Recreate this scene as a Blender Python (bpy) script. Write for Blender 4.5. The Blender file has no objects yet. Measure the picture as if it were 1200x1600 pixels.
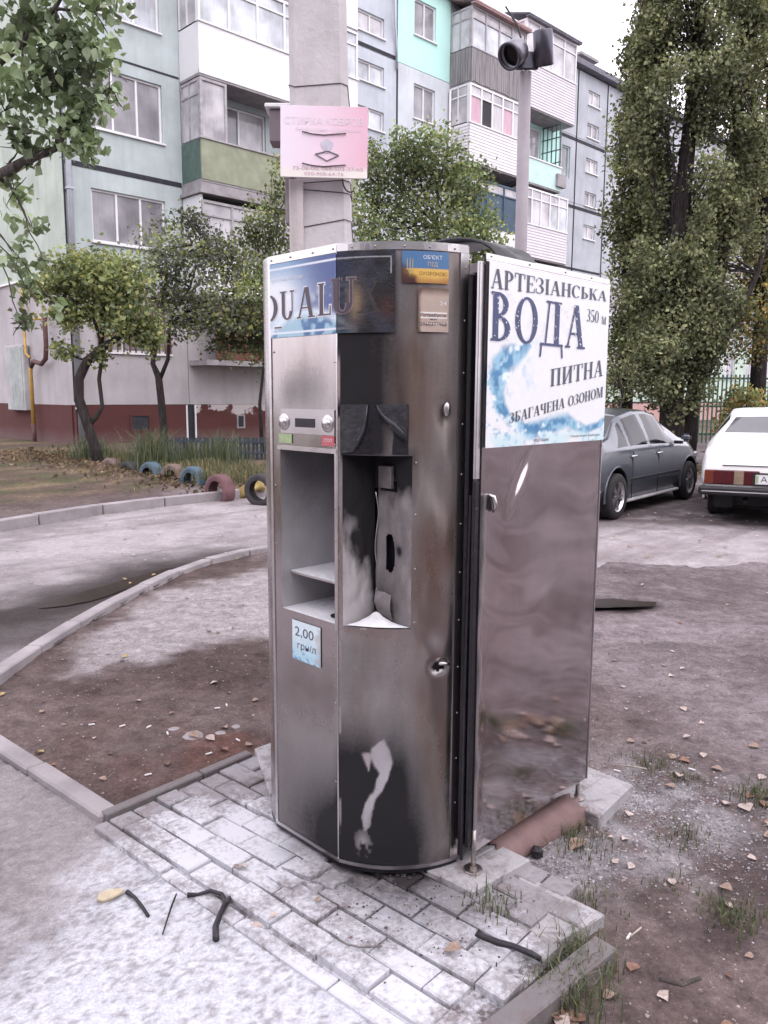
import bpy, bmesh, math, random
import numpy as np
from mathutils import Vector, Matrix

scene = bpy.context.scene
R = math.radians

# ------------------------------------------------------------------ camera
cam_data = bpy.data.cameras.new("camera")
cam = bpy.data.objects.new("camera", cam_data)
scene.collection.objects.link(cam)
cam_data.sensor_fit = 'VERTICAL'
cam_data.sensor_height = 24.0
cam_data.lens = 24.0 * 1245.0 / 1600.0
cam_data.clip_start = 0.05
cam_data.clip_end = 2000.0
cam.location = (0, 0, 1.6)
cam.rotation_euler = (Matrix.Rotation(R(90 - 8.3), 4, 'X') @ Matrix.Rotation(R(0.3), 4, 'Z')).to_euler()
scene.camera = cam

# ------------------------------------------------------------------ sky and light
world = bpy.data.worlds.new("World")
scene.world = world
world.use_nodes = True
wn = world.node_tree.nodes
wl = world.node_tree.links
wn.clear()
w_out = wn.new('ShaderNodeOutputWorld')
w_bg = wn.new('ShaderNodeBackground')
w_sky = wn.new('ShaderNodeTexSky')
w_sky.sky_type = 'NISHITA'
w_sky.sun_disc = False
w_sky.sun_elevation = R(48)
w_sky.sun_rotation = R(150)
w_sky.air_density = 1.0
w_sky.dust_density = 4.0
w_mix = wn.new('ShaderNodeMix')
w_mix.data_type = 'RGBA'
w_mix.inputs[0].default_value = 0.88
w_mix.inputs[7].default_value = (10.4, 9.85, 10.8, 1)      # even cloud cover
wl.new(w_sky.outputs[0], w_mix.inputs[6])
wl.new(w_mix.outputs[2], w_bg.inputs[0])
w_bg.inputs[1].default_value = 0.1
wl.new(w_bg.outputs[0], w_out.inputs[0])

sun_data = bpy.data.lights.new("sun", 'SUN')
sun_data.energy = 0.55
sun_data.angle = R(75)
sun_data.color = (1.0, 0.97, 0.95)
sun = bpy.data.objects.new("sun", sun_data)
scene.collection.objects.link(sun)
sun.rotation_euler = Vector((-0.42, 0.55, -0.85)).to_track_quat('-Z', 'Y').to_euler()

scene.view_settings.view_transform = 'Standard'
scene.view_settings.look = 'None'
scene.view_settings.gamma = 1.0
scene.view_settings.exposure = 1.2
scene.render.engine = 'CYCLES'
scene.cycles.max_bounces = 4
scene.cycles.diffuse_bounces = 2
scene.cycles.glossy_bounces = 3
scene.cycles.adaptive_threshold = 0.025
scene.cycles.use_denoising = True

# ------------------------------------------------------------------ helpers
COL = scene.collection
rng = np.random.default_rng(7)
random.seed(7)


def link(o, parent=None):
    COL.objects.link(o)
    if parent is not None:
        o.parent = parent
    return o


def tag(o, label=None, cat=None, group=None, kind=None):
    if label: o["label"] = label
    if cat: o["category"] = cat
    if group: o["group"] = group
    if kind: o["kind"] = kind
    return o


def empty(name, loc=(0, 0, 0), rz=0.0, parent=None):
    o = bpy.data.objects.new(name, None)
    o.empty_display_size = 0.1
    o.location = loc
    o.rotation_euler = (0, 0, rz)
    return link(o, parent)


def mesh_obj(name, verts, faces, mat, parent=None, smooth=False, attrs=None, loc=None):
    me = bpy.data.meshes.new(name)
    me.from_pydata([tuple(map(float, v)) for v in verts], [], [tuple(int(i) for i in f) for f in faces])
    if smooth:
        me.polygons.foreach_set("use_smooth", [True] * len(me.polygons))
    add_attrs(me, attrs)
    me.update()
    if mat is not None:
        me.materials.append(mat)
    o = bpy.data.objects.new(name, me)
    if loc is not None: o.location = loc
    return link(o, parent)


def add_attrs(me, attrs):
    for k, v in (attrs or {}).items():
        v = np.asarray(v, dtype=np.float32)
        if v.ndim == 2:
            a = me.attributes.new(k, 'FLOAT_COLOR', 'POINT')
            if v.shape[1] == 3:
                v = np.concatenate([v, np.ones((len(v), 1), np.float32)], 1)
            a.data.foreach_set("color", v.ravel())
        else:
            a = me.attributes.new(k, 'FLOAT', 'POINT')
            a.data.foreach_set("value", v)


def np_mesh(name, verts, quads, mat, parent=None, smooth=False, attrs=None):
    """large mesh from numpy arrays; quads (n,4) or (n,3)"""
    me = bpy.data.meshes.new(name)
    verts = np.asarray(verts, np.float32)
    quads = np.asarray(quads, np.int32)
    n, k = quads.shape
    me.vertices.add(len(verts))
    me.vertices.foreach_set("co", verts.ravel())
    me.loops.add(n * k)
    me.loops.foreach_set("vertex_index", quads.ravel())
    me.polygons.add(n)
    me.polygons.foreach_set("loop_start", np.arange(0, n * k, k, dtype=np.int32))
    me.polygons.foreach_set("use_smooth", np.full(n, smooth))
    me.update(calc_edges=True)
    add_attrs(me, attrs)
    if mat is not None:
        me.materials.append(mat)
    o = bpy.data.objects.new(name, me)
    return link(o, parent)


class MB:
    """collects simple shapes and links them as one mesh"""
    def __init__(s):
        s.v = []; s.f = []

    def add(s, vs, fs):
        b = len(s.v)
        s.v += [tuple(map(float, v)) for v in vs]
        s.f += [tuple(i + b for i in f) for f in fs]
        return s

    def box(s, x0, x1, y0, y1, z0, z1):
        vs = [(x0, y0, z0), (x1, y0, z0), (x1, y1, z0), (x0, y1, z0), (x0, y0, z1), (x1, y0, z1), (x1, y1, z1), (x0, y1, z1)]
        return s.add(vs, [(0, 3, 2, 1), (4, 5, 6, 7), (0, 1, 5, 4), (1, 2, 6, 5), (2, 3, 7, 6), (3, 0, 4, 7)])

    def tube(s, pts, rad, n=8, cap=True):
        pts = [Vector(p) for p in pts]
        if not hasattr(rad, '__len__'): rad = [rad] * len(pts)
        rings = []
        up = Vector((0, 0, 1))
        prev = None
        vs = []
        for i, p in enumerate(pts):
            d = (pts[min(i + 1, len(pts) - 1)] - pts[max(i - 1, 0)])
            if d.length < 1e-9: d = Vector((0, 0, 1))
            d.normalize()
            if prev is None:
                a = d.orthogonal().normalized()
            else:
                a = (prev - d * prev.dot(d))
                a = a.normalized() if a.length > 1e-6 else d.orthogonal().normalized()
            prev = a
            b = d.cross(a)
            for k in range(n):
                t = 2 * math.pi * k / n
                vs.append(p + (a * math.cos(t) + b * math.sin(t)) * rad[i])
        fs = []
        for i in range(len(pts) - 1):
            for k in range(n):
                k2 = (k + 1) % n
                fs.append((i * n + k, i * n + k2, (i + 1) * n + k2, (i + 1) * n + k))
        if cap:
            fs.append(tuple(range(n - 1, -1, -1)))
            fs.append(tuple((len(pts) - 1) * n + k for k in range(n)))
        return s.add(vs, fs)

    def prism(s, poly, z0, z1):
        n = len(poly)
        vs = [(x, y, z0) for x, y in poly] + [(x, y, z1) for x, y in poly]
        fs = [tuple(range(n - 1, -1, -1)), tuple(range(n, 2 * n))]
        fs += [(i, (i + 1) % n, n + (i + 1) % n, n + i) for i in range(n)]
        return s.add(vs, fs)

    def lathe(s, prof, n=16, c=(0, 0, 0), axis='z'):
        vs = []
        for r, h in prof:
            for k in range(n):
                t = 2 * math.pi * k / n
                a, b = r * math.cos(t), r * math.sin(t)
                if axis == 'z': p = (a, b, h)
                elif axis == 'y': p = (a, h, b)
                else: p = (h, a, b)
                vs.append((p[0] + c[0], p[1] + c[1], p[2] + c[2]))
        fs = []
        for i in range(len(prof) - 1):
            for k in range(n):
                k2 = (k + 1) % n
                fs.append((i * n + k, i * n + k2, (i + 1) * n + k2, (i + 1) * n + k))
        return s.add(vs, fs)

    def build(s, name, mat, parent=None, smooth=False, bevel=0, seg=1):
        o = mesh_obj(name, s.v, s.f, mat, parent, smooth)
        bm = bmesh.new(); bm.from_mesh(o.data)
        bmesh.ops.recalc_face_normals(bm, faces=bm.faces)
        if bevel:
            bmesh.ops.bevel(bm, geom=bm.edges[:], offset=bevel, segments=seg, affect='EDGES', clamp_overlap=True)
        bm.to_mesh(o.data); bm.free()
        return o


def copy_tree(o, parent=None):
    c = o.copy()
    COL.objects.link(c)
    c.parent = parent
    for ch in list(o.children):
        copy_tree(ch, c)
    return c


# ---- numpy noise
def vnoise(x, y, seed=0):
    r = np.random.default_rng(seed)
    T = r.random((256, 256)).astype(np.float32)
    xi = np.floor(x).astype(int); yi = np.floor(y).astype(int)
    fx = x - xi; fy = y - yi
    fx = fx * fx * (3 - 2 * fx); fy = fy * fy * (3 - 2 * fy)
    g = lambda a, b: T[a % 256, b % 256]
    return (g(xi, yi) * (1 - fx) + g(xi + 1, yi) * fx) * (1 - fy) + (g(xi, yi + 1) * (1 - fx) + g(xi + 1, yi + 1) * fx) * fy


def fbm(x, y, oct=4, seed=0, gain=0.5):
    x = np.asarray(x, float); y = np.asarray(y, float)
    t = 0; a = 1; n = 0
    for i in range(oct):
        t = t + a * vnoise(x * 2 ** i + 17.3 * i, y * 2 ** i + 9.1 * i, seed + i); n += a; a *= gain
    return t / n


def sstep(a, b, x):
    t = np.clip((np.asarray(x, float) - a) / (b - a), 0, 1)
    return t * t * (3 - 2 * t)


def poly_dist(px, py, poly, closed=True):
    """signed distance to polygon (negative inside) or distance to polyline"""
    px = np.asarray(px, float); py = np.asarray(py, float)
    d = np.full(px.shape, 1e9)
    inside = np.zeros(px.shape, bool)
    n = len(poly)
    for i in range(n if closed else n - 1):
        ax, ay = poly[i]; bx, by = poly[(i + 1) % n]
        dx, dy = bx - ax, by - ay
        t = np.clip(((px - ax) * dx + (py - ay) * dy) / (dx * dx + dy * dy + 1e-12), 0, 1)
        d = np.minimum(d, np.hypot(px - ax - t * dx, py - ay - t * dy))
        if closed and abs(by - ay) > 1e-12:
            c = ((ay > py) != (by > py)) & (px < (bx - ax) * (py - ay) / (by - ay) + ax)
            inside ^= c
    return np.where(inside, -d, d) if closed else d


def mixc(a, b, t):
    t = np.asarray(t)[..., None]
    return np.asarray(a) * (1 - t) + np.asarray(b) * t


# ---- materials
MATS = {}


class NT:
    def __init__(s, name):
        m = bpy.data.materials.new(name); m.use_nodes = True
        s.m = m; s.n = m.node_tree.nodes; s.l = m.node_tree.links
        s.b = s.n['Principled BSDF']; s.out = s.n['Material Output']
        MATS[name] = m

    def new(s, t, **kw):
        n = s.n.new(t)
        for k, v in kw.items(): setattr(n, k, v)
        return n

    def link(s, a, b): s.l.new(a, b)

    def coord(s, out='Object'):
        return s.new('ShaderNodeTexCoord').outputs[out]

    def pos(s):
        return s.new('ShaderNodeNewGeometry').outputs['Position']

    def noise(s, scale, detail=4, rough=0.55, vec=None, stretch=None, dist=0.0):
        n = s.new('ShaderNodeTexNoise')
        n.inputs['Scale'].default_value = scale
        n.inputs['Detail'].default_value = detail
        n.inputs['Roughness'].default_value = rough
        n.inputs['Distortion'].default_value = dist
        v = vec or s.coord()
        if stretch:
            mp = s.new('ShaderNodeMapping'); mp.inputs['Scale'].default_value = stretch
            s.link(v, mp.inputs['Vector']); v = mp.outputs[0]
        s.link(v, n.inputs['Vector'])
        return n.outputs['Fac']

    def ramp(s, fac, stops):
        r = s.new('ShaderNodeValToRGB')
        e = r.color_ramp.elements
        while len(e) < len(stops): e.new(0.5)
        for i, (p, c) in enumerate(stops):
            e[i].position = p
            e[i].color = (c if hasattr(c, '__len__') else (c, c, c)) + ((1,) if not hasattr(c, '__len__') or len(c) == 3 else ())
        s.link(fac, r.inputs[0])
        return r.outputs[0]

    def mix(s, fac, a, b, blend='MIX'):
        m = s.new('ShaderNodeMix'); m.data_type = 'RGBA'; m.blend_type = blend
        for sock, v in ((m.inputs[0], fac), (m.inputs[6], a), (m.inputs[7], b)):
            if hasattr(v, 'is_linked') or hasattr(v, 'links'): s.link(v, sock)
            elif hasattr(v, '__len__'): sock.default_value = tuple(v) + ((1,) if len(v) == 3 else ())
            else: sock.default_value = v
        return m.outputs[2]

    def math(s, op, a, b=None, clamp=False):
        m = s.new('ShaderNodeMath', operation=op); m.use_clamp = clamp
        for i, v in enumerate((a, b)):
            if v is None: continue
            if hasattr(v, 'links'): s.link(v, m.inputs[i])
            else: m.inputs[i].default_value = v
        return m.outputs[0]

    def attr(s, name, out='Color'):
        return s.new('ShaderNodeAttribute', attribute_name=name).outputs[out]

    def new_sep(s, col):
        m = s.new('ShaderNodeSeparateColor'); s.link(col, m.inputs[0]); return m.outputs[0]

    def bump(s, h, strength=0.3, dist=0.01, normal=None):
        b = s.new('ShaderNodeBump'); b.inputs['Strength'].default_value = strength; b.inputs['Distance'].default_value = dist
        s.link(h, b.inputs['Height'])
        if normal: s.link(normal, b.inputs['Normal'])
        s.link(b.outputs[0], s.b.inputs['Normal'])
        return b.outputs[0]

    def set(s, **kw):
        for k, v in kw.items():
            i = s.b.inputs[{'color': 'Base Color', 'rough': 'Roughness', 'metal': 'Metallic', 'spec': 'Specular IOR Level', 'coat': 'Coat Weight'}[k]]
            if hasattr(v, 'links'): s.link(v, i)
            elif hasattr(v, '__len__'): i.default_value = tuple(v) + ((1,) if len(v) == 3 else ())
            else: i.default_value = v
        return s


def plain(name, col, rough=0.6, metal=0.0, var=0.25, scale=6.0, bump=0.15, spec=0.4, stretch=None, fine=40.0):
    """base colour broken up by two noises, with fine relief"""
    t = NT(name)
    n1 = t.noise(scale, 5, 0.6, stretch=stretch)
    n2 = t.noise(fine, 3, 0.6)
    dark = tuple(c * (1 - var) for c in col); light = tuple(min(1, c * (1 + var * 0.7)) for c in col)
    c1 = t.mix(t.ramp(n1, [(0.3, 0.0), (0.7, 1.0)]), dark, light)
    c2 = t.mix(t.math('MULTIPLY', n2, 0.35), c1, tuple(c * 0.6 for c in col))
    t.set(color=c2, rough=rough, metal=metal, spec=spec)
    if bump: t.bump(n2, bump, 0.01)
    return t.m


def attr_mat(name, rough=0.85, bump=0.4, bscale=60, attr='Col', fine_var=0.3, rough_attr=None, spec=0.3, bdist=0.008, mid=0.0):
    """colour from the mesh's own colour layer plus procedural grain"""
    t = NT(name)
    c = t.attr(attr)
    n = t.noise(bscale, 5, 0.65, vec=t.pos())
    n2 = t.noise(bscale * 5, 2, 0.6, vec=t.pos())
    f = t.ramp(n, [(0.25, 1.0 - fine_var), (0.75, 1.0 + fine_var * 0.4)])
    c = t.mix(1.0, c, f, 'MULTIPLY')
    f2 = t.ramp(n2, [(0.3, 1.0 - fine_var * 0.7), (0.7, 1.0 + fine_var * 0.3)])
    c = t.mix(1.0, c, f2, 'MULTIPLY')
    if mid:
        n3 = t.noise(bscale * .22, 6, 0.7, vec=t.pos(), dist=.6)
        c = t.mix(1.0, c, t.ramp(n3, [(0.32, 1.0 - mid), (0.68, 1.0 + mid * .45)]), 'MULTIPLY')
        vo = t.new('ShaderNodeTexVoronoi'); vo.inputs['Scale'].default_value = bscale * 1.6; t.link(t.pos(), vo.inputs['Vector'])
        sel = t.math('GREATER_THAN', t.new_sep(vo.outputs['Color']), .80)
        spot = t.math('MULTIPLY', t.math('LESS_THAN', vo.outputs['Distance'], .28), sel)
        c = t.mix(t.math('MULTIPLY', spot, .45), c, t.mix(1.0, c, (1.9, 1.85, 1.85), 'MULTIPLY'))
    t.set(color=c, rough=rough, spec=spec)
    if rough_attr: t.set(rough=t.attr(rough_attr, 'Fac'))
    t.bump(t.math('ADD', n, t.math('MULTIPLY', n2, 0.4)), bump, bdist)
    return t.m


# ------------------------------------------------------------------ ground, road, path
KERB = [(-6.4, 0.0), (-5.9, 3.5), (-5.4, 6.8), (-4.47, 9.15), (-3.87, 10.36), (-2.99, 11.51), (-1.85, 12.68), (0.0, 14.5), (2.5, 16.95), (5.6, 20.0), (12, 26.3), (30, 44)]
CURB = [(-2.3, 0.2), (-2.26, 2.0), (-2.19, 3.3), (-2.15, 4.3), (-2.12, 5.1), (-2.01, 6.1), (-1.78, 7.2), (-1.55, 7.7), (-1.14, 8.25), (-0.4, 8.7)]
A0 = np.array([-1.02, 2.76]); E1 = np.array([0.755, -0.656]); E2 = np.array([0.656, 0.755])


def pad(p, q):
    r = A0 + E1 * p + E2 * q
    return float(r[0]), float(r[1])


def kerb_side(x, y):
    """signed distance beyond the raised kerb (positive on the house side)"""
    d = poly_dist(x, y, KERB, closed=False)
    poly = KERB + [(30, 90), (-90, 90), (-90, 0)]
    s = poly_dist(x, y, poly)
    return np.where(s < 0, d, -d)


def ground_z(x, y):
    k = kerb_side(x, y)
    return 0.10 * sstep(0.12, 0.42, k) + 0.16 * sstep(0.2, 6, k)


def axis(lo, f0, f1, hi, step, growth=1.13):
    mid = list(np.arange(f0, f1, step))
    up = []; d = step; v = mid[-1]
    while v < hi:
        d *= growth; v += d; up.append(v)
    dn = []; d = step; v = mid[0]
    while v > lo:
        d *= growth; v -= d; dn.append(v)
    return np.array(dn[::-1] + mid + up)


def powder(x, y):
    """fire-extinguisher powder lying on path and pad, 0..1"""
    n = fbm(x * 3.1, y * 3.1, 5, 11)
    n2 = fbm(x * 14, y * 14, 4, 23)
    core = np.exp(-(((x + 0.35) / 0.70) ** 2 + ((y - 1.72) / 0.60) ** 2)) * 1.55
    core += 0.75 * np.exp(-(((x + 0.55) / 0.42) ** 2 + ((y - 2.55) / 0.30) ** 2))
    core += 0.5 * np.exp(-(((x - 0.15) / 0.5) ** 2 + ((y - 2.05) / 0.25) ** 2))
    return np.clip(sstep(0.22, 0.85, core + (n - 0.5) * 0.75 + (n2 - 0.5) * 0.35), 0, 1)


def ground_color(x, y):
    n = fbm(x * 1.3, y * 1.3, 5, 3)
    n2 = fbm(x * 7, y * 7, 4, 5)
    f = sstep(0.25, 0.75, n * 0.65 + n2 * 0.35)
    base = mixc((0.098, 0.070, 0.066), (0.200, 0.155, 0.150), f)
    base = mixc(base, mixc((0.150, 0.120, 0.124), (0.300, 0.255, 0.265), f), sstep(1.0, 2.3, x + (y - 3.2) * .55))
    # reddish earth beside the pad and behind the machine
    red = np.exp(-(((x + 0.75) / 0.55) ** 2 + ((y - 3.55) / 0.45) ** 2)) * sstep(0.35, 0.65, fbm(x * 4, y * 4, 4, 8))
    base = mixc(base, (0.165, 0.085, 0.068), np.clip(red * 0.8, 0, 1))
    # worn pale asphalt patch between kerb and machine
    patch = [(-0.2, 7.4), (-1.2, 7.3), (-1.85, 6.3), (-2.0, 5.0), (-1.75, 4.4), (-1.4, 4.65), (-1.05, 5.1), (-0.4, 5.2), (0.6, 5.3), (1.2, 6.6)]
    d = poly_dist(x, y, patch) + (fbm(x * 5, y * 5, 4, 31) - 0.5) * 0.45
    base = mixc(base, mixc((0.33, 0.295, 0.30), (0.45, 0.405, 0.415), n2), sstep(0.12, -0.16, d) * 0.95)
    # pale ash and gravel to the right of the cabinet
    g = np.exp(-(((x - 1.05) / 0.42) ** 2 + ((y - 2.95) / 0.42) ** 2)) + 0.9 * np.exp(-(((x - 0.62) / 0.22) ** 2 + ((y - 2.56) / 0.16) ** 2))
    g = np.clip(g * 1.2, 0, 1) * sstep(0.3, 0.62, fbm(x * 9, y * 9, 4, 41))
    base = mixc(base, (0.40, 0.385, 0.405), g * 0.85)
    # damp dark soil lower right
    dk = np.exp(-(((x - 1.0) / 0.45) ** 2 + ((y - 2.15) / 0.33) ** 2)) + np.exp(-(((x - 1.5) / 0.4) ** 2 + ((y - 2.5) / 0.25) ** 2))
    base = mixc(base, (0.085, 0.062, 0.062), np.clip(dk * 0.85 * sstep(0.3, 0.6, fbm(x * 5, y * 5, 4, 51)), 0, 1))
    # wheel tracks and puddle right of the cabinet
    tr = np.exp(-((y - 5.05 - 0.1 * np.sin(x * 1.4)) / 0.22) ** 2) * sstep(0.6, 1.8, x) * sstep(0.3, 0.6, fbm(x * 1.2, y * 6, 3, 52))
    base = mixc(base, (0.165, 0.135, 0.142), np.clip(tr * 0.9, 0, 1))
    pu = ((x - 1.68) / 0.58) ** 2 + ((y - 6.06) / 0.22) ** 2 + (fbm(x * 6, y * 6, 3, 61) - 0.5) * 1.0
    base = mixc(base, (0.045, 0.032, 0.031), sstep(1.25, 0.45, pu))
    # leafy weedy strip behind the raised kerb
    k = kerb_side(x, y)
    litter = sstep(0.9, 1.8, k + (n2 - 0.5) * 1.2)
    lc = mixc((0.13, 0.095, 0.075), (0.25, 0.19, 0.12), sstep(0.45, 0.7, fbm(x * 6, y * 6, 4, 71)))
    lc = mixc(lc, (0.07, 0.09, 0.035), sstep(0.5, 0.7, fbm(x * 2.2, y * 2.2, 4, 72)) * 0.8)
    base = mixc(base, lc, litter * 0.85)
    return base


def tensor_sheet(name, xs, ys, zf, colf, mat, parent=None, keep=None, extra=None, zoff=0.0):
    X, Y = np.meshgrid(xs, ys)
    x = X.ravel(); y = Y.ravel()
    z = zf(x, y) + zoff
    nx, ny = len(xs), len(ys)
    i = np.arange(nx - 1)[None, :] + np.arange(ny - 1)[:, None] * nx
    q = np.stack([i, i + 1, i + 1 + nx, i + nx], -1).reshape(-1, 4)
    if keep is not None:
        cx = x[q].mean(1); cy = y[q].mean(1)
        q = q[keep(cx, cy)]
        used = np.unique(q); remap = np.zeros(len(x), int); remap[used] = np.arange(len(used))
        q = remap[q]; x = x[used]; y = y[used]; z = z[used]
    at = {'Col': colf(x, y)}
    if extra: at.update(extra(x, y))
    return np_mesh(name, np.stack([x, y, z], -1), q, mat, parent, True, at)


m_dirt = attr_mat("dirt", rough=0.95, bump=0.75, bscale=55, fine_var=0.42, mid=0.42, spec=.12)
m_road = attr_mat("worn_asphalt", rough=0.9, bump=0.45, bscale=60, fine_var=0.30, mid=0.22, spec=.15)
m_path = attr_mat("powdered_asphalt", rough=0.92, bump=0.28, bscale=120, fine_var=0.34, mid=0.22, spec=.15)


def dirt_z(x, y):
    k = kerb_side(x, y)
    near = np.exp(-((y - 3) / 6.0) ** 2)
    b = (fbm(x * 2.2, y * 2.2, 4, 81) - 0.5) * 0.045 + (fbm(x * 12, y * 12, 3, 82) - 0.5) * 0.018
    pu = np.exp(-(((x - 1.72) / 0.55) ** 2 + ((y - 6.06) / 0.16) ** 2)) * 0.02
    return ground_z(x, y) + b * np.clip(near + 0.2, 0, 1) - 0.012 - pu


def dirt_extra(x, y):
    pu = ((x - 1.72) / 0.48) ** 2 + ((y - 6.06) / 0.13) ** 2 + (fbm(x * 6, y * 6, 3, 61) - 0.5) * 1.2
    return {'Rough': 0.93 - 0.75 * sstep(0.9, 0.3, pu)}


gx = axis(-420, -3.2, 3.6, 420, 0.024, 1.10)
gy = axis(-420, 1.55, 5.6, 900, 0.024, 1.045)
ground = tensor_sheet("ground", gx, gy, dirt_z, ground_color, m_dirt, extra=dirt_extra)
tag(ground, "brown trodden dirt yard with patches of worn asphalt", kind="structure")

ROADP = CURB + [(0.6, 8.35), (1.3, 7.7), (2.0, 7.28), (2.7, 7.38), (3.1, 7.25), (3.7, 7.35), (4.4, 7.3), (6, 7.6), (10, 9), (26, 20), (31, 42)] + KERB[::-1]


def road_color(x, y):
    n = fbm(x * 0.9, y * 0.9, 5, 103); n2 = fbm(x * 5, y * 5, 4, 105)
    base = mixc((0.27, 0.24, 0.247), (0.44, 0.40, 0.412), sstep(0.3, 0.7, n * 0.6 + n2 * 0.4))
    s = fbm((x * 0.75 - y * 0.66) * 5, (x * 0.66 + y * 0.75) * 0.5, 4, 107)
    base = mixc(base, (0.24, 0.20, 0.205), sstep(0.52, 0.75, s) * 0.6)
    # wet gutter with a puddle along the flush kerb
    d = poly_dist(x, y, [(-3.4, 4.2), (-2.5, 5.2), (-2.3, 6.0), (-1.95, 7.1), (-1.6, 7.6)], closed=False)
    wet = sstep(1.0, 0.2, d + (fbm(x * 2.5, y * 2.5, 4, 111) - 0.5) * 0.7)
    base = mixc(base, (0.070, 0.058, 0.058), wet * 0.88)
    pd = poly_dist(x, y, [(-2.62, 5.62), (-2.42, 6.1), (-2.12, 6.7), (-1.88, 7.2)], closed=False)
    base = mixc(base, (0.05, 0.04, 0.04), sstep(0.50, 0.15, pd + (n2 - 0.5) * 0.35) * 0.9)
    # dark oily ground where the cars stand
    oil = sstep(9.0, 10.4, y + (n - 0.5) * 2.4) * sstep(0.8, 2.4, x)
    base = mixc(base, mixc((0.10, 0.078, 0.082), (0.27, 0.225, 0.235), sstep(0.45, 0.75, n2)), oil * 0.85)
    return base


def road_extra(x, y):
    d = poly_dist(x, y, [(-2.75, 5.55), (-2.35, 6.1), (-2.02, 6.95)], closed=False)
    wet = sstep(0.30, 0.16, d + (fbm(x * 3, y * 3, 3, 113) - 0.5) * 0.18)
    gut = sstep(0.85, 0.25, poly_dist(x, y, [(-3.4, 4.2), (-2.5, 5.2), (-1.7, 7.5)], closed=False))
    return {'Rough': np.clip(0.88 - 0.3 * gut - 0.72 * wet, 0.03, 1)}


def road_keep(cx, cy):
    n = (fbm(cx * 4, cy * 4, 3, 120) - 0.5) * 0.3 * ((cx > 0.0) & (cy < 12))
    return poly_dist(cx, cy, ROADP) + n < 0


rx = axis(-8, -5.6, 4.4, 31, 0.05, 1.06)
ry = axis(0, 3.6, 10.5, 45, 0.05, 1.05)


def road_z(x, y):
    d = poly_dist(x, y, ROADP)
    edge = sstep(-0.55, 0.0, d + (fbm(x * 3, y * 3, 4, 122) - 0.5) * 0.5) * (x > 0.3) * (y < 11)
    return 0.012 + (fbm(x * 1.5, y * 1.5, 3, 121) - 0.5) * 0.012 * sstep(0, 0.3, -d) - 0.05 * edge


road = tensor_sheet("road", rx, ry, road_z, road_color, m_road, keep=road_keep, extra=road_extra)
tag(road, "pale worn asphalt yard road with a wet gutter", kind="structure")

PATHP = [(-2.6, 4.05), pad(-0.06, 0.0), pad(1.62, 0.0), (1.1, 1.05), (1.6, -1.5), (1.6, -6), (-2.26, -6), (-2.24, 3.6)]


def path_color(x, y):
    n = fbm(x * 2, y * 2, 5, 203); n2 = fbm(x * 40, y * 40, 3, 204)
    base = mixc((0.18, 0.16, 0.165), (0.30, 0.27, 0.275), sstep(0.3, 0.7, n * 0.6 + n2 * 0.4))
    for cx, cy, r in ((-0.79, 2.50, 0.075), (-0.74, 2.43, 0.05), (-0.86, 2.29, 0.07), (-0.62, 1.86, 0.06), (-0.58, 1.98, 0.045)):
        base = mixc(base, (0.05, 0.043, 0.045), np.exp(-(((x - cx) / r) ** 2 + ((y - cy) / r) ** 2)) * 0.65 * sstep(0.3, 0.6, fbm(x * 20, y * 20, 3, 206)))
    p = powder(x, y)
    speck = sstep(0.50, 0.72, fbm(x * 80, y * 80, 2, 207)) * 0.65
    return mixc(base, (0.60, 0.605, 0.66), np.clip(p * (1 - speck), 0, 1))


px_ = axis(-3.2, -1.75, 0.3, 1.7, 0.012, 1.12)
py_ = axis(-6, 1.45, 3.5, 4.1, 0.012, 1.12)
path = tensor_sheet("asphalt_path", px_, py_, lambda x, y: 0.014 + (fbm(x * 3, y * 3, 3, 209) - 0.5) * 0.006, path_color, m_path,
                    keep=lambda cx, cy: poly_dist(cx, cy, PATHP) < 0)
tag(path, "grey asphalt footpath dusted with white extinguisher powder", kind="structure")

# ---- puddles
def resample(line, step):
    pts = [np.array(p, float) for p in line]
    out = [pts[0]]; acc = 0
    for a, b in zip(pts[:-1], pts[1:]):
        L = np.linalg.norm(b - a); t = step - acc
        while t <= L:
            out.append(a + (b - a) * t / L); t += step
        acc = (acc + L) % step
    return out


m_water = plain("puddle_water", (0.030, 0.021, 0.019), 0.22, 0, 0.3, 3, 0.0, spec=0.14)


def puddle(outline, z, label):
    pts = resample(list(outline) + [outline[0]], 0.06)
    c = np.mean(np.array(pts), 0)
    ring = []
    for k, p in enumerate(pts):
        f = 1 + (float(fbm(p[0] * 7, p[1] * 7, 3, 131)) - .5) * .35
        ring.append(tuple(c + (p - c) * f))
    o = mesh_obj("puddle", [(x, y, z) for x, y in ring], [tuple(range(len(ring)))], m_water)
    return tag(o, label, kind="structure")


puddle([(-1.76, 7.38), (-1.89, 7.02), (-2.08, 6.45), (-2.22, 6.05), (-2.42, 5.75), (-2.55, 5.85), (-2.45, 6.2), (-2.28, 6.60), (-2.02, 7.15)], .021, "dark rainwater puddle in the gutter beside the curved kerb")
puddle([(1.2, 6.02), (1.5, 6.17), (1.85, 6.20), (2.12, 6.10), (2.05, 5.98), (1.75, 5.92), (1.4, 5.94)], .006, "small dark puddle on the dirt right of the kiosk")

# ---- kerbs
m_kerb = plain("kerb_concrete", (0.31, 0.28, 0.29), 0.85, var=0.3, scale=3, bump=0.35)


def sweep_stone(name, p, q, w, h0, h1, mat, parent, bev=0.008):
    p = np.array(p); q = np.array(q); d = q - p; L = np.linalg.norm(d); d /= L; n = np.array([-d[1], d[0]])
    a = [p, q, q + n * w, p + n * w]
    mb = MB().prism([tuple(v) for v in a], h0, h1)
    return mb.build(name, mat, parent, bevel=bev)


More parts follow.
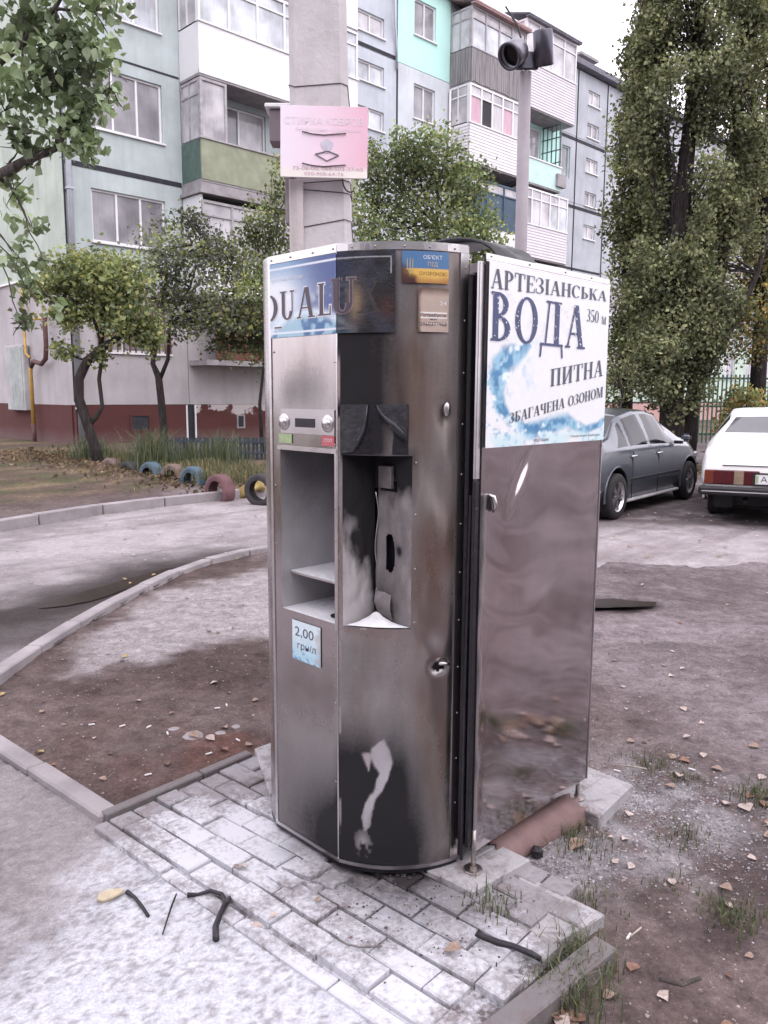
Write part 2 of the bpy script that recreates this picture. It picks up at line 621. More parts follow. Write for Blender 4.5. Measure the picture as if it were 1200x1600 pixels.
raised = empty("raised_kerb", (0, 0, 0))
tag(raised, "raised grey concrete kerb along the flower bed before the house", "kerb")
pts = resample([(-5.6, 5.9), (-5.25, 7.2)] + KERB[3:9], 1.0)
for a, b in zip(pts[:-1], pts[1:]):
    g = (b - a) / np.linalg.norm(b - a) * 0.008
    sweep_stone("kerb_stone", a + g, b - g, 0.15, -0.1, 0.145 + random.uniform(-.006, .006), m_kerb, raised)
flush = empty("flush_kerb", (0, 0, 0))
tag(flush, "low curved concrete kerb strip beside the puddle", "kerb")
pts = resample([(-2.24, 2.6)] + CURB[2:], 0.55)
for a, b in zip(pts[:-1], pts[1:]):
    g = (b - a) / np.linalg.norm(b - a) * 0.003
    sweep_stone("kerb_stone", a + g, b - g, 0.10, -0.1, 0.045 + random.uniform(-.004, .004), m_kerb, flush)
pk = empty("path_kerb", (0, 0, 0))
tag(pk, "thin concrete kerb between the asphalt path and the dirt", "kerb")
q0 = pad(-2.3, 0.0)
ends = [-2.2, -1.25, -0.62, -0.03]
for a, b in zip(ends[:-1], ends[1:]):
    sweep_stone("kerb_stone", pad(a + .004, -0.012), pad(b - .004, -0.012), 0.085, -0.1, 0.042 + random.uniform(-.006, .006), m_kerb, pk)

# ------------------------------------------------------------------ paved pad
def gauss_node(t, sep, cx, cy, sx, sy, amp=1.0):
    dx = t.math('DIVIDE', t.math('SUBTRACT', sep.outputs[0], cx), sx)
    dy = t.math('DIVIDE', t.math('SUBTRACT', sep.outputs[1], cy), sy)
    r = t.math('ADD', t.math('MULTIPLY', dx, dx), t.math('MULTIPLY', dy, dy))
    return t.math('MULTIPLY', t.math('EXPONENT', t.math('MULTIPLY', r, -1.0)), amp)


def powder_mat(name, col, bias=0.0, soot=True, grit=0.5):
    t = NT(name)
    p = t.pos()
    sep = t.new('ShaderNodeSeparateXYZ'); t.link(p, sep.inputs[0])
    n1 = t.noise(7, 6, 0.65, vec=p); n2 = t.noise(60, 4, 0.65, vec=p); n3 = t.noise(2.2, 3, 0.5, vec=p)
    base = t.mix(n1, tuple(c * 0.7 for c in col), tuple(min(1, c * 1.2) for c in col))
    base = t.mix(t.math('MULTIPLY', n2, 0.5), base, tuple(c * 0.45 for c in col))
    base = t.mix(t.ramp(t.noise(11, 5, .7, vec=p, dist=1.2), [(.48, 0.0), (.66, .75)]), base, (.15, .115, .115))
    dens = gauss_node(t, sep, -0.25, 1.82, 0.62, 0.50, 0.72)
    dens = t.math('ADD', dens, gauss_node(t, sep, -0.55, 2.62, 0.45, 0.33, 0.74))
    dens = t.math('ADD', dens, gauss_node(t, sep, 0.30, 2.12, 0.45, 0.25, 0.26))
    dens = t.math('ADD', dens, t.math('MULTIPLY', t.math('SUBTRACT', n1, 0.5), 1.6))
    dens = t.math('ADD', dens, t.math('MULTIPLY', t.math('SUBTRACT', n2, 0.5), 1.1))
    dens = t.math('ADD', dens, bias)
    pw = t.ramp(dens, [(0.30, 0.0), (0.72, 1.0)])
    c = t.mix(t.math('MULTIPLY', pw, .9), base, (0.56, 0.56, 0.605))
    if soot:
        so = gauss_node(t, sep, 0.02, 2.44, 0.22, 0.12, 1.5)  # burn soot, deepened to paint in the shade under the kiosk front
        so = t.math('ADD', so, gauss_node(t, sep, 0.14, 2.22, 0.24, 0.14, 0.62))
        so = t.math('ADD', so, gauss_node(t, sep, -0.28, 2.58, 0.10, 0.08, 0.55))
        so = t.math('MULTIPLY', so, t.ramp(n1, [(0.35, 0.25), (0.6, 1.0)]), True)
        c = t.mix(so, c, (0.028, 0.024, 0.026))
    t.set(color=c, rough=0.9, spec=0.25)
    t.bump(t.math('ADD', n2, t.math('MULTIPLY', n1, 0.6)), 0.5, 0.008)
    return t.m


m_brick = powder_mat("paver_concrete", (0.31, 0.295, 0.31))
m_sand = powder_mat("joint_sand", (0.13, 0.113, 0.115), bias=-0.06)
m_slab = powder_mat("slab_concrete", (0.42, 0.405, 0.42), bias=-0.08, soot=False)
m_edge = powder_mat("edge_concrete", (0.20, 0.183, 0.187), bias=-0.42, soot=False)

padroot = empty("paved_pad", (0, 0, 0))
tag(padroot, "small pad of grey brick pavers under the burnt water kiosk", "paving")
MB().prism([pad(-0.03, 0.0), pad(1.60, 0.0), pad(1.60, 0.55), pad(1.15, 0.80), pad(-0.03, 0.86)], -0.05, 0.020).build("sand_bed", m_sand, padroot)


def brick_mesh(L, W, H, seed):
    r = random.Random(seed)
    bm = bmesh.new()
    vs = [bm.verts.new(v) for v in [(-L / 2, -W / 2, 0), (L / 2, -W / 2, 0), (L / 2, W / 2, 0), (-L / 2, W / 2, 0),
                                     (-L / 2, -W / 2, H), (L / 2, -W / 2, H), (L / 2, W / 2, H), (-L / 2, W / 2, H)]]
    for v in vs:
        v.co.x += r.uniform(-.002, .002); v.co.y += r.uniform(-.002, .002)
    for f in [(4, 5, 6, 7), (0, 1, 5, 4), (1, 2, 6, 5), (2, 3, 7, 6), (3, 0, 4, 7)]:
        bm.faces.new([vs[i] for i in f])
    top = [e for e in bm.edges if e.verts[0].co.z > H * .5 and e.verts[1].co.z > H * .5]
    bmesh.ops.bevel(bm, geom=top, offset=0.005, segments=1, affect='EDGES')
    me = bpy.data.meshes.new("brick"); bm.to_mesh(me); bm.free()
    me.materials.append(m_brick)
    return me


brick_full = [brick_mesh(0.193, 0.091, 0.055, i) for i in range(4)]
brick_half = [brick_mesh(0.093, 0.091, 0.055, i + 9) for i in range(2)]
ang_pad = math.atan2(E1[1], E1[0])
for j in range(8):
    q = 0.052 + j * 0.1005
    p = 0.0 if j % 2 else -0.1
    while p < 1.52:
        half = p < -0.01 or p + 0.2 > 1.56
        c = p + (0.15 if p < -0.01 else (0.05 if half else 0.1))
        x, y = pad(c + 0.0015 * random.uniform(-1, 1), q)
        o = bpy.data.objects.new("brick", random.choice(brick_half if half else brick_full))
        sink = random.uniform(-.010, .006)
        o.location = (x, y, -0.012 + sink)
        o.rotation_euler = (random.uniform(-.022, .022), random.uniform(-.015, .015), ang_pad + random.uniform(-.012, .012))
        link(o, padroot)
        p += 0.2
# edge stones of the pad
for a, b in ((0.005, 0.44), (0.448, 0.70)):
    sweep_stone("edge_stone", pad(-0.012, a), pad(-0.012, b), 0.045, -0.08, 0.052, m_edge, padroot, 0.005)
sweep_stone("edge_stone", pad(1.575, -0.02), pad(1.655, 0.60), -0.075, -0.1, 0.046, m_edge, padroot, 0.006)
for a, b in ((0.0, 0.42), (0.425, 0.80), (0.806, 1.2), (1.206, 1.56)):
    sweep_stone("edge_stone", pad(a, -0.055), pad(b, -0.055), 0.052, -0.08, 0.036 - 0.01 * (a > .3), m_brick, padroot, 0.004)
# cracked paver before the machine
crk = MB()
for poly in ([(-0.33, 2.435), (-0.24, 2.50), (-0.17, 2.44), (-0.24, 2.375)],
             [(-0.235, 2.37), (-0.165, 2.435), (-0.10, 2.40), (-0.15, 2.335)],
             [(-0.335, 2.425), (-0.25, 2.367), (-0.30, 2.33), (-0.375, 2.395)]):
    cx = sum(p[0] for p in poly) / 4; cy = sum(p[1] for p in poly) / 4
    ring = []
    for i in range(4):
        a = np.array(poly[i]); b = np.array(poly[(i + 1) % 4])
        for k in range(3):
            v = a + (b - a) * k / 3 + np.array([random.uniform(-.008, .008), random.uniform(-.008, .008)])
            ring.append(tuple(v))
    o = MB().prism(ring, 0.0, 0.058 + random.uniform(-.004, .006)).build("cracked_brick", m_brick, padroot, bevel=0.003)

# concrete slabs: each a thing made of tiles
def slab(name, corners, z0, z1, split, label, mat=None, tilt=0.0):
    c = np.mean(np.array(corners), 0)
    root = empty(name, (c[0], c[1], z0))
    A, B, C_, D = [np.array(p) - c for p in corners]
    g = 0.0035
    lastv = 0
    for v in split:
        P = [A + (B - A) * (lastv + g), A + (B - A) * (v - g), D + (C_ - D) * (v - g), D + (C_ - D) * (lastv + g)]
        o = MB().prism([tuple(p) for p in P], 0, z1 - z0).build("tile", mat or m_slab, root, bevel=0.004)
        o.rotation_euler = (tilt + random.uniform(-.012, .012), random.uniform(-.012, .012), 0)
        lastv = v
    tag(root, label, "slab")
    return root


slab("concrete_slab", [(0.10, 2.47), (0.285, 2.305), (0.50, 2.485), (0.33, 2.655)], 0.018, 0.058, (0.48, 1.0), "pale two-tile concrete slab under the kiosk's near steel leg")
slab("concrete_slab", [(0.455, 2.455), (0.40, 2.19), (0.50, 2.105), (0.685, 2.235)], -0.03, 0.034, (0.5, 1.0), "pale concrete slab at the pad's right corner with weeds growing on it")
slab("concrete_slab", [(0.64, 3.02), (0.815, 2.795), (1.02, 3.05), (0.87, 3.215)], -0.03, 0.038, (0.45, 1.0), "square concrete slab lying apart under the kiosk's far right leg")
slab("concrete_slab", [(-0.57, 3.35), (-0.44, 2.93), (-0.12, 3.22), (-0.28, 3.62)], -0.02, 0.05, (0.5, 1.0), "white concrete slab sticking out left behind the kiosk")

# ------------------------------------------------------------------ the burnt water kiosk
P0 = np.array([-.381, 2.691]); P1 = np.array([-.1426, 2.449]); P2 = np.array([.0688, 2.4076]); P3 = np.array([.248, 2.471])
PL = np.array([.295, 2.411]); PR = np.array([.797, 2.934])
F1L = float(np.linalg.norm(P1 - P0)); f1d = (P1 - P0) / F1L; f1n = np.array([f1d[1], -f1d[0]])
SDL = float(np.linalg.norm(PR - PL)); sdd = (PR - PL) / SDL; sdn = np.array([sdd[1], -sdd[0]])
ARC_O = np.array([0.03407326, 2.79070934]); ARC_R = 0.38468; AA1 = -2.04797; AA3 = -0.98109; ARCL = ARC_R * (AA3 - AA1)
ZB, ZT = 0.075, 2.04


def fF1(a, z, o=0.0):
    a = np.asarray(a, float); z = np.asarray(z, float)
    return np.stack([P0[0] + f1d[0] * a + f1n[0] * o, P0[1] + f1d[1] * a + f1n[1] * o, z + 0 * a], -1)


def fARC(t, z, o=0.0):
    th = AA1 + (AA3 - AA1) * np.asarray(t, float) / ARCL
    return np.stack([ARC_O[0] + (ARC_R + o) * np.cos(th), ARC_O[1] + (ARC_R + o) * np.sin(th), np.asarray(z, float) + 0 * th], -1)


def fARCm(t, z, o=0.0):
    """the mirror image of the curved panel on the far-left side"""
    p = fARC(t, z, o)
    m = (P0 + P1) / 2
    d = (p[..., 0] - m[0]) * f1d[0] + (p[..., 1] - m[1]) * f1d[1]
    p[..., 0] -= 2 * d * f1d[0]; p[..., 1] -= 2 * d * f1d[1]
    return p


def fSD(s, z, o=0.0):
    s = np.asarray(s, float)
    return np.stack([PL[0] + sdd[0] * s + sdn[0] * o, PL[1] + sdd[1] * s + sdn[1] * o, np.asarray(z, float) + 0 * s], -1)


ROOT = Vector((0.2, 2.95, 0.0))
kiosk = empty("water_kiosk", ROOT)
tag(kiosk, "burnt stainless steel drinking-water vending kiosk with sooty front and white water poster", "kiosk")


def adopt(o, parent=None):
    o.parent = parent or kiosk
    base = (o.parent if o.parent.parent is None else kiosk)
    o.matrix_parent_inverse = Matrix.Translation(-ROOT) if o.parent == kiosk else Matrix.Identity(4)
    return o


def brk(lo, hi, step, *cuts):
    v = list(np.linspace(lo, hi, max(2, int(round((hi - lo) / step)) + 1)))
    for c in cuts:
        v = [x for x in v if abs(x - c) > step * 0.35 or x in (lo, hi)] + [c]
    return np.array(sorted(set(round(float(x), 5) for x in v)))


def panel(name, fn, av, zv, mat, parent=None, holes=(), attrs=None, disp=None, off=0.0, smooth=True):
    A, Z = np.meshgrid(av, zv)
    a = A.ravel(); z = Z.ravel()
    d = (disp(a, z) if disp else 0.0) + off
    v = fn(a, z, d)
    nx = len(av); ny = len(zv)
    i = np.arange(nx - 1)[None, :] + np.arange(ny - 1)[:, None] * nx
    q = np.stack([i, i + 1, i + 1 + nx, i + nx], -1).reshape(-1, 4)
    if len(holes):
        ca = a[q].mean(1); cz = z[q].mean(1)
        k = np.ones(len(q), bool)
        for h in holes:
            k &= ~h(ca, cz) if callable(h) else ~((ca > h[0]) & (ca < h[1]) & (cz > h[2]) & (cz < h[3]))
        q = q[k]
    at = {kk: f(a, z) for kk, f in (attrs or {}).items()}
    o = np_mesh(name, v, q, mat, None, smooth, at)
    return adopt(o, parent)


def steel_mat(name, rough=0.24, col=(0.52, 0.49, 0.495), brush=0.10, rn=0.16, dull=0.0):
    t = NT(name)
    soot = t.attr('Soot', 'Fac'); heat = t.attr('Heat', 'Fac')
    c = t.coord()
    n1 = t.noise(5, 5, 0.6, vec=c); n2 = t.noise(90, 4, 0.7, vec=c); nv = t.noise(14, 4, 0.6, vec=c, stretch=(9, 9, 0.5))
    s = t.math('ADD', soot, t.math('MULTIPLY', t.math('SUBTRACT', n1, 0.5), 0.20))
    s = t.math('ADD', s, t.math('MULTIPLY', t.math('SUBTRACT', n2, 0.5), 0.16))
    s = t.math('MULTIPLY', s, t.ramp(soot, [(0.0, 0.0), (0.12, 1.0)]), True)
    s = t.ramp(s, [(0.0, 0.0), (0.15, 0.06), (0.5, 0.58), (0.95, 1.0)])
    base = t.mix(t.ramp(n1, [(0.3, 0.0), (0.7, 1.0)]), tuple(x * 0.82 for x in col), tuple(min(1, x * 1.12) for x in col))
    base = t.mix(t.math('MULTIPLY', nv, 0.25), base, tuple(x * 0.6 for x in col))
    base = t.mix(heat, base, (0.31, 0.225, 0.19))
    base = t.mix(s, base, (0.020, 0.0185, 0.021))
    t.set(color=base)
    t.set(metal=t.math('MULTIPLY', 1.0 - dull, t.math('SUBTRACT', 1.0, s, True)))
    r = t.math('ADD', rough, t.math('MULTIPLY', t.math('SUBTRACT', n1, 0.45), rn))
    r = t.math('ADD', r, t.math('MULTIPLY', nv, brush))
    r = t.math('ADD', r, t.math('MULTIPLY', s, 0.30), True)
    t.set(rough=r, spec=t.math('SUBTRACT', .45, t.math('MULTIPLY', s, .33)))
    t.bump(t.math('ADD', nv, t.math('MULTIPLY', n2, 0.15)), 0.05, 0.002)
    return t.m


m_steel = steel_mat("stained_steel", 0.17)
m_steel_side = steel_mat("bright_steel", 0.045, (0.62, 0.58, 0.60), 0.02, rn=0.07)
m_trim = plain("steel_trim", (0.66, 0.63, 0.64), 0.3, 1.0, 0.2, 8, 0.03)
m_in = steel_mat("dull_inner_steel", 0.42, (0.56, 0.54, 0.56), dull=0.55)
m_char = plain("charred_board", (0.014, 0.012, 0.017), 0.32, 0.0, 0.5, 14, 0.35, spec=0.5)
m_rod = plain("threaded_rod", (0.42, 0.38, 0.37), 0.4, 1.0, 0.3, 20, 0.2)
m_grey = plain("scorched_grey", (0.20, 0.18, 0.185), 0.5, 0.6, 0.4, 18, 0.2)
m_white_powder = plain("white_powder", (0.66, 0.66, 0.69), 0.95, 0, 0.10, 22, 0.6)
m_rubber = plain("burnt_rubber", (0.022, 0.019, 0.024), 0.5, 0, 0.5, 30, 0.5)


def blob(a, z, ca, cz, sa, sz):
    return np.exp(-(((a - ca) / sa) ** 2 + ((z - cz) / sz) ** 2))


def soot_f1(a, z):
    n = fbm(a * 16, z * 6, 4, 301)
    s = 1.1 * sstep(0.66, 0.10, z + (n - .5) * .06) * (0.45 + 0.55 * a / .34)
    s += 0.34 * blob(a, z, 0.20, 1.62, 0.10, 0.09) + 0.22 * blob(a, z, 0.10, 1.60, 0.05, 0.06)
    s += 0.25 * sstep(0.30, 0.34, a) * sstep(1.8, 1.2, z) * n
    s += 0.16 * n
    return np.clip(s, 0, 1)


SCRAPE = [(.138, .505), (.152, .512), (.170, .47), (.178, .44), (.166, .38), (.130, .315), (.112, .27), (.106, .215), (.092, .20), (.083, .245), (.096, .295), (.128, .35), (.137, .40), (.112, .455), (.115, .48)]
SCRAPE2 = [(.083, .462), (.112, .465), (.105, .405)]


def soot_arc(t, z):
    n = fbm(t * 14, z * 5, 5, 311); n2 = fbm(t * 40, z * 30, 3, 312)
    st = fbm(t * 30, z * 2.5, 4, 313)
    s = 1.0 * sstep(0.40, 0.07, t + (n - .5) * .06 + (st - .5) * .10) * sstep(1.34, 1.44, z) * sstep(2.06, 1.98, z)
    low = 1.05 * sstep(0.86, 0.36, z + (n - .5) * .10) * sstep(0.42, 0.16, t + (n - .5) * .06 - (0.40 - z) * .16)
    low = np.maximum(low, 0.75 * sstep(0.20, 0.08, z + (n - .5) * .06))
    s = np.maximum(s, low)
    s = np.maximum(s, 0.46 * sstep(0.34, 0.05, t) * sstep(0.9, 0.8, z))
    s = np.maximum(s, (0.24 + .34 * st) * sstep(0.6, 1.4, z))
    s = np.maximum(s, 0.75 * sstep(.30, .235, t) * sstep(1.18, 1.42, z + (n - .5) * .2) * sstep(1.5, 1.42, z))
    s = np.maximum(s, 0.62 * blob(t, z, .345, 1.565, .022, .05))
    s = np.maximum(s, 0.85 * blob(t, z, .325, .752, .03, .018))
    s = np.maximum(s, 0.8 * sstep(.395, .41, t) * sstep(0.8, 1.5, n * 2 + (z < 1.3)))
    s = np.maximum(s, 0.16 * n)
    d = np.minimum(poly_dist(t, z, SCRAPE), poly_dist(t, z, SCRAPE2)) + (n2 - .5) * .012
    s = s * sstep(-0.004, 0.006, d)
    cr = blob(t, z, .085, .155, .030, .045) * sstep(.42, .62, fbm(t * 45, z * 28, 3, 315))
    s = s * (1 - 0.75 * cr)
    s = s * (1 - 0.8 * (np.abs(t - 0.0) < 0.009) * sstep(.55, .68, fbm(t * 3, z * 9, 3, 316)))
    return np.clip(s, 0, 1)


def heat_arc(t, z):
    return np.clip(0.9 * blob(t, z, .32, 1.10, .06, .16) + 0.8 * blob(t, z, .22, 1.62, .07, .16) + 0.5 * blob(t, z, .30, .45, .05, .15) + 0.55 * sstep(.35, .75, fbm(t * 12, z * 3, 4, 321)), 0, 1)


def heat_f1(a, z):
    return np.clip(0.25 * fbm(a * 9, z * 5, 4, 322) + .2 * blob(a, z, .17, 1.72, .2, .1), 0, 1)


def disp_arc(t, z):
    d = (fbm(t * 9, z * 4.5, 3, 331) - .5) * 0.010 * np.minimum(1, (ARCL - t) / .05) * np.minimum(1, t / .03)
    d -= 0.010 * blob(t, z, .342, 1.545, .020, .035)
    d -= 0.014 * blob(t, z, .328, .750, .026, .020)
    d += 0.006 * blob(t, z, .30, .80, .05, .05)
    d += 0.004 * np.sin((z + t * 1.4) * 24) * blob(t, z, .30, 1.3, .07, .2)
    return d


def disp_f1(a, z):
    return (fbm(a * 6, z * 3, 3, 335) - .5) * 0.003 * np.minimum(1, np.minimum(a, F1L - a) / .04)


def disp_sd(s, z):
    d = (fbm(s * 3.0, z * 3.4, 2, 341) - .5) * 0.0062
    d += 0.0006 * np.sin(z * 40 + 5 * np.sin(s * 7)) * blob(s, z, .14, 1.0, .2, .35)
    d += 0.0010 * np.sin(s * 30 + z * 20) * sstep(.22, .0, s) * sstep(1.1, .5, z)
    d -= 0.006 * blob(s - (z - 1.34) * .55, z, .205, 1.345, .022, .085)
    e = np.minimum(1, np.minimum(s, SDL - s) / .03)
    d += 0.007 * sstep(.05, .0, s) * (fbm(s * 5, z * 9, 3, 342) - .5) * 2 * (z < 1.15)
    return d * np.clip(e + .15, 0, 1)


# niche openings in panel coordinates
NF1 = (0.050, 0.326, 0.880, 1.422)
NAR = (0.016, 0.235, 0.880, 1.420)
HAND = lambda a, z: ((a - .330) / .022) ** 2 + ((z - .750) / .015) ** 2 < 1

panel("front_panel", fF1, brk(0, F1L, .0085, NF1[0], NF1[1]), brk(ZB, ZT, .0105, NF1[2], NF1[3]), m_steel,
      holes=[NF1], attrs={'Soot': soot_f1, 'Heat': heat_f1}, disp=disp_f1)
panel("curved_panel", fARC, brk(0, ARCL, .0055, NAR[0], NAR[1]), brk(ZB, ZT, .0065, NAR[2], NAR[3]), m_steel,
      holes=[NAR, HAND], attrs={'Soot': soot_arc, 'Heat': heat_arc}, disp=disp_arc)
panel("curved_panel", fARCm, brk(0, ARCL, .02), brk(ZB, ZT, .06), m_steel, attrs={'Soot': lambda a, z: 0.2 + 0 * a, 'Heat': lambda a, z: 0.1 + 0 * a})
panel("side_panel", fSD, brk(0, SDL, .0095), brk(0.125, 2.01, .0105), m_steel_side,
      attrs={'Soot': lambda s, z: np.clip(.10 * fbm(s * 9, z * 7, 4, 351) + .8 * sstep(.035, .0, s + (fbm(s * 9, z * 7, 4, 352) - .5) * .05) * (z < 1.3), 0, 1),
             'Heat': lambda s, z: np.clip(.30 * fbm(s * 5, z * 5, 4, 353) + .25 * blob(s, z, .12, 1.0, .15, .3), 0, 1)}, disp=disp_sd)

# cabinet body behind the panels
mid = (P0 + P1) / 2
HW = 0.503; U0 = 0.285; U1 = U0 + SDL


def cab(e, u):                       # machine plan: e across (to the right), u towards the back
    return mid + f1d * e - f1n * u


def cab3(e, u, z):
    p = cab(e, u); return (p[0], p[1], z)


def kb(name, mat, fn, bevel=0.0, smooth=False, parent=None):
    mb = MB(); fn(mb)
    return adopt(mb.build(name, mat, None, smooth=smooth, bevel=bevel), parent)


def kprism(mb, pts, z0, z1):
    mb.prism([tuple(cab(e, u)) for e, u in pts], z0, z1)


kb("far_side_panel", m_trim, lambda m: kprism(m, [(-HW, U0), (-HW + .01, U0), (-HW + .01, U1), (-HW, U1)], .125, 2.01))
kb("back_panel", m_trim, lambda m: kprism(m, [(-HW, U1), (HW - .028, U1), (HW - .028, U1 + .008), (-HW, U1 + .008)], .128, 2.005))
kb("base_plate", m_char, lambda m: kprism(m, [(-HW + .012, U0 + .03), (HW - .018, U0 + .03), (HW - .045, U1 - .02), (-HW + .012, U1 - .02)], .135, .16))
kb("roof_plate", m_trim, lambda m: kprism(m, [(-HW + .012, U0 + .01), (HW - .016, U0 + .01), (HW - .042, U1 - .01), (-HW + .012, U1 - .01)], 1.965, 1.992))
# charred front board seen in the gap between the curved front and the side panel
kb("charred_board", m_char, lambda m: kprism(m, [(0.10, .300), (HW - .012, .300), (HW - .012, .318), (0.10, .318)], .13, 1.985))
kb("charred_post", m_char, lambda m: kprism(m, [(0.447, .272), (0.463, .272), (0.463, .298), (0.447, .298)], .10, 1.96), bevel=.003)
kb("gap_rod", m_char, lambda m: m.tube([cab3(0.476, .262, .10), cab3(.474, .266, .7), cab3(.478, .27, 1.3)], .006, 8))
kb("edge_channel", m_trim, lambda m: kprism(m, [(HW - .014, .262), (HW - .003, .262), (HW - .003, .283), (HW - .014, .283)], 1.35, 1.99), bevel=.002)
kb("charred_channel", m_char, lambda m: kprism(m, [(HW - .015, .262), (HW - .003, .262), (HW - .003, .283), (HW - .015, .283)], .15, 1.348), bevel=.002)
# front roof cap and floor of the bulging front
cap = [tuple(fF1(a, 0)[:2]) for a in (0, F1L)] + [tuple(fARC(t, 0)[:2]) for t in np.linspace(.02, ARCL, 14)]
cap += [tuple(cab(0.42, .30)), tuple(cab(-0.42, .30))] + [tuple(fARCm(t, 0)[:2]) for t in np.linspace(ARCL, .02, 14)]
adopt(MB().prism(cap, 2.036, 2.046).build("front_roof", m_trim, None))
adopt(MB().prism(cap, .055, .074).build("front_floor", m_char, None))
# dark arched visor rising over the gap
vis = []
for k in range(13):
    t = math.pi * k / 12
    e = 0.28 + 0.21 * math.cos(t)
    vis.append((e, 2.0 + 0.095 * math.sin(t)))
mb = MB()
vv = [cab3(e, .36, z) for e, z in vis] + [cab3(e, .56, z) for e, z in vis]
mb.add(vv, [(i, i + 1, 14 + i, 13 + i) for i in range(12)])
vo = adopt(mb.build("scorched_visor", m_char, None, smooth=True))
sol = vo.modifiers.new("thickness", 'SOLIDIFY'); sol.thickness = 0.008

# trims: top rims, vertical edge strip, niche frames
def strip(name, fn, a0, a1, z0, z1, off, mat=m_trim, thick=0.002, parent=None, n=12):
    av = np.linspace(a0, a1, n)
    o1 = fn(av, np.full(n, z0), off); o2 = fn(av, np.full(n, z1), off); i1 = fn(av, np.full(n, z0), off - thick - .001); i2 = fn(av, np.full(n, z1), off - thick - .001)
    vs = list(o1) + list(o2) + list(i1) + list(i2)
    fs = []
    for k in range(n - 1):
        fs += [(k, k + 1, n + k + 1, n + k), (n + k, n + k + 1, 3 * n + k + 1, 3 * n + k), (2 * n + k + 1, 2 * n + k, k, k + 1)]
    fs += [(0, n, 3 * n, 2 * n), (n - 1, 2 * n - 1, 4 * n - 1, 3 * n - 1)]
    o = mesh_obj(name, vs, fs, mat, None, False)
    return adopt(o, parent)


strip("top_rim", fF1, -.001, F1L, 2.020, 2.041, .004, n=2)
strip("top_rim", fARC, 0, ARCL, 2.022, 2.041, .004)
strip("edge_strip", fARC, ARCL - .030, ARCL + .001, ZB, 2.021, .0045, n=4)
strip("corner_strip", fF1, F1L - .004, F1L + .001, ZB, 2.02, .0025, n=2)
strip("edge_strip", fF1, -.002, .010, ZB, 2.02, .003, n=2)
strip("top_rim", fSD, -.002, SDL + .002, 1.997, 2.014, .004, n=2)
strip("edge_strip", fSD, SDL - .003, SDL + .0015, .125, 1.998, .0035, n=2)
strip("niche_frame", fF1, NF1[0] - .012, NF1[1] + .010, NF1[3], NF1[3] + .014, .004, n=2)
strip("niche_frame", fF1, NF1[1], NF1[1] + .011, NF1[2] - .02, NF1[3], .003, n=2)
strip("bottom_rim", fARC, 0, ARCL, ZB - .004, ZB + .008, .005)
strip("bottom_rim", fF1, 0, F1L, ZB - .004, ZB + .008, .005, n=2)


def rivet_mesh():
    mb = MB(); mb.lathe([(0.0034, 0), (0.0031, .0012), (0.0018, .0022), (0.0001, .0026)], 8)
    me = bpy.data.meshes.new("rivet"); me.from_pydata(mb.v, [], mb.f); me.materials.append(m_rod)
    me.polygons.foreach_set("use_smooth", [True] * len(me.polygons)); return me


RIV = rivet_mesh()


def rivet(fn, a, z, off=.003, s=1.0):
    p = fn(np.array([a]), np.array([z]), off)[0]; q = fn(np.array([a]), np.array([z]), off + .01)[0]
    o = bpy.data.objects.new("rivet", RIV); COL.objects.link(o)
    o.location = p; o.rotation_euler = Vector(q - p).to_track_quat('Z', 'Y').to_euler(); o.scale = (s, s, s)
    adopt(o)


for z in np.arange(.12, 2.0, .155): rivet(fARC, ARCL - .012, z, .005)
for z in np.arange(.2, 1.95, .175): rivet(fSD, SDL - .002, z, .005)
for t in (.05, .12, .205, .28, .36): rivet(fARC, t, 2.031, .005)
for a in (.02, .12, .23, .325): rivet(fF1, a, 2.031, .005)
for z in (.90, 1.07, 1.24, 1.40): rivet(fARC, .246, z, .001)
for z in (1.70, 1.45, 1.25, 1.15, .62, .35): rivet(fF1, .330, z, .004)
for z in (1.74, 1.30, 1.1): rivet(fF1, .022, z, .001)
for s in (.02, .22, .43, .6): rivet(fSD, s, 2.006, .005)

# niche in the flat front panel
fi = -f1n
def f1in(a, d, z):
    p = P0 + f1d * a + fi * d
    return (p[0], p[1], z)
a0, a1, z0, z1 = NF1
ND = 0.27
def quad_grid(name, c00, c10, c11, c01, n, m, mat, attrs=None, disp=0.0, seed=1, smooth=True):
    c00, c10, c11, c01 = [np.array(c, float) for c in (c00, c10, c11, c01)]
    U_, V_ = np.meshgrid(np.linspace(0, 1, n), np.linspace(0, 1, m))
    u = U_.ravel(); v = V_.ravel()
    P = (c00 * ((1 - u) * (1 - v))[:, None] + c10 * (u * (1 - v))[:, None] + c11 * (u * v)[:, None] + c01 * ((1 - u) * v)[:, None])
    nn = np.cross(c10 - c00, c01 - c00); nn /= np.linalg.norm(nn)
    if disp: P = P + nn * ((fbm(u * 5, v * 9, 3, seed) - .5) * disp * np.minimum(1, 8 * np.minimum(np.minimum(u, 1 - u), np.minimum(v, 1 - v))))[:, None]
    i = np.arange(n - 1)[None, :] + np.arange(m - 1)[:, None] * n
    q = np.stack([i, i + 1, i + 1 + n, i + n], -1).reshape(-1, 4)
    at = {k: f(u, v) for k, f in (attrs or {}).items()}
    return adopt(np_mesh(name, P, q, mat, None, smooth, at))
low_soot = {'Soot': lambda u, v: np.clip(.42 * sstep(.35, 1.0, v) + .25 * fbm(u * 3, v * 6, 3, 361), 0, 1), 'Heat': lambda u, v: 0 * u}
flat_soot = {'Soot': lambda u, v: .35 + 0 * u, 'Heat': lambda u, v: 0 * u}
quad_grid("niche_wall", f1in(a0, 0, z0), f1in(a0, ND, z0), f1in(a0, ND, z1), f1in(a0, 0, z1), 12, 24, m_in, low_soot)
quad_grid("niche_wall", f1in(a1, ND, z0), f1in(a1, 0, z0), f1in(a1, 0, z1), f1in(a1, ND, z1), 3, 12, m_in, flat_soot)
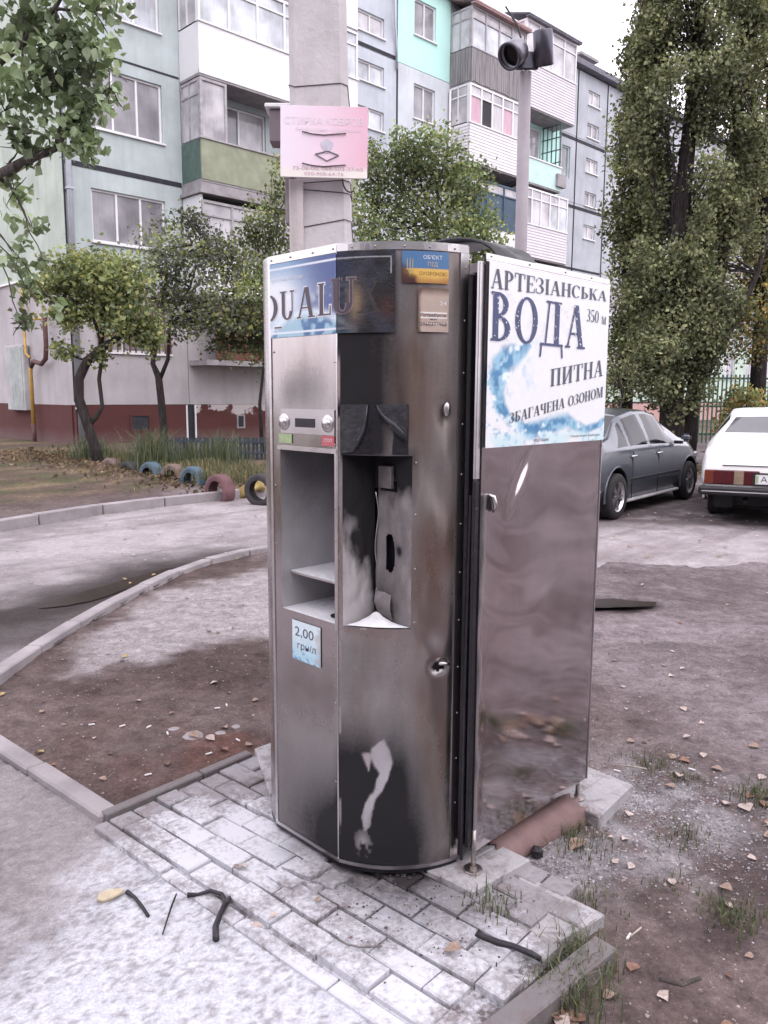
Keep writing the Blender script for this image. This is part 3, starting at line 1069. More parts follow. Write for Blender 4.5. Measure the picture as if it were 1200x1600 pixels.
quad_grid("niche_back", f1in(a0, ND, z0), f1in(a1, ND, z0), f1in(a1, ND, z1), f1in(a0, ND, z1), 8, 20, m_in, low_soot)
quad_grid("niche_ceiling", f1in(a0, 0, z1), f1in(a1, 0, z1), f1in(a1, ND, z1), f1in(a0, ND, z1), 3, 3, m_in, flat_soot)
quad_grid("niche_floor", f1in(a0, 0, z0), f1in(a1, 0, z0), f1in(a1, ND, z0), f1in(a0, ND, z0), 8, 8, m_white_powder, None, .003)
sh = MB()
sp = [f1in(a0 + .001, .035, 1.0)[:2], f1in(a1 - .001, .035, 1.0)[:2], f1in(a1 - .001, ND - .002, 1.0)[:2], f1in(a0 + .001, ND - .002, 1.0)[:2]]
adopt(MB().prism(sp, 0.997, 1.003).build("niche_shelf", m_trim, None))
adopt(MB().prism([tuple(np.array(p) * .995 + np.array(sp).mean(0) * .005) for p in sp], 1.0035, 1.007).build("powder_layer", m_white_powder, None))
c = f1in(.27, .06, z0 + .004)
adopt(MB().lathe([(.001, 0), (.026, 0), (.026, .002), (.001, .002)], 18, c).build("drain_hole", m_char, None))

# burnt wedge niche in the curved panel
TL = fARC(np.array([NAR[0]]), np.array([0.]))[0][:2]; TR = fARC(np.array([NAR[1]]), np.array([0.]))[0][:2]
APX = np.array([-0.029, 2.523])
z0, z1 = NAR[2], NAR[3]
v3 = lambda p, z: (p[0], p[1], z)
quad_grid("burnt_niche_wall", v3(TL, z0), v3(APX, z0), v3(APX, z1), v3(TL, z1), 22, 60, m_in,
          {'Soot': lambda u, v: np.clip(1.1 * sstep(.30, .62, v * .8 + u * .34 + (fbm(u * 4, v * 8, 4, 371) - .5) * .35) * (1 - .55 * blob(u, v, .3, .60, .22, .06)) + .12 + .5 * sstep(.12, .0, v) * u, 0, 1),
           'Heat': lambda u, v: .15 + 0 * u}, .012, 372)


def slot(u, v):
    return ((np.abs(u - .40) < .10) & (np.abs(v - .42) < .075)) | (((u - .40) / .10) ** 2 + ((v - .495) / .04) ** 2 < 1) | (((u - .40) / .10) ** 2 + ((v - .345) / .04) ** 2 < 1)


# right wall with a slot and a torn hole near the top
n, m = 34, 80
U_, V_ = np.meshgrid(np.linspace(0, 1, n), np.linspace(0, 1, m)); u = U_.ravel(); v = V_.ravel()
rw = (np.array(TR) - APX); rl = np.linalg.norm(rw); rw = rw / rl; rn = np.array([-rw[1], rw[0]]) * -1
dd = (fbm(u * 3, v * 5, 3, 375) - .5) * .016 + .010 * blob(u, v, .15, .35, .12, .2) - .012 * blob(u, v, .4, .42, .15, .12)
dd = dd * np.minimum(1, 10 * np.minimum(u + .03, 1 - u))
P = np.stack([APX[0] + rw[0] * rl * u + rn[0] * dd, APX[1] + rw[1] * rl * u + rn[1] * dd, z0 + (z1 - z0) * v], -1)
i = np.arange(n - 1)[None, :] + np.arange(m - 1)[:, None] * n
q = np.stack([i, i + 1, i + 1 + n, i + n], -1).reshape(-1, 4)
cu = u[q].mean(1); cv = v[q].mean(1)
edge = .06 + .05 * (fbm(cv * 9, cv * 0 + 3.3, 3, 377)) + .10 * blob(cu * 0, cv, 0, .05, 1, .12)
k = ~slot(cu, cv) & ~((cv > .78) & (cv < .845) & (cu > .16) & (cu < .60)) & ~((cu < edge) & (cv < .80) & (cv > .06))
sa = np.clip(.9 * sstep(.72, .95, v + (fbm(u * 4, v * 7, 3, 378) - .5) * .2) + .30 + .34 * fbm(u * 5, v * 9, 4, 379) + .7 * blob(u, v, .65, .44, .08, .03) + .35 * blob(u, v, .3, .15, .3, .12) + .4 * sstep(.2, 0, v) * (1 - u), 0, 1)
adopt(np_mesh("torn_niche_sheet", P, q[k], m_in, None, True, {'Soot': sa, 'Heat': np.clip(.3 * fbm(u * 3, v * 5, 3, 380) + .2, 0, 1)}))
quad_grid("niche_back", v3(APX + np.array([-.01, .03]), z0), v3(TR + np.array([.06, .05]), z0), v3(TR + np.array([.06, .05]), z1), v3(APX + np.array([-.01, .03]), z1), 3, 3, m_char)
# bright torn edge of the sheet
ep = []
for v_ in np.linspace(.10, .78, 16):
    e_ = .075 + .05 * float(fbm(v_ * 9, 3.3, 3, 377))
    pp = APX + rw * rl * e_ + rn * (.008 + .006 * math.sin(v_ * 17))
    ep.append((pp[0], pp[1], z0 + (z1 - z0) * v_))
adopt(MB().tube(ep, .0022, 6).build("torn_edge", m_trim, None, smooth=True))
# curled flap at the bottom and a receiver box above
fl = []
for r_ in range(7):
    for s_ in range(5):
        a_ = r_ / 6; b_ = s_ / 4
        pp = APX + rw * rl * (.10 + .34 * b_ + .12 * a_) + rn * (-.004 + .03 * math.sin(a_ * 2.4) * (1 - .5 * b_))
        fl.append((pp[0], pp[1], z0 + .115 - .085 * a_ - .02 * b_))
fo = adopt(mesh_obj("curled_flap", fl, [(r_ * 5 + s_, r_ * 5 + s_ + 1, r_ * 5 + s_ + 6, r_ * 5 + s_ + 5) for r_ in range(6) for s_ in range(4)], m_grey, None, True))
def wbox(name, u0, u1, d0, d1, za, zb, mat, bev=.002):
    pts = [APX + rw * rl * uu - rn * -dd_ for uu, dd_ in ((u0, d0), (u1, d0), (u1, d1), (u0, d1))]
    return adopt(MB().prism([tuple(p) for p in pts], za, zb).build(name, mat, None, bevel=bev))
wbox("receiver_box", .22, .56, .006, .022, 1.315, 1.385, m_grey)
quad_grid("burnt_niche_ceiling", v3(TL, z1), v3(TR, z1), v3(TR + np.array([.05, .08]), z1), v3(APX, z1), 4, 4, m_char)
# white powder heap on the wedge floor
hp = MB()
vs = []; fs = []
N = 14
for r_ in range(N + 1):
    for s_ in range(N + 1):
        b_ = r_ / N; a_ = s_ / N
        fr = fARC(np.array([NAR[0] + .012 + (NAR[1] - NAR[0] - .016) * a_]), np.array([0.]))[0][:2]
        pp = fr * (1 - b_) + APX * b_
        hz = .004 + .026 * math.sin(math.pi * b_ * .9) * math.sin(math.pi * a_) * (0.5 + float(fbm(a_ * 5, b_ * 5, 3, 391)))
        vs.append((pp[0], pp[1], z0 + hz))
adopt(mesh_obj("powder_heap", vs, [(r_ * (N + 1) + s_, r_ * (N + 1) + s_ + 1, (r_ + 1) * (N + 1) + s_ + 1, (r_ + 1) * (N + 1) + s_) for r_ in range(N) for s_ in range(N)], m_white_powder, None, True))
adopt(MB().prism([tuple(TL), tuple(fARC(np.array([.08]), np.array([0.]))[0][:2]), tuple(fARC(np.array([.16]), np.array([0.]))[0][:2]), tuple(TR), tuple(APX)], z0 - .006, z0).build("burnt_niche_floor", m_trim, None))

# melted dark plate above the burnt niche, hanging in two torn flaps
m_melt = plain("melted_plastic", (0.030, 0.029, 0.036), 0.42, 0, 0.5, 25, 0.4, spec=0.5)
def torn(name, pts, seed):
    t = np.array(pts)
    mb = MB(); n = len(pts)
    o = fARC(t[:, 0], t[:, 1], .007); i_ = fARC(t[:, 0], t[:, 1], .002)
    mb.add(list(o) + list(i_), [tuple(range(n))] + [(k, (k + 1) % n, n + (k + 1) % n, n + k) for k in range(n)])
    return adopt(mb.build(name, m_melt, None))
torn("melted_flap", [(.012, 1.425), (.012, 1.573), (.099, 1.574), (.097, 1.545), (.092, 1.515), (.086, 1.492), (.074, 1.468), (.066, 1.448), (.055, 1.430)], 1)
torn("melted_flap", [(.126, 1.574), (.218, 1.576), (.219, 1.50), (.217, 1.468), (.192, 1.497), (.170, 1.517), (.150, 1.532), (.138, 1.55)], 2)
panel("scorched_backplate", fARC, np.linspace(.012, .222, 10), np.linspace(1.424, 1.574, 8), m_char, off=.0015)
def crumple(name, pts, rad):
    p = [tuple(fARC(np.array([a]), np.array([b]), .009)[0]) for a, b in pts]
    adopt(MB().tube(p, rad, 6).build(name, m_melt, None, smooth=True))
crumple("curled_edge", [(.099, 1.572), (.095, 1.53), (.088, 1.495), (.076, 1.47), (.062, 1.44)], [.002, .004, .005, .006, .004])
crumple("curled_edge", [(.127, 1.572), (.139, 1.548), (.155, 1.530), (.178, 1.513), (.200, 1.490), (.215, 1.467)], [.002, .004, .007, .010, .009, .005])
crumple("curled_edge", [(.165, 1.512), (.185, 1.494), (.205, 1.472)], [.003, .006, .004])

# display plate with two buttons
m_plate = steel_mat("plate_steel", 0.3, (0.56, 0.53, 0.54))
m_lcd = plain("display_glass", (0.035, 0.032, 0.045), 0.15, 0, 0.2, 8, 0.0, spec=0.6)
strip("display_plate", fF1, .060, .328, 1.478, 1.556, .005, m_plate, .004, n=2)
strip("display", fF1, .137, .237, 1.499, 1.527, .0062, m_lcd, .001, n=2)
for a in (.079, .298):
    p = fF1(np.array([a]), np.array([1.514]), .005)[0]
    for nm, prof in (("button_ring", [(.001, 0), (.028, 0), (.027, .003), (.016, .004)]), ("button", [(.016, .002), (.015, .007), (.010, .011), (.0005, .012)])):
        mb = MB(); mb.lathe(prof, 18)
        o = mb.build(nm, m_trim, None, smooth=True)
        o.location = p; o.rotation_euler = Vector((f1n[0], f1n[1], 0)).to_track_quat('Z', 'Y').to_euler()
        adopt(o)

# locks and handle
p = fARC(np.array([.343]), np.array([1.560]), .0)[0]; nn = fARC(np.array([.343]), np.array([1.560]), 1.0)[0] - p
mb = MB(); mb.lathe([(.017, -.004), (.017, .005), (.013, .008), (.0005, .009)], 18)
o = mb.build("lock", m_trim, None, smooth=True); o.location = p; o.scale = (.7, 1.3, 1); o.rotation_euler = Vector(nn).to_track_quat('Z', 'Y').to_euler(); adopt(o)
adopt(mesh_obj("lock_recess", [tuple(v) for v in fARC(np.array([.300, .362, .362, .300]), np.array([.725, .725, .775, .775]), -.012)], [(0, 1, 2, 3)], m_char, None))
mb = MB(); mb.tube([tuple(fARC(np.array([a]), np.array([b]), oo)[0]) for a, b, oo in ((.328, .758, -.008), (.332, .762, .008), (.345, .762, .012), (.362, .757, .010))], .006, 8)
adopt(mb.build("bent_handle", m_trim, None, smooth=True))
mb = MB(); mb.tube([tuple(fSD(np.array([a]), np.array([b]), oo)[0]) for a, b, oo in ((.040, 1.300, 0), (.046, 1.294, .014), (.055, 1.265, .016), (.060, 1.245, .004))], [.004, .007, .008, .005], 8)
adopt(mb.build("door_handle", m_trim, None, smooth=True))
adopt(mesh_obj("keyhole_plate", [tuple(v) for v in fSD(np.array([.030, .052, .056, .034]), np.array([1.255, 1.25, 1.285, 1.30]), .004)], [(0, 1, 2, 3)], m_char, None))

# legs: threaded rods with foot discs
for e, u, z in ((HW - .004, U0 + .01, .058), (HW - .045, U1 - .02, .040), (-HW + .03, U0 + .05, .02), (-HW + .03, U1 - .03, .02)):
    leg = MB(); leg.tube([cab3(e, u, z), cab3(e, u, .20)], .008, 10)
    lo = adopt(leg.build("leg", m_rod, None, smooth=True))
    d = MB(); c = cab3(e, u, z); d.lathe([(.0005, 0), (.031, 0), (.032, .004), (.030, .008), (.012, .010), (.012, .018), (.0005, .018)], 20, c)
    fo = d.build("foot_disc", m_rod, lo, smooth=False)
# burnt debris under the front
for k in range(14):
    x = random.uniform(-.08, .16); y = 2.47 + random.uniform(-.06, .05); r = random.uniform(.008, .022)
    bm = bmesh.new(); bmesh.ops.create_icosphere(bm, subdivisions=1, radius=r)
    for v in bm.verts: v.co *= random.uniform(.6, 1.3); v.co.z *= .6
    me = bpy.data.meshes.new("charred_lump"); bm.to_mesh(me); bm.free(); me.materials.append(m_rubber)
    o = bpy.data.objects.new("charred_lump", me); o.location = (x, y, .045); link(o)
    tag(o, "small black charred lump lying under the kiosk's sooty front", "debris", "charred lumps under the kiosk front")

# ------------------------------------------------------------------ lettering
def _rect(x0, x1, y0, y1): return ('p', [(x0, y0), (x1, y0), (x1, y1), (x0, y1)])
def _sl(xb, yb, xt, yt, w): return ('p', [(xb, yb), (xb + w, yb), (xt + w, yt), (xt, yt)])
def _arc(cx, cy, rx, ry, wx, wy, a0, a1): return ('a', (cx, cy, rx, ry, wx, wy, a0, a1))


TK, TN, SF = .155, .048, .045


def stem(x, y0=0.0, y1=1.0, w=TK, sb=True, st=True, s=.065):
    r = [_rect(x, x + w, y0, y1)]
    if sb: r.append(_rect(x - s, x + w + s, y0, y0 + SF))
    if st: r.append(_rect(x - s, x + w + s, y1 - SF, y1))
    return r


GL = {
    'А': (.74, [_sl(.06, 0, .33, 1, .055), _sl(.53, 0, .31, 1, .15), _rect(.17, .55, .31, .31 + TN), _rect(0, .19, 0, SF), _rect(.45, .76, 0, SF)]),
    'В': (.66, stem(.08) + [_arc(.22, .755, .31, .245, .14, TN, -90, 90), _arc(.22, .265, .38, .265, .155, TN, -90, 90)]),
    'Р': (.62, stem(.08) + [_arc(.22, .725, .36, .275, .15, TN, -90, 90)]),
    'Т': (.68, stem(.265, st=False) + [_rect(0, .68, 1 - SF, 1), _sl(.0, .72, .0, 1, .05), _sl(.63, .72, .63, 1, .05)]),
    'Е': (.62, stem(.08) + [_rect(.2, .58, 1 - SF, 1), _rect(.2, .60, 0, SF), _rect(.2, .46, .49, .49 + TN), _rect(.54, .58, .75, 1), _rect(.56, .60, 0, .27), _rect(.42, .46, .40, .62)]),
    'З': (.58, [_arc(.24, .745, .28, .255, .13, TN, -90, 120), _arc(.22, .265, .34, .265, .15, TN, -130, 90), _rect(.02, .07, .70, .90), _rect(.0, .05, .10, .30)]),
    'І': (.33, stem(.09)),
    'Н': (.76, stem(.08) + stem(.53) + [_rect(.2, .56, .48, .48 + TN)]),
    'С': (.66, [_arc(.36, .5, .35, .5, .15, TN, 48, 312), _rect(.56, .61, .68, .93)]),
    'Ь': (.60, stem(.08) + [_arc(.22, .27, .35, .27, .15, TN, -90, 90)]),
    'К': (.70, stem(.08) + [_sl(.22, .46, .54, 1, .055), _sl(.50, 0, .26, .56, .15), _rect(.45, .68, 1 - SF, 1), _rect(.44, .74, 0, SF)]),
    'О': (.74, [_arc(.37, .5, .36, .5, .15, TN, 0, 360)]),
    'Д': (.80, [_sl(.16, .05, .27, 1, .05), _rect(.50, .655, .05, 1), _rect(.18, .72, 1 - SF, 1), _rect(.0, .80, .0, .055), _sl(-.01, -.26, .02, 0, .05), _sl(.77, -.26, .74, 0, .05)]),
    'П': (.76, stem(.08, st=False) + stem(.53, st=False) + [_rect(.015, .745, 1 - SF, 1)]),
    'И': (.78, stem(.08) + stem(.55) + [_sl(.20, .12, .52, .82, .065)]),
    'Б': (.62, stem(.08) + [_rect(.2, .58, 1 - SF, 1), _rect(.54, .58, .74, 1), _arc(.22, .285, .36, .285, .15, TN, -90, 90)]),
    'Г': (.58, stem(.08) + [_rect(.2, .57, 1 - SF, 1), _rect(.525, .57, .70, 1)]),
    'Ч': (.70, stem(.47) + stem(.06, .52, 1, sb=False) + [_arc(.34, .60, .28, .21, .15, TN, 180, 285)]),
    'М': (.92, stem(.07, w=.055) + stem(.70) + [_sl(.40, .02, .10, 1, .13), _sl(.42, .02, .70, 1, .05)]),
    '3': (.56, [_arc(.24, .745, .27, .255, .12, TN, -90, 130), _arc(.23, .265, .31, .265, .13, TN, -140, 90)]),
    '5': (.54, [_rect(.08, .13, .50, 1), _rect(.08, .48, .91, 1), _arc(.22, .30, .30, .30, .13, TN, -140, 110)]),
    '0': (.58, [_arc(.29, .5, .28, .5, .12, TN, 0, 360)]),
    'м': (.66, stem(.05, 0, .62, .045, s=.04) + stem(.50, 0, .62, .11, s=.04) + [_sl(.28, 0, .07, .62, .09), _sl(.29, 0, .50, .62, .04)]),
    'Q': (.80, [_arc(.38, .5, .37, .5, .15, TN, 0, 360), _sl(.62, -.26, .36, .05, .15), _rect(.62, .90, -.26, -.21)]),
    'U': (.76, [_rect(.10, .25, .30, 1), _rect(.57, .62, .30, 1), _rect(.02, .33, 1 - SF, 1), _rect(.49, .70, 1 - SF, 1), _arc(.36, .30, .26, .30, .15, .06, 180, 360)]),
    'A': (.74, [_sl(.06, 0, .33, 1, .055), _sl(.53, 0, .31, 1, .15), _rect(.17, .55, .31, .31 + TN), _rect(0, .19, 0, SF), _rect(.45, .76, 0, SF)]),
    'L': (.58, stem(.08) + [_rect(.2, .56, 0, SF), _rect(.51, .56, 0, .30)]),
    'X': (.74, [_sl(.56, 0, .06, 1, .15), _sl(.10, 0, .54, 1, .055), _rect(0, .26, 0, SF), _rect(.46, .76, 0, SF), _rect(0, .26, 1 - SF, 1), _rect(.46, .72, 1 - SF, 1)]),
    ' ': (.34, []),
}


def glyph_polys(ch, grow=0.0):
    w, prims = GL[ch]
    out = []
    for kind, d in prims:
        if kind == 'p':
            if grow:
                c = np.mean(np.array(d), 0)
                d = [(x + math.copysign(grow, x - c[0]), y + math.copysign(grow, y - c[1])) for x, y in d]
            out.append([d])
        else:
            cx, cy, rx, ry, wx, wy, a0, a1 = d
            n = max(6, int(abs(a1 - a0) / 12))
            quads = []
            for k in range(n):
                t0 = R(a0 + (a1 - a0) * k / n); t1 = R(a0 + (a1 - a0) * (k + 1) / n)
                g = grow
                quads.append([(cx + (rx + g) * math.cos(t0), cy + (ry + g) * math.sin(t0)), (cx + (rx + g) * math.cos(t1), cy + (ry + g) * math.sin(t1)),
                              (cx + (rx - wx - g) * math.cos(t1), cy + (ry - wy - g) * math.sin(t1)), (cx + (rx - wx - g) * math.cos(t0), cy + (ry - wy - g) * math.sin(t0))])
            out.append(quads)
    return w, out


def serif_text(name, text, fn, a0, z0, h, width, mat, parent, off=.003, slope=0.0, rise=0.0, grow=0.0, gap=.06, hgrow=0.0, clip=None, sx=1.0):
    """serif capitals laid on a surface; slope lifts the baseline along the line, hgrow makes letters taller along it"""
    tot = sum(GL[c][0] + gap for c in text) - gap
    k = width / tot
    x = 0.0
    vs = []; fs = []
    for ch in text:
        w, prims = glyph_polys(ch, grow)
        for pi_, quads in enumerate(prims):
            for qd in quads:
                b = len(vs)
                for gx_, gy_ in qd:
                    t = (x + gx_) * k
                    hh = h * (1 + hgrow * t / width)
                    vs.append((a0 + t, z0 + slope * t + gy_ * hh, off + pi_ * 4e-5))
                fs.append(tuple(range(b, b + len(qd))))
        x += w + gap
    V_ = np.array(vs)
    P_ = fn(V_[:, 0], V_[:, 1], V_[:, 2])
    if clip is not None:
        ok = [f for f in fs if all(clip[0] <= V_[i, 0] <= clip[1] for i in f)]
        fs = ok
    o = mesh_obj(name, P_, fs, mat, None)
    return adopt(o, parent)


def sans_text(name, text, fn, a0, z0, h, mat, parent, off=.003, width=None, center=False):
    cu = bpy.data.curves.new("tmp_text", 'FONT'); cu.body = text; cu.size = 1.0; cu.resolution_u = 3
    to = bpy.data.objects.new("tmp_text", cu); COL.objects.link(to)
    dg = bpy.context.evaluated_depsgraph_get(); dg.update()
    me = bpy.data.meshes.new_from_object(to.evaluated_get(dg))
    V_ = np.array([v.co[:] for v in me.vertices]); F_ = [tuple(p.vertices) for p in me.polygons]
    bpy.data.objects.remove(to); bpy.data.curves.remove(cu); bpy.data.meshes.remove(me)
    if len(V_) == 0: return None
    V_[:, 0] -= V_[:, 0].min()
    s = h / 0.72
    sx = s if width is None else width / max(1e-6, V_[:, 0].max())
    if center: a0 = a0 - V_[:, 0].max() * sx / 2
    P_ = fn(a0 + V_[:, 0] * sx, z0 + V_[:, 1] * s, np.full(len(V_), off))
    return adopt(mesh_obj(name, P_, F_, mat, None), parent)


m_print = attr_mat("printed_film", rough=0.35, bump=0.05, bscale=30, fine_var=0.05, spec=0.5)
m_print_burnt = attr_mat("burnt_film", rough=0.42, bump=0.35, bscale=60, fine_var=0.22, spec=0.4)
m_ink = plain("navy_ink", (0.045, 0.06, 0.17), 0.4, 0, 0.25, 60, 0)
m_ink_grey = plain("slate_ink", (0.075, 0.085, 0.13), 0.4, 0, 0.2, 60, 0)
m_ink_white = plain("white_ink", (0.80, 0.82, 0.86), 0.4, 0, 0.05, 30, 0)


def printed(name, fn, a0, a1, z0, z1, res, colf, off, mat=None, parent=None):
    return panel(name, fn, np.linspace(a0, a1, max(2, int((a1 - a0) / res))), np.linspace(z0, z1, max(2, int((z1 - z0) / res))), mat or m_print,
                 parent, attrs={'Col': colf}, off=off)


# ---- big water poster on the side panel
PA0, PA1, PZ0, PZ1 = .004, .722, 1.445, 1.990


def poster_col(a, z):
    u = (a - PA0) / (PA1 - PA0); v = 1 - (z - PZ0) / (PZ1 - PZ0)
    base = np.tile(np.array([.80, .815, .84]), (len(a), 1))
    n = fbm(u * 9, v * 9, 4, 401); n2 = fbm(u * 30, v * 22, 4, 402)
    cur = [(.30, .42, .020), (.24, .46, .040), (.16, .50, .062), (.09, .56, .072), (.07, .63, .060), (.075, .70, .045), (.10, .77, .036), (.15, .835, .032), (.22, .885, .038), (.32, .910, .044), (.44, .905, .050), (.55, .880, .052), (.64, .862, .045), (.72, .90, .034), (.82, .925, .026), (.92, .905, .026), (1.0, .875, .030)]
    best = np.full(len(a), 9.0)
    for (x0, y0, w0), (x1, y1, w1) in zip(cur[:-1], cur[1:]):
        dx, dy = x1 - x0, y1 - y0
        t = np.clip(((u - x0) * dx + (v - y0) * dy) / (dx * dx + dy * dy), 0, 1)
        d = np.hypot(u - x0 - t * dx, v - y0 - t * dy) / (1.25 * (w0 + (w1 - w0) * t))
        best = np.minimum(best, d)
    best = best + (n - .5) * .6 + (n2 - .5) * .5
    m = sstep(1.15, .45, best)
    wc = mixc((.28, .52, .68), (.05, .22, .42), sstep(.35, .66, n2))
    wc = mixc(wc, (.75, .86, .92), sstep(.58, .72, fbm(u * 18, v * 18, 3, 404)))
    wc = mixc(wc, (.04, .16, .36), sstep(.64, .74, fbm(u * 26 + 5, v * 14, 3, 405)) * .8)
    base = mixc(base, wc, m)
    # faint wisps in the middle and spray at lower left
    w = np.exp(-((u - .37 - .10 * np.sin(v * 9)) / .05) ** 2) * sstep(.32, .42, v) * sstep(.80, .62, v) * sstep(.42, .7, n2)
    base = mixc(base, (.42, .62, .78), w * .65)
    sp = sstep(.63, .72, fbm(u * 40, v * 40, 2, 407)) * (np.exp(-((u - .06) / .09) ** 2) * sstep(.5, .6, v) + sstep(.90, .94, v) * .8)
    base = mixc(base, (.20, .45, .62), np.clip(sp, 0, 1) * .8)
    bot = sstep(.905, .965, v) * sstep(.30, .55, n)
    base = mixc(base, (.45, .74, .80), bot * .55)
    base = mixc(base, (.13, .3, .5), sstep(.60, .64, v) * 0)
    return base


poster = printed("water_poster", fSD, PA0, PA1, PZ0, PZ1, .0042, poster_col, .0095)
tag(poster, "white poster with blue water splash and Cyrillic lettering")
serif_text("lettering", "АРТЕЗІАНСЬКА", fSD, .012, 1.915, .058, .685, m_ink_grey, poster, .0115, slope=.030, hgrow=-.42)
serif_text("lettering", "ВОДА", fSD, .012, 1.765, .142, .545, m_ink, poster, .0120, slope=-.004, hgrow=.0, gap=.09)
serif_text("lettering", "350 м", fSD, .565, 1.858, .042, .135, m_ink_grey, poster, .0115, slope=-.02)
serif_text("lettering", "ПИТНА", fSD, .350, 1.632, .057, .343, m_ink_grey, poster, .0115, slope=.125, gap=.09)
serif_text("lettering", "ЗБАГАЧЕНА ОЗОНОМ", fSD, .122, 1.516, .032, .578, m_ink_grey, poster, .0115, slope=.146, hgrow=.15)
sans_text("fine_print", "вода людям", fSD, .265, 1.455, .011, m_ink_grey, poster, .0112, width=.085)
sans_text("fine_print", "Наша вода корисна", fSD, .49, 1.462, .0075, m_ink_grey, poster, .0112, width=.20)
# pale speckles in the big word
mbs = MB()
for k in range(150):
    a = random.uniform(.02, .555); z = random.uniform(1.77, 1.91); r = random.uniform(.0012, .0026)
    pr = fSD(np.array([a - r, a + r, a + r, a - r]), np.array([z - r, z - r, z + r, z + r]), .0125 + k * 2e-6)
    mbs.add([tuple(p) for p in pr], [(0, 1, 2, 3)])
adopt(mbs.build("ink_speckles", m_ink_white, None), poster)["kind"] = "stuff"
strip("poster_edge", fSD, PA0 - .004, PA1 + .004, PZ1, PZ1 + .004, .0098, m_trim, .003, n=2)

# ---- blue banner wrapping the corner of the front
BZ0, BZ1 = 1.785, 2.018


def banner_col(w, z):
    """w runs along the wrapped banner, 0 at the left edge of the flat panel"""
    u = w / .52; v = (BZ1 - z) / (BZ1 - BZ0)
    n = fbm(w * 30, z * 30, 4, 411); n2 = fbm(w * 60, z * 60, 3, 412)
    base = mixc((.10, .28, .50), (.05, .09, .26), sstep(.1, .55, u))
    glow = np.exp(-(((w - .045) / .13) ** 2 + ((v - .50) / .36) ** 2))
    base = mixc(base, (.78, .82, .88), np.clip(glow * 1.35, 0, 1))
    # rim of the globe
    gx_, gy_ = w - .20, (v - 1.55) * .235
    r = np.hypot(gx_ / 1.35, gy_)
    inside = sstep(.205, .185, r)
    gc = mixc((.05, .15, .33), (.35, .56, .66), sstep(.42, .62, n))
    base = mixc(base, gc, inside * .9)
    base = mixc(base, (.74, .84, .90), np.exp(-((r - .202) / .012) ** 2) * .85)
    cl = np.exp(-((v - .50) / .10) ** 2) * sstep(.16, .28, w) * sstep(.36, .60, n)
    base = mixc(base, (.62, .66, .70), cl * .8)
    # frame line
    fr = (np.abs(v - .075) < .012) | (np.abs(v - .94) < .012)
    base = np.where((fr & (w > .0))[:, None], np.array([.74, .78, .84]), base)
    return base


def banner_burn(t, z):
    w = t + F1L
    base = banner_col(w, z)
    n = fbm(t * 22, z * 22, 4, 421)
    b = sstep(.0, .10, t + (n - .5) * .06)
    sc = np.exp(-((t - .060) / .022) ** 2) * np.exp(-((z - 1.875) / .05) ** 2)
    dark = mixc((.028, .030, .046), (.012, .011, .014), sstep(.35, .65, n))
    base = mixc(base * .20, dark, np.clip(b * 1.15, 0, 1))
    base = mixc(base, (.24, .17, .10), np.clip(sc * 1.0, 0, 1))
    base = mixc(base, (.12, .035, .022), np.exp(-(((t - .155) / .03) ** 2 + ((z - 1.855) / .035) ** 2)) * .35)
    fr = ((np.abs(z - 2.001) < .0022) & (t < .166)) | ((np.abs(t - .166) < .0016) & (z > 1.955) & (z < 2.003))
    base = np.where(fr[:, None], np.array([.40, .40, .44]), base)
    return base


ban = printed("blue_banner", fF1, .011, F1L - .001, BZ0, BZ1, .003, banner_col, .0045)
ban2 = printed("scorched_banner", fARC, .001, .179, BZ0, BZ1 + .002, .003, banner_burn, .0050, m_print_burnt)
tag(ban2, "burnt black end of the blue banner")
m_goldink = plain("dark_ink", (0.085, 0.06, 0.085), 0.4, 0, 0.2, 30, 0)
for tx, aa, ww in (("Q", -.052, .112), ("U", .064, .082), ("A", .152, .088), ("L", .254, .064)):
    z_ = 1.838 + (aa * .012); hh = .088 + aa * .03
    serif_text("lettering", tx, fF1, aa, z_, hh, ww, m_ink_white, ban, .0052, grow=.035, clip=(.0105, F1L))
    serif_text("lettering", tx, fF1, aa, z_, hh, ww, m_goldink, ban, .0060, clip=(.0105, F1L))
m_brownink = plain("singed_ink", (0.22, 0.185, 0.18), 0.4, 0, 0.3, 30, 0)
wrapU = lambda a, z, o=0.0: np.where((np.asarray(a) < F1L)[..., None], fF1(a, z, o), fARC(np.asarray(a) - F1L, z, o))
serif_text("lettering", "U", wrapU, .316, 1.842, .102, .092, m_brownink, ban, .0058, grow=.035)
serif_text("lettering", "U", wrapU, .316, 1.842, .102, .092, m_goldink, ban, .0066)
serif_text("lettering", "X", fARC, .066, 1.842, .090, .075, plain("charred_ink", (.055, .045, .045), .4, 0, .3, 30, 0), ban2, .0058)
sans_text("small_lettering", "артезіанської води", fF1, .020, 1.962, .012, m_ink_white, ban, .0055, width=.165)

# ---- stickers
def tri_col(t, z):
    v = (z - 1.928) / (2.018 - 1.928)
    u = (t - .198) / .140
    base = np.where((v > .46)[:, None], np.array([.085, .19, .37]), np.array([.70, .44, .12]))
    n = fbm(t * 30, z * 30, 4, 431)
    burn = sstep(.50, .15, u * .9 + v * .55 + (n - .5) * .45)
    base = mixc(base, (.06, .022, .022), burn)
    br = sstep(.28, .02, v + (n - .5) * .2) * .7
    return mixc(base, (.30, .12, .035), br * (1 - burn))


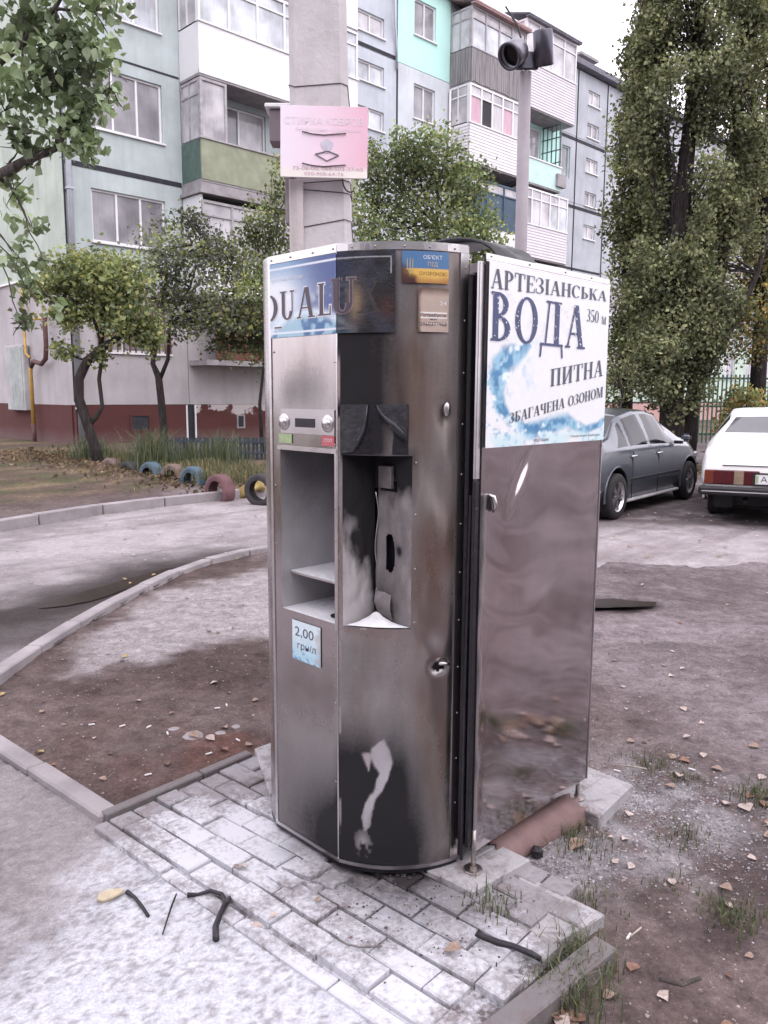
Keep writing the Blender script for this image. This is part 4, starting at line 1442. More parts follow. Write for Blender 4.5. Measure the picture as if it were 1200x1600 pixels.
stk = printed("guard_sticker", fARC, .198, .339, 1.928, 2.018, .0025, tri_col, .0050)
m_goldprint = plain("gold_ink", (0.62, 0.50, 0.25), 0.4, 0, 0.2, 30, 0)
m_olive = plain("olive_ink", (0.26, 0.17, 0.03), 0.4, 0, 0.2, 30, 0)
sans_text("lettering", "ОБ'ЄКТ", fARC, .289, 1.996, .011, m_ink_white, stk, .0058, width=.058, center=True)
sans_text("lettering", "ПІД", fARC, .289, 1.976, .012, m_goldprint, stk, .0058, width=.030, center=True)
sans_text("lettering", "ОХОРОНОЮ", fARC, .291, 1.950, .010, m_olive, stk, .0058, width=.086, center=True)
tri = MB()
for k, (pa, pb) in enumerate((((.213, 1.965), (.213, 1.995)), ((.221, 1.958), (.221, 1.998)), ((.229, 1.965), (.229, 1.995)), ((.211, 1.965), (.231, 1.965)), ((.215, 1.965), (.221, 1.953)), ((.227, 1.965), (.221, 1.953)))):
    tri.tube([tuple(fARC(np.array([a]), np.array([b]), .006 + k * 1e-4)[0]) for a, b in (pa, pb)], .0013, 4)
adopt(tri.build("trident", m_goldprint, None), stk)


def st2_col(t, z):
    u = (t - .246) / .095; v = (z - 1.788) / .126
    n = fbm(t * 26, z * 26, 4, 441)
    base = mixc((.42, .31, .255), (.52, .43, .38), n)
    e = sstep(.14, .0, np.minimum(u, 1 - u * .3) + (n - .5) * .1) + sstep(.80, 1.0, v + (n - .5) * .1) + sstep(.16, .02, u + v * .8)
    base = mixc(base, (.09, .045, .028), np.clip(e, 0, 1) * .85)
    w = ((np.abs(v - .435) < .015) | (np.abs(v - .195) < .015) | (np.abs(v - .33) < .012)) & (u > .08) & (u < .95)
    return np.where(w[:, None], np.array([.78, .76, .74]), base)


stk2 = printed("notice_sticker", fARC, .246, .341, 1.788, 1.914, .0022, st2_col, .0050)
sans_text("lettering", "24", fARC, .312, 1.866, .011, m_ink_white, stk2, .0058, width=.022)
sans_text("lettering", "Потребуєте", fARC, .293, 1.832, .010, m_goldink, stk2, .0058, width=.078, center=True)
sans_text("lettering", "на", fARC, .293, 1.8225, .006, m_goldink, stk2, .0058, width=.018, center=True)
sans_text("lettering", "0960377968", fARC, .293, 1.8055, .011, m_goldink, stk2, .0058, width=.084, center=True)
m_gs = plain("green_sticker", (0.36, 0.47, 0.25), 0.5, 0, 0.15, 40, 0)
m_rs = plain("red_sticker", (0.52, 0.12, 0.14), 0.5, 0, 0.2, 40, 0)
g = strip("green_label", fF1, .048, .116, 1.445, 1.474, .0045, m_gs, .001, n=2)
sans_text("lettering", "ПУСК", fF1, .082, 1.456, .009, plain("pale_green_ink", (.55, .63, .42), .5, 0, .05, 30, 0), g, .005, width=.045, center=True)
g = strip("red_label", fF1, .268, .327, 1.445, 1.476, .0045, m_rs, .001, n=2)
sans_text("lettering", "СТОП", fF1, .2975, 1.457, .010, m_ink_white, g, .005, width=.038, center=True)


def price_col(a, z):
    u = (a - .107) / .148; v = (z - .716) / .135
    n = fbm(u * 7, v * 7, 4, 451)
    base = mixc((.62, .72, .76), (.40, .60, .70), sstep(.75, .1, v + (n - .5) * .5))
    base = mixc(base, (.12, .25, .40), sstep(.30, .05, v + (n - .5) * .5) * sstep(.45, .65, fbm(u * 14, v * 14, 3, 452)))
    return mixc(base, (.38, .36, .37), sstep(.82, 1.0, u + (n - .5) * .4) * .7)


pr = printed("price_sticker", fF1, .107, .255, .716, .852, .0028, price_col, .0035)
sans_text("lettering", "2,00", fF1, .122, .800, .033, m_ink_grey, pr, .0042, width=.098)
sans_text("lettering", "грн/л", fF1, .135, .757, .024, m_ink_grey, pr, .0042, width=.095)

# ------------------------------------------------------------------ five-storey apartment house
HC = (-8.251, 21.4, 0.0)
HANG = math.atan2(0.702, 0.712)
house = empty("apartment_house", HC, HANG)
tag(house, "grey-green five-storey panel apartment house with glazed balconies and red plinth", "building")


def wallmat(name, col, streak=0.3, var=0.22):
    t = NT(name)
    c = t.coord()
    n1 = t.noise(0.8, 6, 0.6, vec=c); ns = t.noise(2.2, 5, 0.6, vec=c, stretch=(1.8, 1.8, 0.18)); n2 = t.noise(14, 4, 0.6, vec=c)
    a = t.mix(t.ramp(n1, [(0.3, 0.0), (0.7, 1.0)]), tuple(x * (1 - var) for x in col), tuple(min(1, x * (1 + var * .5)) for x in col))
    a = t.mix(t.math('MULTIPLY', t.ramp(ns, [(0.48, 0.0), (0.75, 1.0)]), streak), a, tuple(x * .5 for x in col))
    a = t.mix(t.math('MULTIPLY', n2, .22), a, tuple(x * .65 for x in col))
    t.set(color=a, rough=.9, spec=.2)
    t.bump(n2, .25, .02)
    return t.m


mw_green = wallmat("wall_grey_green", (0.48, 0.545, 0.55))
mw_end = wallmat("wall_pale_green", (0.51, 0.575, 0.515))
mw_grey = wallmat("wall_grey_plaster", (0.49, 0.465, 0.485))
mw_blue = wallmat("wall_blue_grey", (0.56, 0.60, 0.66))
mw_mint = wallmat("wall_mint", (0.55, 0.86, 0.80), .08, .06)
mw_pale = wallmat("wall_pale_blue", (0.64, 0.68, 0.73))
mw_slate = wallmat("wall_slate", (0.46, 0.485, 0.53))
mw_lgreen = wallmat("wall_light_green", (0.52, 0.64, 0.56))
m_tar = plain("joint_tar", (0.035, 0.035, 0.045), 0.8, 0, 0.4, 6, 0.3)
m_pinkpl = wallmat("plinth_pink", (0.52, 0.33, 0.31), .25)
m_white = plain("white_paint", (0.80, 0.79, 0.81), 0.55, 0, 0.08, 3, 0.05)
m_white_sheet = plain("white_sheet", (0.80, 0.80, 0.83), 0.45, 0, 0.06, 1.5, 0.03)
m_siding = plain("vinyl_siding", (0.78, 0.76, 0.79), 0.5, 0, 0.06, 2, 0.03)
m_sidingp = plain("vinyl_siding_lilac", (0.68, 0.64, 0.69), 0.5, 0, 0.08, 2, 0.03)
m_plank = plain("weathered_plank", (0.27, 0.255, 0.265), 0.85, 0, 0.45, 3, 0.4, stretch=(6, 6, .4))
m_olive_b = plain("olive_sheet", (0.31, 0.33, 0.24), 0.7, 0, 0.25, 2.5, 0.1)
m_dgreen = plain("dark_green_paint", (0.10, 0.16, 0.14), 0.7, 0, 0.3, 4, 0.1)
m_mintp = plain("mint_paint", (0.55, 0.74, 0.72), 0.6, 0, 0.12, 2, 0.05)
m_dblue = plain("dark_blue_sheet", (0.055, 0.095, 0.145), 0.6, 0, 0.25, 2, 0.1)
m_concr = plain("old_concrete", (0.34, 0.32, 0.335), 0.9, 0, 0.3, 3, 0.4)
m_roofp = plain("rusty_fascia", (0.45, 0.30, 0.30), 0.8, 0, 0.25, 3, 0.2)
m_roofd = plain("dark_roof_sheet", (0.17, 0.165, 0.20), 0.7, 0, 0.25, 3, 0.2)
m_frameg = plain("grey_wood_frame", (0.42, 0.40, 0.42), 0.7, 0, 0.3, 6, 0.2)
m_curt = plain("lilac_curtain", (0.62, 0.42, 0.50), 0.9, 0, 0.25, 5, 0.2, stretch=(8, 8, .3))
m_curtw = plain("net_curtain", (0.62, 0.60, 0.63), 0.9, 0, 0.3, 6, 0.2, stretch=(8, 8, .3))
m_room = plain("dark_room", (0.05, 0.046, 0.055), 0.9, 0, 0.4, 1.5, 0.0)


def glassmat(name, col, r=.06):
    t = NT(name)
    n = t.noise(1.2, 3, .5); n2 = t.noise(5, 4, .6, stretch=(4, 4, .35))
    a = t.mix(t.ramp(n, [(0.35, 0.0), (0.65, 1.0)]), tuple(x * .5 for x in col), tuple(min(1, x * 1.5) for x in col))
    a = t.mix(t.math('MULTIPLY', n2, .4), a, tuple(min(1, x * 2.2) for x in col))
    t.set(color=a, rough=r, spec=.7)
    t.bump(n, .03, .02)
    return t.m


m_glass = glassmat("window_glass", (0.21, 0.205, 0.225))
m_glassb = glassmat("window_glass_pale", (0.40, 0.42, 0.46), .12)
m_glassw = glassmat("window_glass_net", (0.36, 0.35, 0.37), .10)

# plinth with peeling white patches
t = NT("plinth_red")
c = t.coord(); n1 = t.noise(1.6, 6, .65, vec=c); n2 = t.noise(11, 4, .6, vec=c)
base = t.mix(n1, (0.070, 0.020, 0.020), (0.125, 0.040, 0.036))
base = t.mix(t.math('MULTIPLY', n2, .4), base, (0.07, 0.025, 0.025))
sep = t.new('ShaderNodeSeparateXYZ'); t.link(c, sep.inputs[0])
zz = t.math('MULTIPLY', t.math('SUBTRACT', sep.outputs[2], .82), 1.6)
xx = t.math('GREATER_THAN', sep.outputs[0], 3.55)
pk_ = t.ramp(t.math('ADD', zz, t.math('MULTIPLY', t.math('SUBTRACT', n1, .5), 2.4)), [(.52, 0.0), (.60, 1.0)])
base = t.mix(t.math('MULTIPLY', pk_, xx), base, (0.50, 0.46, 0.46))
low = t.ramp(t.math('ADD', sep.outputs[2], t.math('MULTIPLY', n1, .4)), [(.35, 1.0), (.85, 0.0)])
base = t.mix(t.math('MULTIPLY', low, .55), base, (0.20, 0.155, 0.15))
t.set(color=base, rough=.9); t.bump(n2, .3, .02)
m_plinth = t.m


def part(name, mb, mat, parent=None, bevel=0, smooth=False):
    return mb.build(name, mat, parent or house, smooth, bevel)


def wall_panel(x0, x1, z0, z1, mat, holes=(), gap=.010, y=0.0, rev=.16):
    xs = sorted({x0 + gap, x1 - gap} | {v for h in holes for v in h[:2]})
    zs = sorted({z0 + gap, z1 - gap} | {v for h in holes for v in h[2:4]})
    mb = MB()
    for a, b in zip(xs[:-1], xs[1:]):
        for c_, d in zip(zs[:-1], zs[1:]):
            mx, mz = (a + b) / 2, (c_ + d) / 2
            if any(h[0] < mx < h[1] and h[2] < mz < h[3] for h in holes): continue
            mb.add([(a, y, c_), (b, y, c_), (b, y, d), (a, y, d)], [(0, 1, 2, 3)])
    for h in holes:
        a, b, c_, d = h[:4]
        mb.add([(a, y, c_), (b, y, c_), (b, y, d), (a, y, d), (a, y + rev, c_), (b, y + rev, c_), (b, y + rev, d), (a, y + rev, d)],
               [(0, 4, 5, 1), (1, 5, 6, 2), (2, 6, 7, 3), (3, 7, 4, 0)])
    X0, X1, Z0, Z1 = x0 + gap, x1 - gap, z0 + gap, z1 - gap
    mb.add([(X0, y, Z0), (X1, y, Z0), (X1, y, Z1), (X0, y, Z1), (X0, y + .05, Z0), (X1, y + .05, Z0), (X1, y + .05, Z1), (X0, y + .05, Z1)],
           [(0, 1, 5, 4), (1, 2, 6, 5), (2, 3, 7, 6), (3, 0, 4, 7)])
    o = mesh_obj("wall_panel", mb.v, mb.f, mat, house)
    return o


def window(x0, x1, z0, z1, n=3, y=.10, fr=m_white, glass=None, fw=.055, sill=True, transom=None, parent=None, name="window"):
    mb = MB()
    mb.box(x0, x1, y - .03, y + .03, z0, z0 + fw); mb.box(x0, x1, y - .03, y + .03, z1 - fw, z1)
    w = (x1 - x0 - fw) / n
    for k in range(n + 1):
        xx_ = x0 + k * w
        mb.box(xx_, xx_ + fw, y - .033, y + .033, z0 + fw, z1 - fw)
    if transom: mb.box(x0 + fw, x1 - fw, y - .028, y + .028, transom, transom + fw * .8)
    wo = mb.build(name, fr, parent or house)
    for k in range(n):
        a = x0 + k * w + fw; b = x0 + (k + 1) * w
        g = glass or random.choice((m_glass, m_glass, m_glassw))
        mesh_obj("pane", [(a, y + .005, z0 + fw), (b, y + .005, z0 + fw), (b, y + .012, z1 - fw), (a, y + .012, z1 - fw)], [(0, 1, 2, 3)], g, wo)
    if sill:
        MB().box(x0 - .05, x1 + .05, -.07, y - .035, z0 - .05, z0 - .004).build("sill", m_white, wo)
    return wo


ZF = [1.31, 4.64, 7.49, 10.35, 13.20, 16.05]
# hidden core so that no light leaks through the joints
part("core", MB().box(.17, 60, .17, 11.8, 0, 16.0), m_room)
# section 1, windows of three lights
wz = [(2.75, 4.25), (5.62, 6.97), (8.50, 10.03), (11.36, 12.86), (14.2, 15.7)]
for k in range(5):
    z0, z1 = wz[k]
    wall_panel(.0, 3.46, ZF[k], ZF[k + 1], mw_grey if k == 0 else mw_green, [(.72, 2.88, z0, z1)])
    window(.72, 2.88, z0, z1, 3, glass=m_glassb if k == 3 else None)
    wall_panel(3.46, 9.6, ZF[k], ZF[k + 1], mw_grey if k == 0 else mw_green, [(4.5, 6.4, z0, z1), (7.0, 8.6, z0 - .6, z1)])
    window(4.5, 6.4, z0, z1, 2, sill=False); window(7.0, 8.6, z0 - .6, z1, 2, sill=False)
    # stairwell section
    hs = [(10.2, 11.48, zt - .64, zt) for zt in (15.80, 14.36, 12.80, 11.34, 9.90, 8.46, 7.0, 5.5) if ZF[k] < zt - .64 and zt < ZF[k + 1]]
    wall_panel(9.62, 12.10, ZF[k], ZF[k + 1], mw_blue if k else mw_grey, hs)
    for h in hs: window(*h, 2, glass=random.choice((m_glassb, m_glassw)))
    hh = (12.98, 14.12, [3.0, 5.9, 8.75, 11.55, 14.35][k], [4.2, 7.05, 9.9, 12.72, 15.55][k])
    wall_panel(12.14, 14.94, ZF[k], ZF[k + 1], mw_mint if k == 4 else (mw_pale if k else mw_grey), [hh])
    window(*hh, 2, glass=m_glass)
    h2 = (15.4, 17.4, wz[k][0], wz[k][1]); h3 = (18.9, 20.9, wz[k][0] - .5, wz[k][1]); h4 = (22.55, 23.2, wz[k][0] - .05, wz[k][1] - .2)
    wall_panel(14.94, 22.3, ZF[k], ZF[k + 1], mw_mint if k == 3 else mw_slate, [h2, h3])
    window(*h2, 2, sill=False); window(*h3, 2, sill=False)
    wall_panel(22.3, 23.62, ZF[k], ZF[k + 1], mw_slate, [h4]); window(*h4, 1, fr=m_mintp, sill=False)
    hs = [(24.52, 25.52, zt - .62, zt) for zt in (15.42, 14.02, 12.50, 11.02, 9.55, 8.05, 6.6, 5.1) if ZF[k] < zt - .62 and zt < ZF[k + 1]]
    wall_panel(23.70, 26.15, ZF[k], ZF[k + 1], mw_slate, hs)
    for h in hs: window(*h, 2, glass=random.choice((m_glass, m_glassw)))
    x = 26.23
    while x < 56:
        h = (x + .9, x + 2.6, wz[k][0], wz[k][1])
        wall_panel(x, x + 3.5, ZF[k], ZF[k + 1], mw_lgreen if k == 0 else mw_slate, [h])
        window(*h, 2)
        x += 3.5
# tar seals in the open joints
def seal(x0, x1, z0, z1): part("joint_seal", MB().box(x0, x1, -.012, .06, z0, z1), m_tar)
seal(.05, 3.42, 7.43, 7.56); seal(.05, 3.42, 10.325, 10.375); seal(9.62, 12.06, 13.22, 13.34); seal(9.55, 9.63, 4.6, 16); seal(12.08, 12.16, 4.7, 13.2)
seal(23.62, 23.70, 1.4, 16); seal(26.15, 26.23, 1.4, 16); seal(22.3, 23.6, 13.0, 13.14); seal(23.72, 26.1, 13.0, 13.14); seal(22.3, 26.1, 10.1, 10.24); seal(22.3, 26.1, 7.4, 7.5)
seal(26.3, 58, 1.25, 1.36)
# plinth and its openings
part("plinth", MB().box(.02, 3.36, -.02, .15, -.3, 1.31).box(3.62, 26.2, -.02, .15, -.3, 1.31), m_plinth)
part("plinth_far", MB().box(26.2, 60, -.02, .15, -.3, 1.26), m_pinkpl)
part("plinth_slot", MB().box(3.36, 3.62, .02, .12, -.3, 1.31), m_tar)
for a in (3.33, 3.62): part("slot_edge", MB().box(a, a + .05, -.035, .06, -.2, 1.30), m_white)
for a, b, c_, d in ((1.60, 2.12, .62, 1.0), (5.15, 5.35, .62, .95)):
    v = part("plinth_vent", MB().box(a, b, -.025, -.005, c_, d), m_tar)
    fr = MB()
    for aa, bb, cc, dd_ in ((a - .05, b + .05, c_ - .05, c_), (a - .05, b + .05, d, d + .05), (a - .05, a, c_, d), (b, b + .05, c_, d)):
        fr.box(aa, bb, -.045, -.021, cc, dd_)
    fr.build("vent_frame", m_plinth if a < 3 else m_concr, v)
# brown lattice over the ground floor window and boards on the loggia below
m_rust = plain("rust_lattice", (0.15, 0.065, 0.045), 0.85, 0, 0.4, 8, 0.3)
lat = MB()
for k in range(13):
    x = .72 + k * .18; lat.box(x - .018, x + .018, -.06, -.035, 2.70, 4.30)
for z in (2.72, 3.2, 3.75, 4.28): lat.box(.68, 2.92, -.066, -.03, z - .02, z + .02)
part("window_grille", lat, m_rust)["kind"] = "stuff"
part("loggia_board", MB().box(3.9, 9.3, -.85, -.80, 2.62, 4.0), m_rust)
part("loggia_board", MB().box(3.5, 9.4, -.95, -.02, 2.45, 2.60), m_concr)

# end wall (left of the corner), going back along y
for k in range(5):
    for y0 in (0.0, 4.0, 8.0):
        z0, z1 = ZF[k], ZF[k + 1]
        if k == 0: z1 = 4.78
        if k == 1: z0 = 4.82
        MBq = MB().add([(0, y0 + .01, z0), (0, y0 + 3.99, z0), (0, y0 + 3.99, z1), (0, y0 + .01, z1), (.15, y0 + .01, z0), (.15, y0 + 3.99, z0), (.15, y0 + 3.99, z1), (.15, y0 + .01, z1)],
                       [(0, 3, 2, 1), (0, 4, 7, 3), (1, 2, 6, 5), (3, 7, 6, 2), (0, 1, 5, 4)])
        mesh_obj("end_wall_panel", MBq.v, MBq.f, mw_grey if k == 0 else mw_end, house)
part("end_plinth", MB().box(-.02, .12, .16, 12, -.3, 1.31), m_plinth)
part("end_ledge", MB().box(-.07, .1, .05, 11.9, 4.775, 4.83), m_white)
part("roof_slab", MB().box(-.2, 12.1, -.35, 12, 16.07, 16.30).box(12.15, 60, -.35, 12, 16.09, 16.33), m_roofd)
part("roof_vent", MB().box(24.6, 25.6, .6, 1.4, 16.33, 17.0).box(24.35, 25.85, .35, 1.65, 17.0, 17.12), m_concr)
# corner downpipe
m_zinc = plain("galvanised_pipe", (0.47, 0.49, 0.55), 0.5, 0.4, 0.2, 3, 0.1)
dp = part("downpipe", MB().tube([(.10, -.12, .35), (.10, -.12, 16.2)], .075, 12), m_zinc, smooth=True)
for z in (1.2, 4.0, 6.8, 9.6): MB().box(.01, .19, -.21, -.002, z, z + .05).build("pipe_bracket", m_zinc, dp)
MB().box(-.02, .02, -.03, -.003, 1.4, 15.9).build("corner_joint", m_tar, dp)
# thin wires and second downpipe by the stairwell
part("downpipe", MB().tube([(12.02, -.08, 12.9), (12.0, -.08, 13.8), (11.85, -.15, 14.4), (11.9, -.1, 16.1)], .04, 8), m_zinc, smooth=True)
part("downpipe", MB().tube([(14.86, -.1, 1.5), (14.86, -.1, 12.9)], .045, 8), m_white, smooth=True)


def slats(mb, x0, x1, z0, z1, y, n):
    h = (z1 - z0) / n
    for k in range(n):
        a = z0 + k * h; b = a + h
        mb.add([(x0, y - .022, a), (x1, y - .022, a), (x1, y, b), (x0, y, b), (x0, y + .01, a), (x1, y + .01, a)], [(0, 1, 2, 3), (0, 4, 5, 1)])


def slats_side(mb, x, y0, y1, z0, z1, n):
    h = (z1 - z0) / n
    for k in range(n):
        a = z0 + k * h; b = a + h
        mb.add([(x - .022, y0, a), (x - .022, y1, a), (x, y1, b), (x, y0, b), (x + .01, y0, a), (x + .01, y1, a)], [(0, 3, 2, 1), (0, 1, 5, 4)])


def balcony(x0, x1, zf, zp, zt, style, mat, glaze=None, gmat=m_white, yb=-1.0, glass=None, curtain=None, roof=None, slab_mat=m_concr, side=True, open_from=None, side_mat=None):
    """slab, parapet, glazing and roof of one balcony"""
    root = MB().box(x0, x1, yb, -.003, zf - .16, zf).build("balcony", slab_mat, house)
    zb = zf - .10
    if style == 'siding':
        mb = MB(); slats(mb, x0, x1, zb, zp, yb - .015, int((zp - zb) / .105)); mb.build("front_siding", mat, root)["kind"] = "stuff"
        mb = MB(); slats_side(mb, x0 - .012, yb - .015, -.005, zb, zp, int((zp - zb) / .105)); mb.build("side_siding", mat, root)["kind"] = "stuff"
        MB().box(x0 - .006, x1 + .02, yb + .0, yb + .045, zb + .01, zp - .01).build("parapet", mat, root)
    elif style == 'plank':
        mb = MB(); x = x0
        while x < x1 - .05:
            d = random.uniform(0, .012)
            mb.box(x + .006, x + .114, yb - .03 - d, yb - .004 - d, zb + random.uniform(-.03, .02), zp); x += .12
        mb.build("planks", mat, root)["kind"] = "stuff"
        mb = MB(); y = yb
        while y < -.1:
            mb.box(x0 - .03, x0 - .006, y + .005, y + .11, zb, zp); y += .12
        mb.build("side_planks", mat, root)["kind"] = "stuff"
        MB().box(x0, x1, yb - .003, yb + .03, zb + .02, zp - .02).build("parapet", mat, root)
    else:
        MB().box(x0, x1, yb - .02, yb + .03, zb, zp).build("parapet", mat, root)
    MB().box(x0 - .004, x0 + .04, yb + .032, -.004, zb + .006, zp - .006).build("side_parapet", side_mat or mat, root)
    MB().box(x1 - .04, x1 + .004, yb + .047, -.004, zb + .006, zp - .006).build("side_parapet", side_mat or mat, root)
    MB().box(x0 - .04, x1 + .04, yb - .06, yb + .07, zp + .001, zp + .05).build("rail", gmat, root)
    if glaze:
        fw = .07
        z0 = zp + .052
        mb = MB()
        xe = open_from or x1
        w = (xe - x0 - fw) / glaze
        for k in range(glaze + 1):
            mb.box(x0 + k * w, x0 + k * w + fw, yb - .03, yb + .04, z0, zt - fw - .001)
        mb.box(x0, xe, yb - .035, yb + .045, zt - fw, zt)
        tz = zt - .42
        if glaze > 2: mb.box(x0 + fw, xe - fw, yb - .026, yb + .034, tz, tz + .05)
        mb.build("glazing_frame", gmat, root)
        for k in range(glaze):
            g = glass or random.choice((m_glass, m_glassw, m_glassw, m_glassb))
            a, b = x0 + k * w + fw, x0 + (k + 1) * w
            zz0 = z0
            if glaze > 2 and glass is not m_glassb:
                mesh_obj("pane", [(a, yb + .004, tz + .05), (b, yb + .004, tz + .05), (b, yb + .008, zt - fw), (a, yb + .008, zt - fw)], [(0, 1, 2, 3)], m_glassw, root)
                zz1 = tz
            else: zz1 = zt - fw
            if curtain and k in curtain: g = curtain[k]
            mesh_obj("pane", [(a, yb + .004, z0), (b, yb + .004, z0), (b, yb + .012, zz1), (a, yb + .012, zz1)], [(0, 1, 2, 3)], g, root)
        # left side glazing
        mb = MB()
        for yy in (yb + .046, yb + .52, -.075): mb.box(x0 - .002, x0 + .05, yy, yy + .06, z0, zt - fw)
        mb.box(x0 - .003, x0 + .055, yb + .046, -.01, zt - fw, zt - .002); mb.box(x0 - .003, x0 + .05, yb + .11, -.08, tz, tz + .05)
        mb.build("side_frame", gmat, root)
        mesh_obj("side_pane", [(x0 + .02, yb + .1, z0), (x0 + .02, -.08, z0), (x0 + .026, -.08, zt - fw), (x0 + .026, yb + .1, zt - fw)], [(0, 3, 2, 1)], m_glassw, root)
        if not open_from:
            MB().box(x1 - .03, x1, yb + .05, -.01, z0, zt - .01).build("end_panel", mat if style != 'plank' else gmat, root)
    if roof:
        rm, ov = roof
        vs = [(x0 - .12, yb - ov, zt + .05), (x1 + .12, yb - ov, zt + .05), (x1 + .12, -.003, zt + .42), (x0 - .12, -.003, zt + .42)]
        vs += [(x, y, z + .06) for x, y, z in vs]
        MB().add(vs, [(0, 3, 2, 1), (4, 5, 6, 7), (0, 1, 5, 4), (1, 2, 6, 5), (2, 3, 7, 6), (3, 0, 4, 7)]).build("balcony_roof", rm, root)
        MB().box(x0 - .1, x1 + .1, yb - ov + .02, yb - .04, zt + .001, zt + .048).build("fascia", rm, root)
    return root


# first balcony stack beside the corner flat
b = balcony(3.46, 9.3, 13.16, 14.4, 15.8, 'smooth', m_white_sheet, 6)
b = balcony(3.46, 9.3, 10.36, 11.56, 12.98, 'smooth', m_white_sheet, 6, glass=m_glassb)
b = balcony(3.46, 9.3, 7.62, 8.58, 10.16, 'smooth', m_olive_b, 1, m_frameg, open_from=4.32, side_mat=m_dgreen, glass=m_glassw)
b = balcony(3.46, 9.3, 4.52, 5.52, 6.98, 'smooth', m_white_sheet, 6, m_frameg, yb=-.95)
MB().box(3.44, 3.52, -.93, -.02, 5.62, 7.12).build("white_side_wall", m_white_sheet, b)
MB().box(3.36, 9.4, -1.08, -.002, 7.14, 7.22).build("ledge", m_concr, b)
MB().box(3.42, 9.35, -1.02, -.004, 7.225, 7.44).build("ledge", m_concr, b)
# second pair of stacks further along
balcony(14.94, 18.22, 13.16, 14.2, 15.62, 'plank', m_plank, 4, m_frameg, roof=(m_roofp, .25), curtain={0: m_glassb, 2: m_glassb})
balcony(18.28, 21.85, 13.16, 14.66, 16.22, 'siding', m_sidingp, 4, roof=(m_roofd, .22))
balcony(14.90, 18.22, 10.36, 11.6, 12.98, 'siding', m_siding, 5, curtain={0: m_curt, 1: m_room, 2: m_curtw, 3: m_curt, 4: m_curtw})
b = balcony(18.28, 21.0, 10.30, 11.13, 12.9, 'smooth', m_mintp, None)
lat = MB()
for k in range(5): lat.box(20.95, 20.99, -.98 + k * .22, -.94 + k * .22, 11.2, 12.95)
for z in (11.4, 11.9, 12.4, 12.9): lat.box(20.945, 20.995, -1.0, -.02, z, z + .035)
lat.build("side_lattice", m_dgreen, b)
MB().box(20.6, 21.2, -1.15, -.95, 10.35, 10.85).build("flower_box", m_concr, b)
balcony(14.94, 18.22, 7.45, 8.05, 9.75, 'smooth', m_white_sheet, 3, m_dblue, glass=m_dblue)
balcony(18.28, 21.6, 7.40, 8.55, 10.0, 'siding', m_sidingp, 5)
balcony(14.94, 18.22, 4.60, 5.7, 7.1, 'smooth', m_white_sheet, 4)
balcony(18.28, 21.6, 4.60, 5.7, 7.1, 'siding', m_siding, 4)

# gas pipe and meter box on the end wall
m_yellow = plain("yellow_gas_paint", (0.56, 0.36, 0.10), 0.55, 0, 0.3, 5, 0.15)
m_rustpipe = plain("rusty_pipe", (0.12, 0.06, 0.055), 0.8, 0, 0.4, 12, 0.3)
gp_ = empty("gas_pipe", HC, HANG)
tag(gp_, "yellow gas riser with brown U-bend climbing the grey end wall", "pipe")
MB().tube([(-.22, 2.30, .75), (-.22, 2.30, 2.25), (-.22, 2.22, 2.40)], .055, 10).build("riser", m_yellow, gp_, True)
MB().tube([(-.22, 2.30, .15), (-.22, 2.30, .75)], .06, 10).build("riser_foot", m_rustpipe, gp_, True)
MB().tube([(-.22, 2.24, 2.36), (-.22, 2.05, 2.50), (-.22, 1.5, 2.42), (-.22, 1.2, 2.55), (-.22, 1.12, 2.9), (-.22, 1.12, 3.65)], .065, 10).build("bend", m_rustpipe, gp_, True)
MB().tube([(-.16, 1.12, 3.62), (-.16, 3.3, 3.72)], .03, 8).build("branch", m_yellow, gp_, True)
MB().tube([(-.16, 2.75, 4.6), (-.16, 2.75, 2.75), (-.18, 2.4, 2.62)], .04, 8).build("branch", m_yellow, gp_, True)
m_chalk = plain("chalky_white", (.46, .46, .48), .7, 0, .3, 2.2, .1)
m_chalk2 = plain("chalky_green_white", (.38, .42, .41), .7, 0, .35, 2.2, .1)
bx = empty("meter_box", HC, HANG)
tag(bx, "tall dented white sheet-metal box hung on the grey end wall", "box")
MB().box(-.22, -.03, 2.85, 4.2, 1.12, 3.0).build("cabinet", m_chalk, bx, bevel=.02)
MB().box(-.235, -.225, 2.92, 3.75, 1.2, 2.92).build("door", m_chalk2, bx)

# ------------------------------------------------------------------ trees and shrubs
def leafmat(name, tint=(1, 1, 1)):
    t = NT(name)
    c = t.attr('Col')
    d = t.b
    t.set(color=c, rough=.62, spec=.3)
    tr = t.new('ShaderNodeBsdfTranslucent')
    t.link(t.mix(1.0, c, (1.0, 1.0, .72), 'MULTIPLY'), tr.inputs[0])
    mx = t.new('ShaderNodeMixShader'); mx.inputs[0].default_value = .30
    t.link(d.outputs[0], mx.inputs[1]); t.link(tr.outputs[0], mx.inputs[2]); t.link(mx.outputs[0], t.out.inputs[0])
    return t.m


m_leaf = leafmat("foliage")


def barkmat(name, col):
    t = NT(name)
    n = t.noise(9, 6, .7, stretch=(3, 3, .5)); n2 = t.noise(40, 4, .6)
    a = t.mix(t.ramp(n, [(.35, 0.), (.65, 1.)]), tuple(x * .45 for x in col), tuple(x * 1.3 for x in col))
    t.set(color=a, rough=.95, spec=.15); t.bump(t.math('ADD', n, t.math('MULTIPLY', n2, .3)), .8, .03)
    return t.m


m_bark = barkmat("grey_bark", (0.11, 0.095, 0.09))
m_barkd = barkmat("dark_bark", (0.05, 0.042, 0.042))


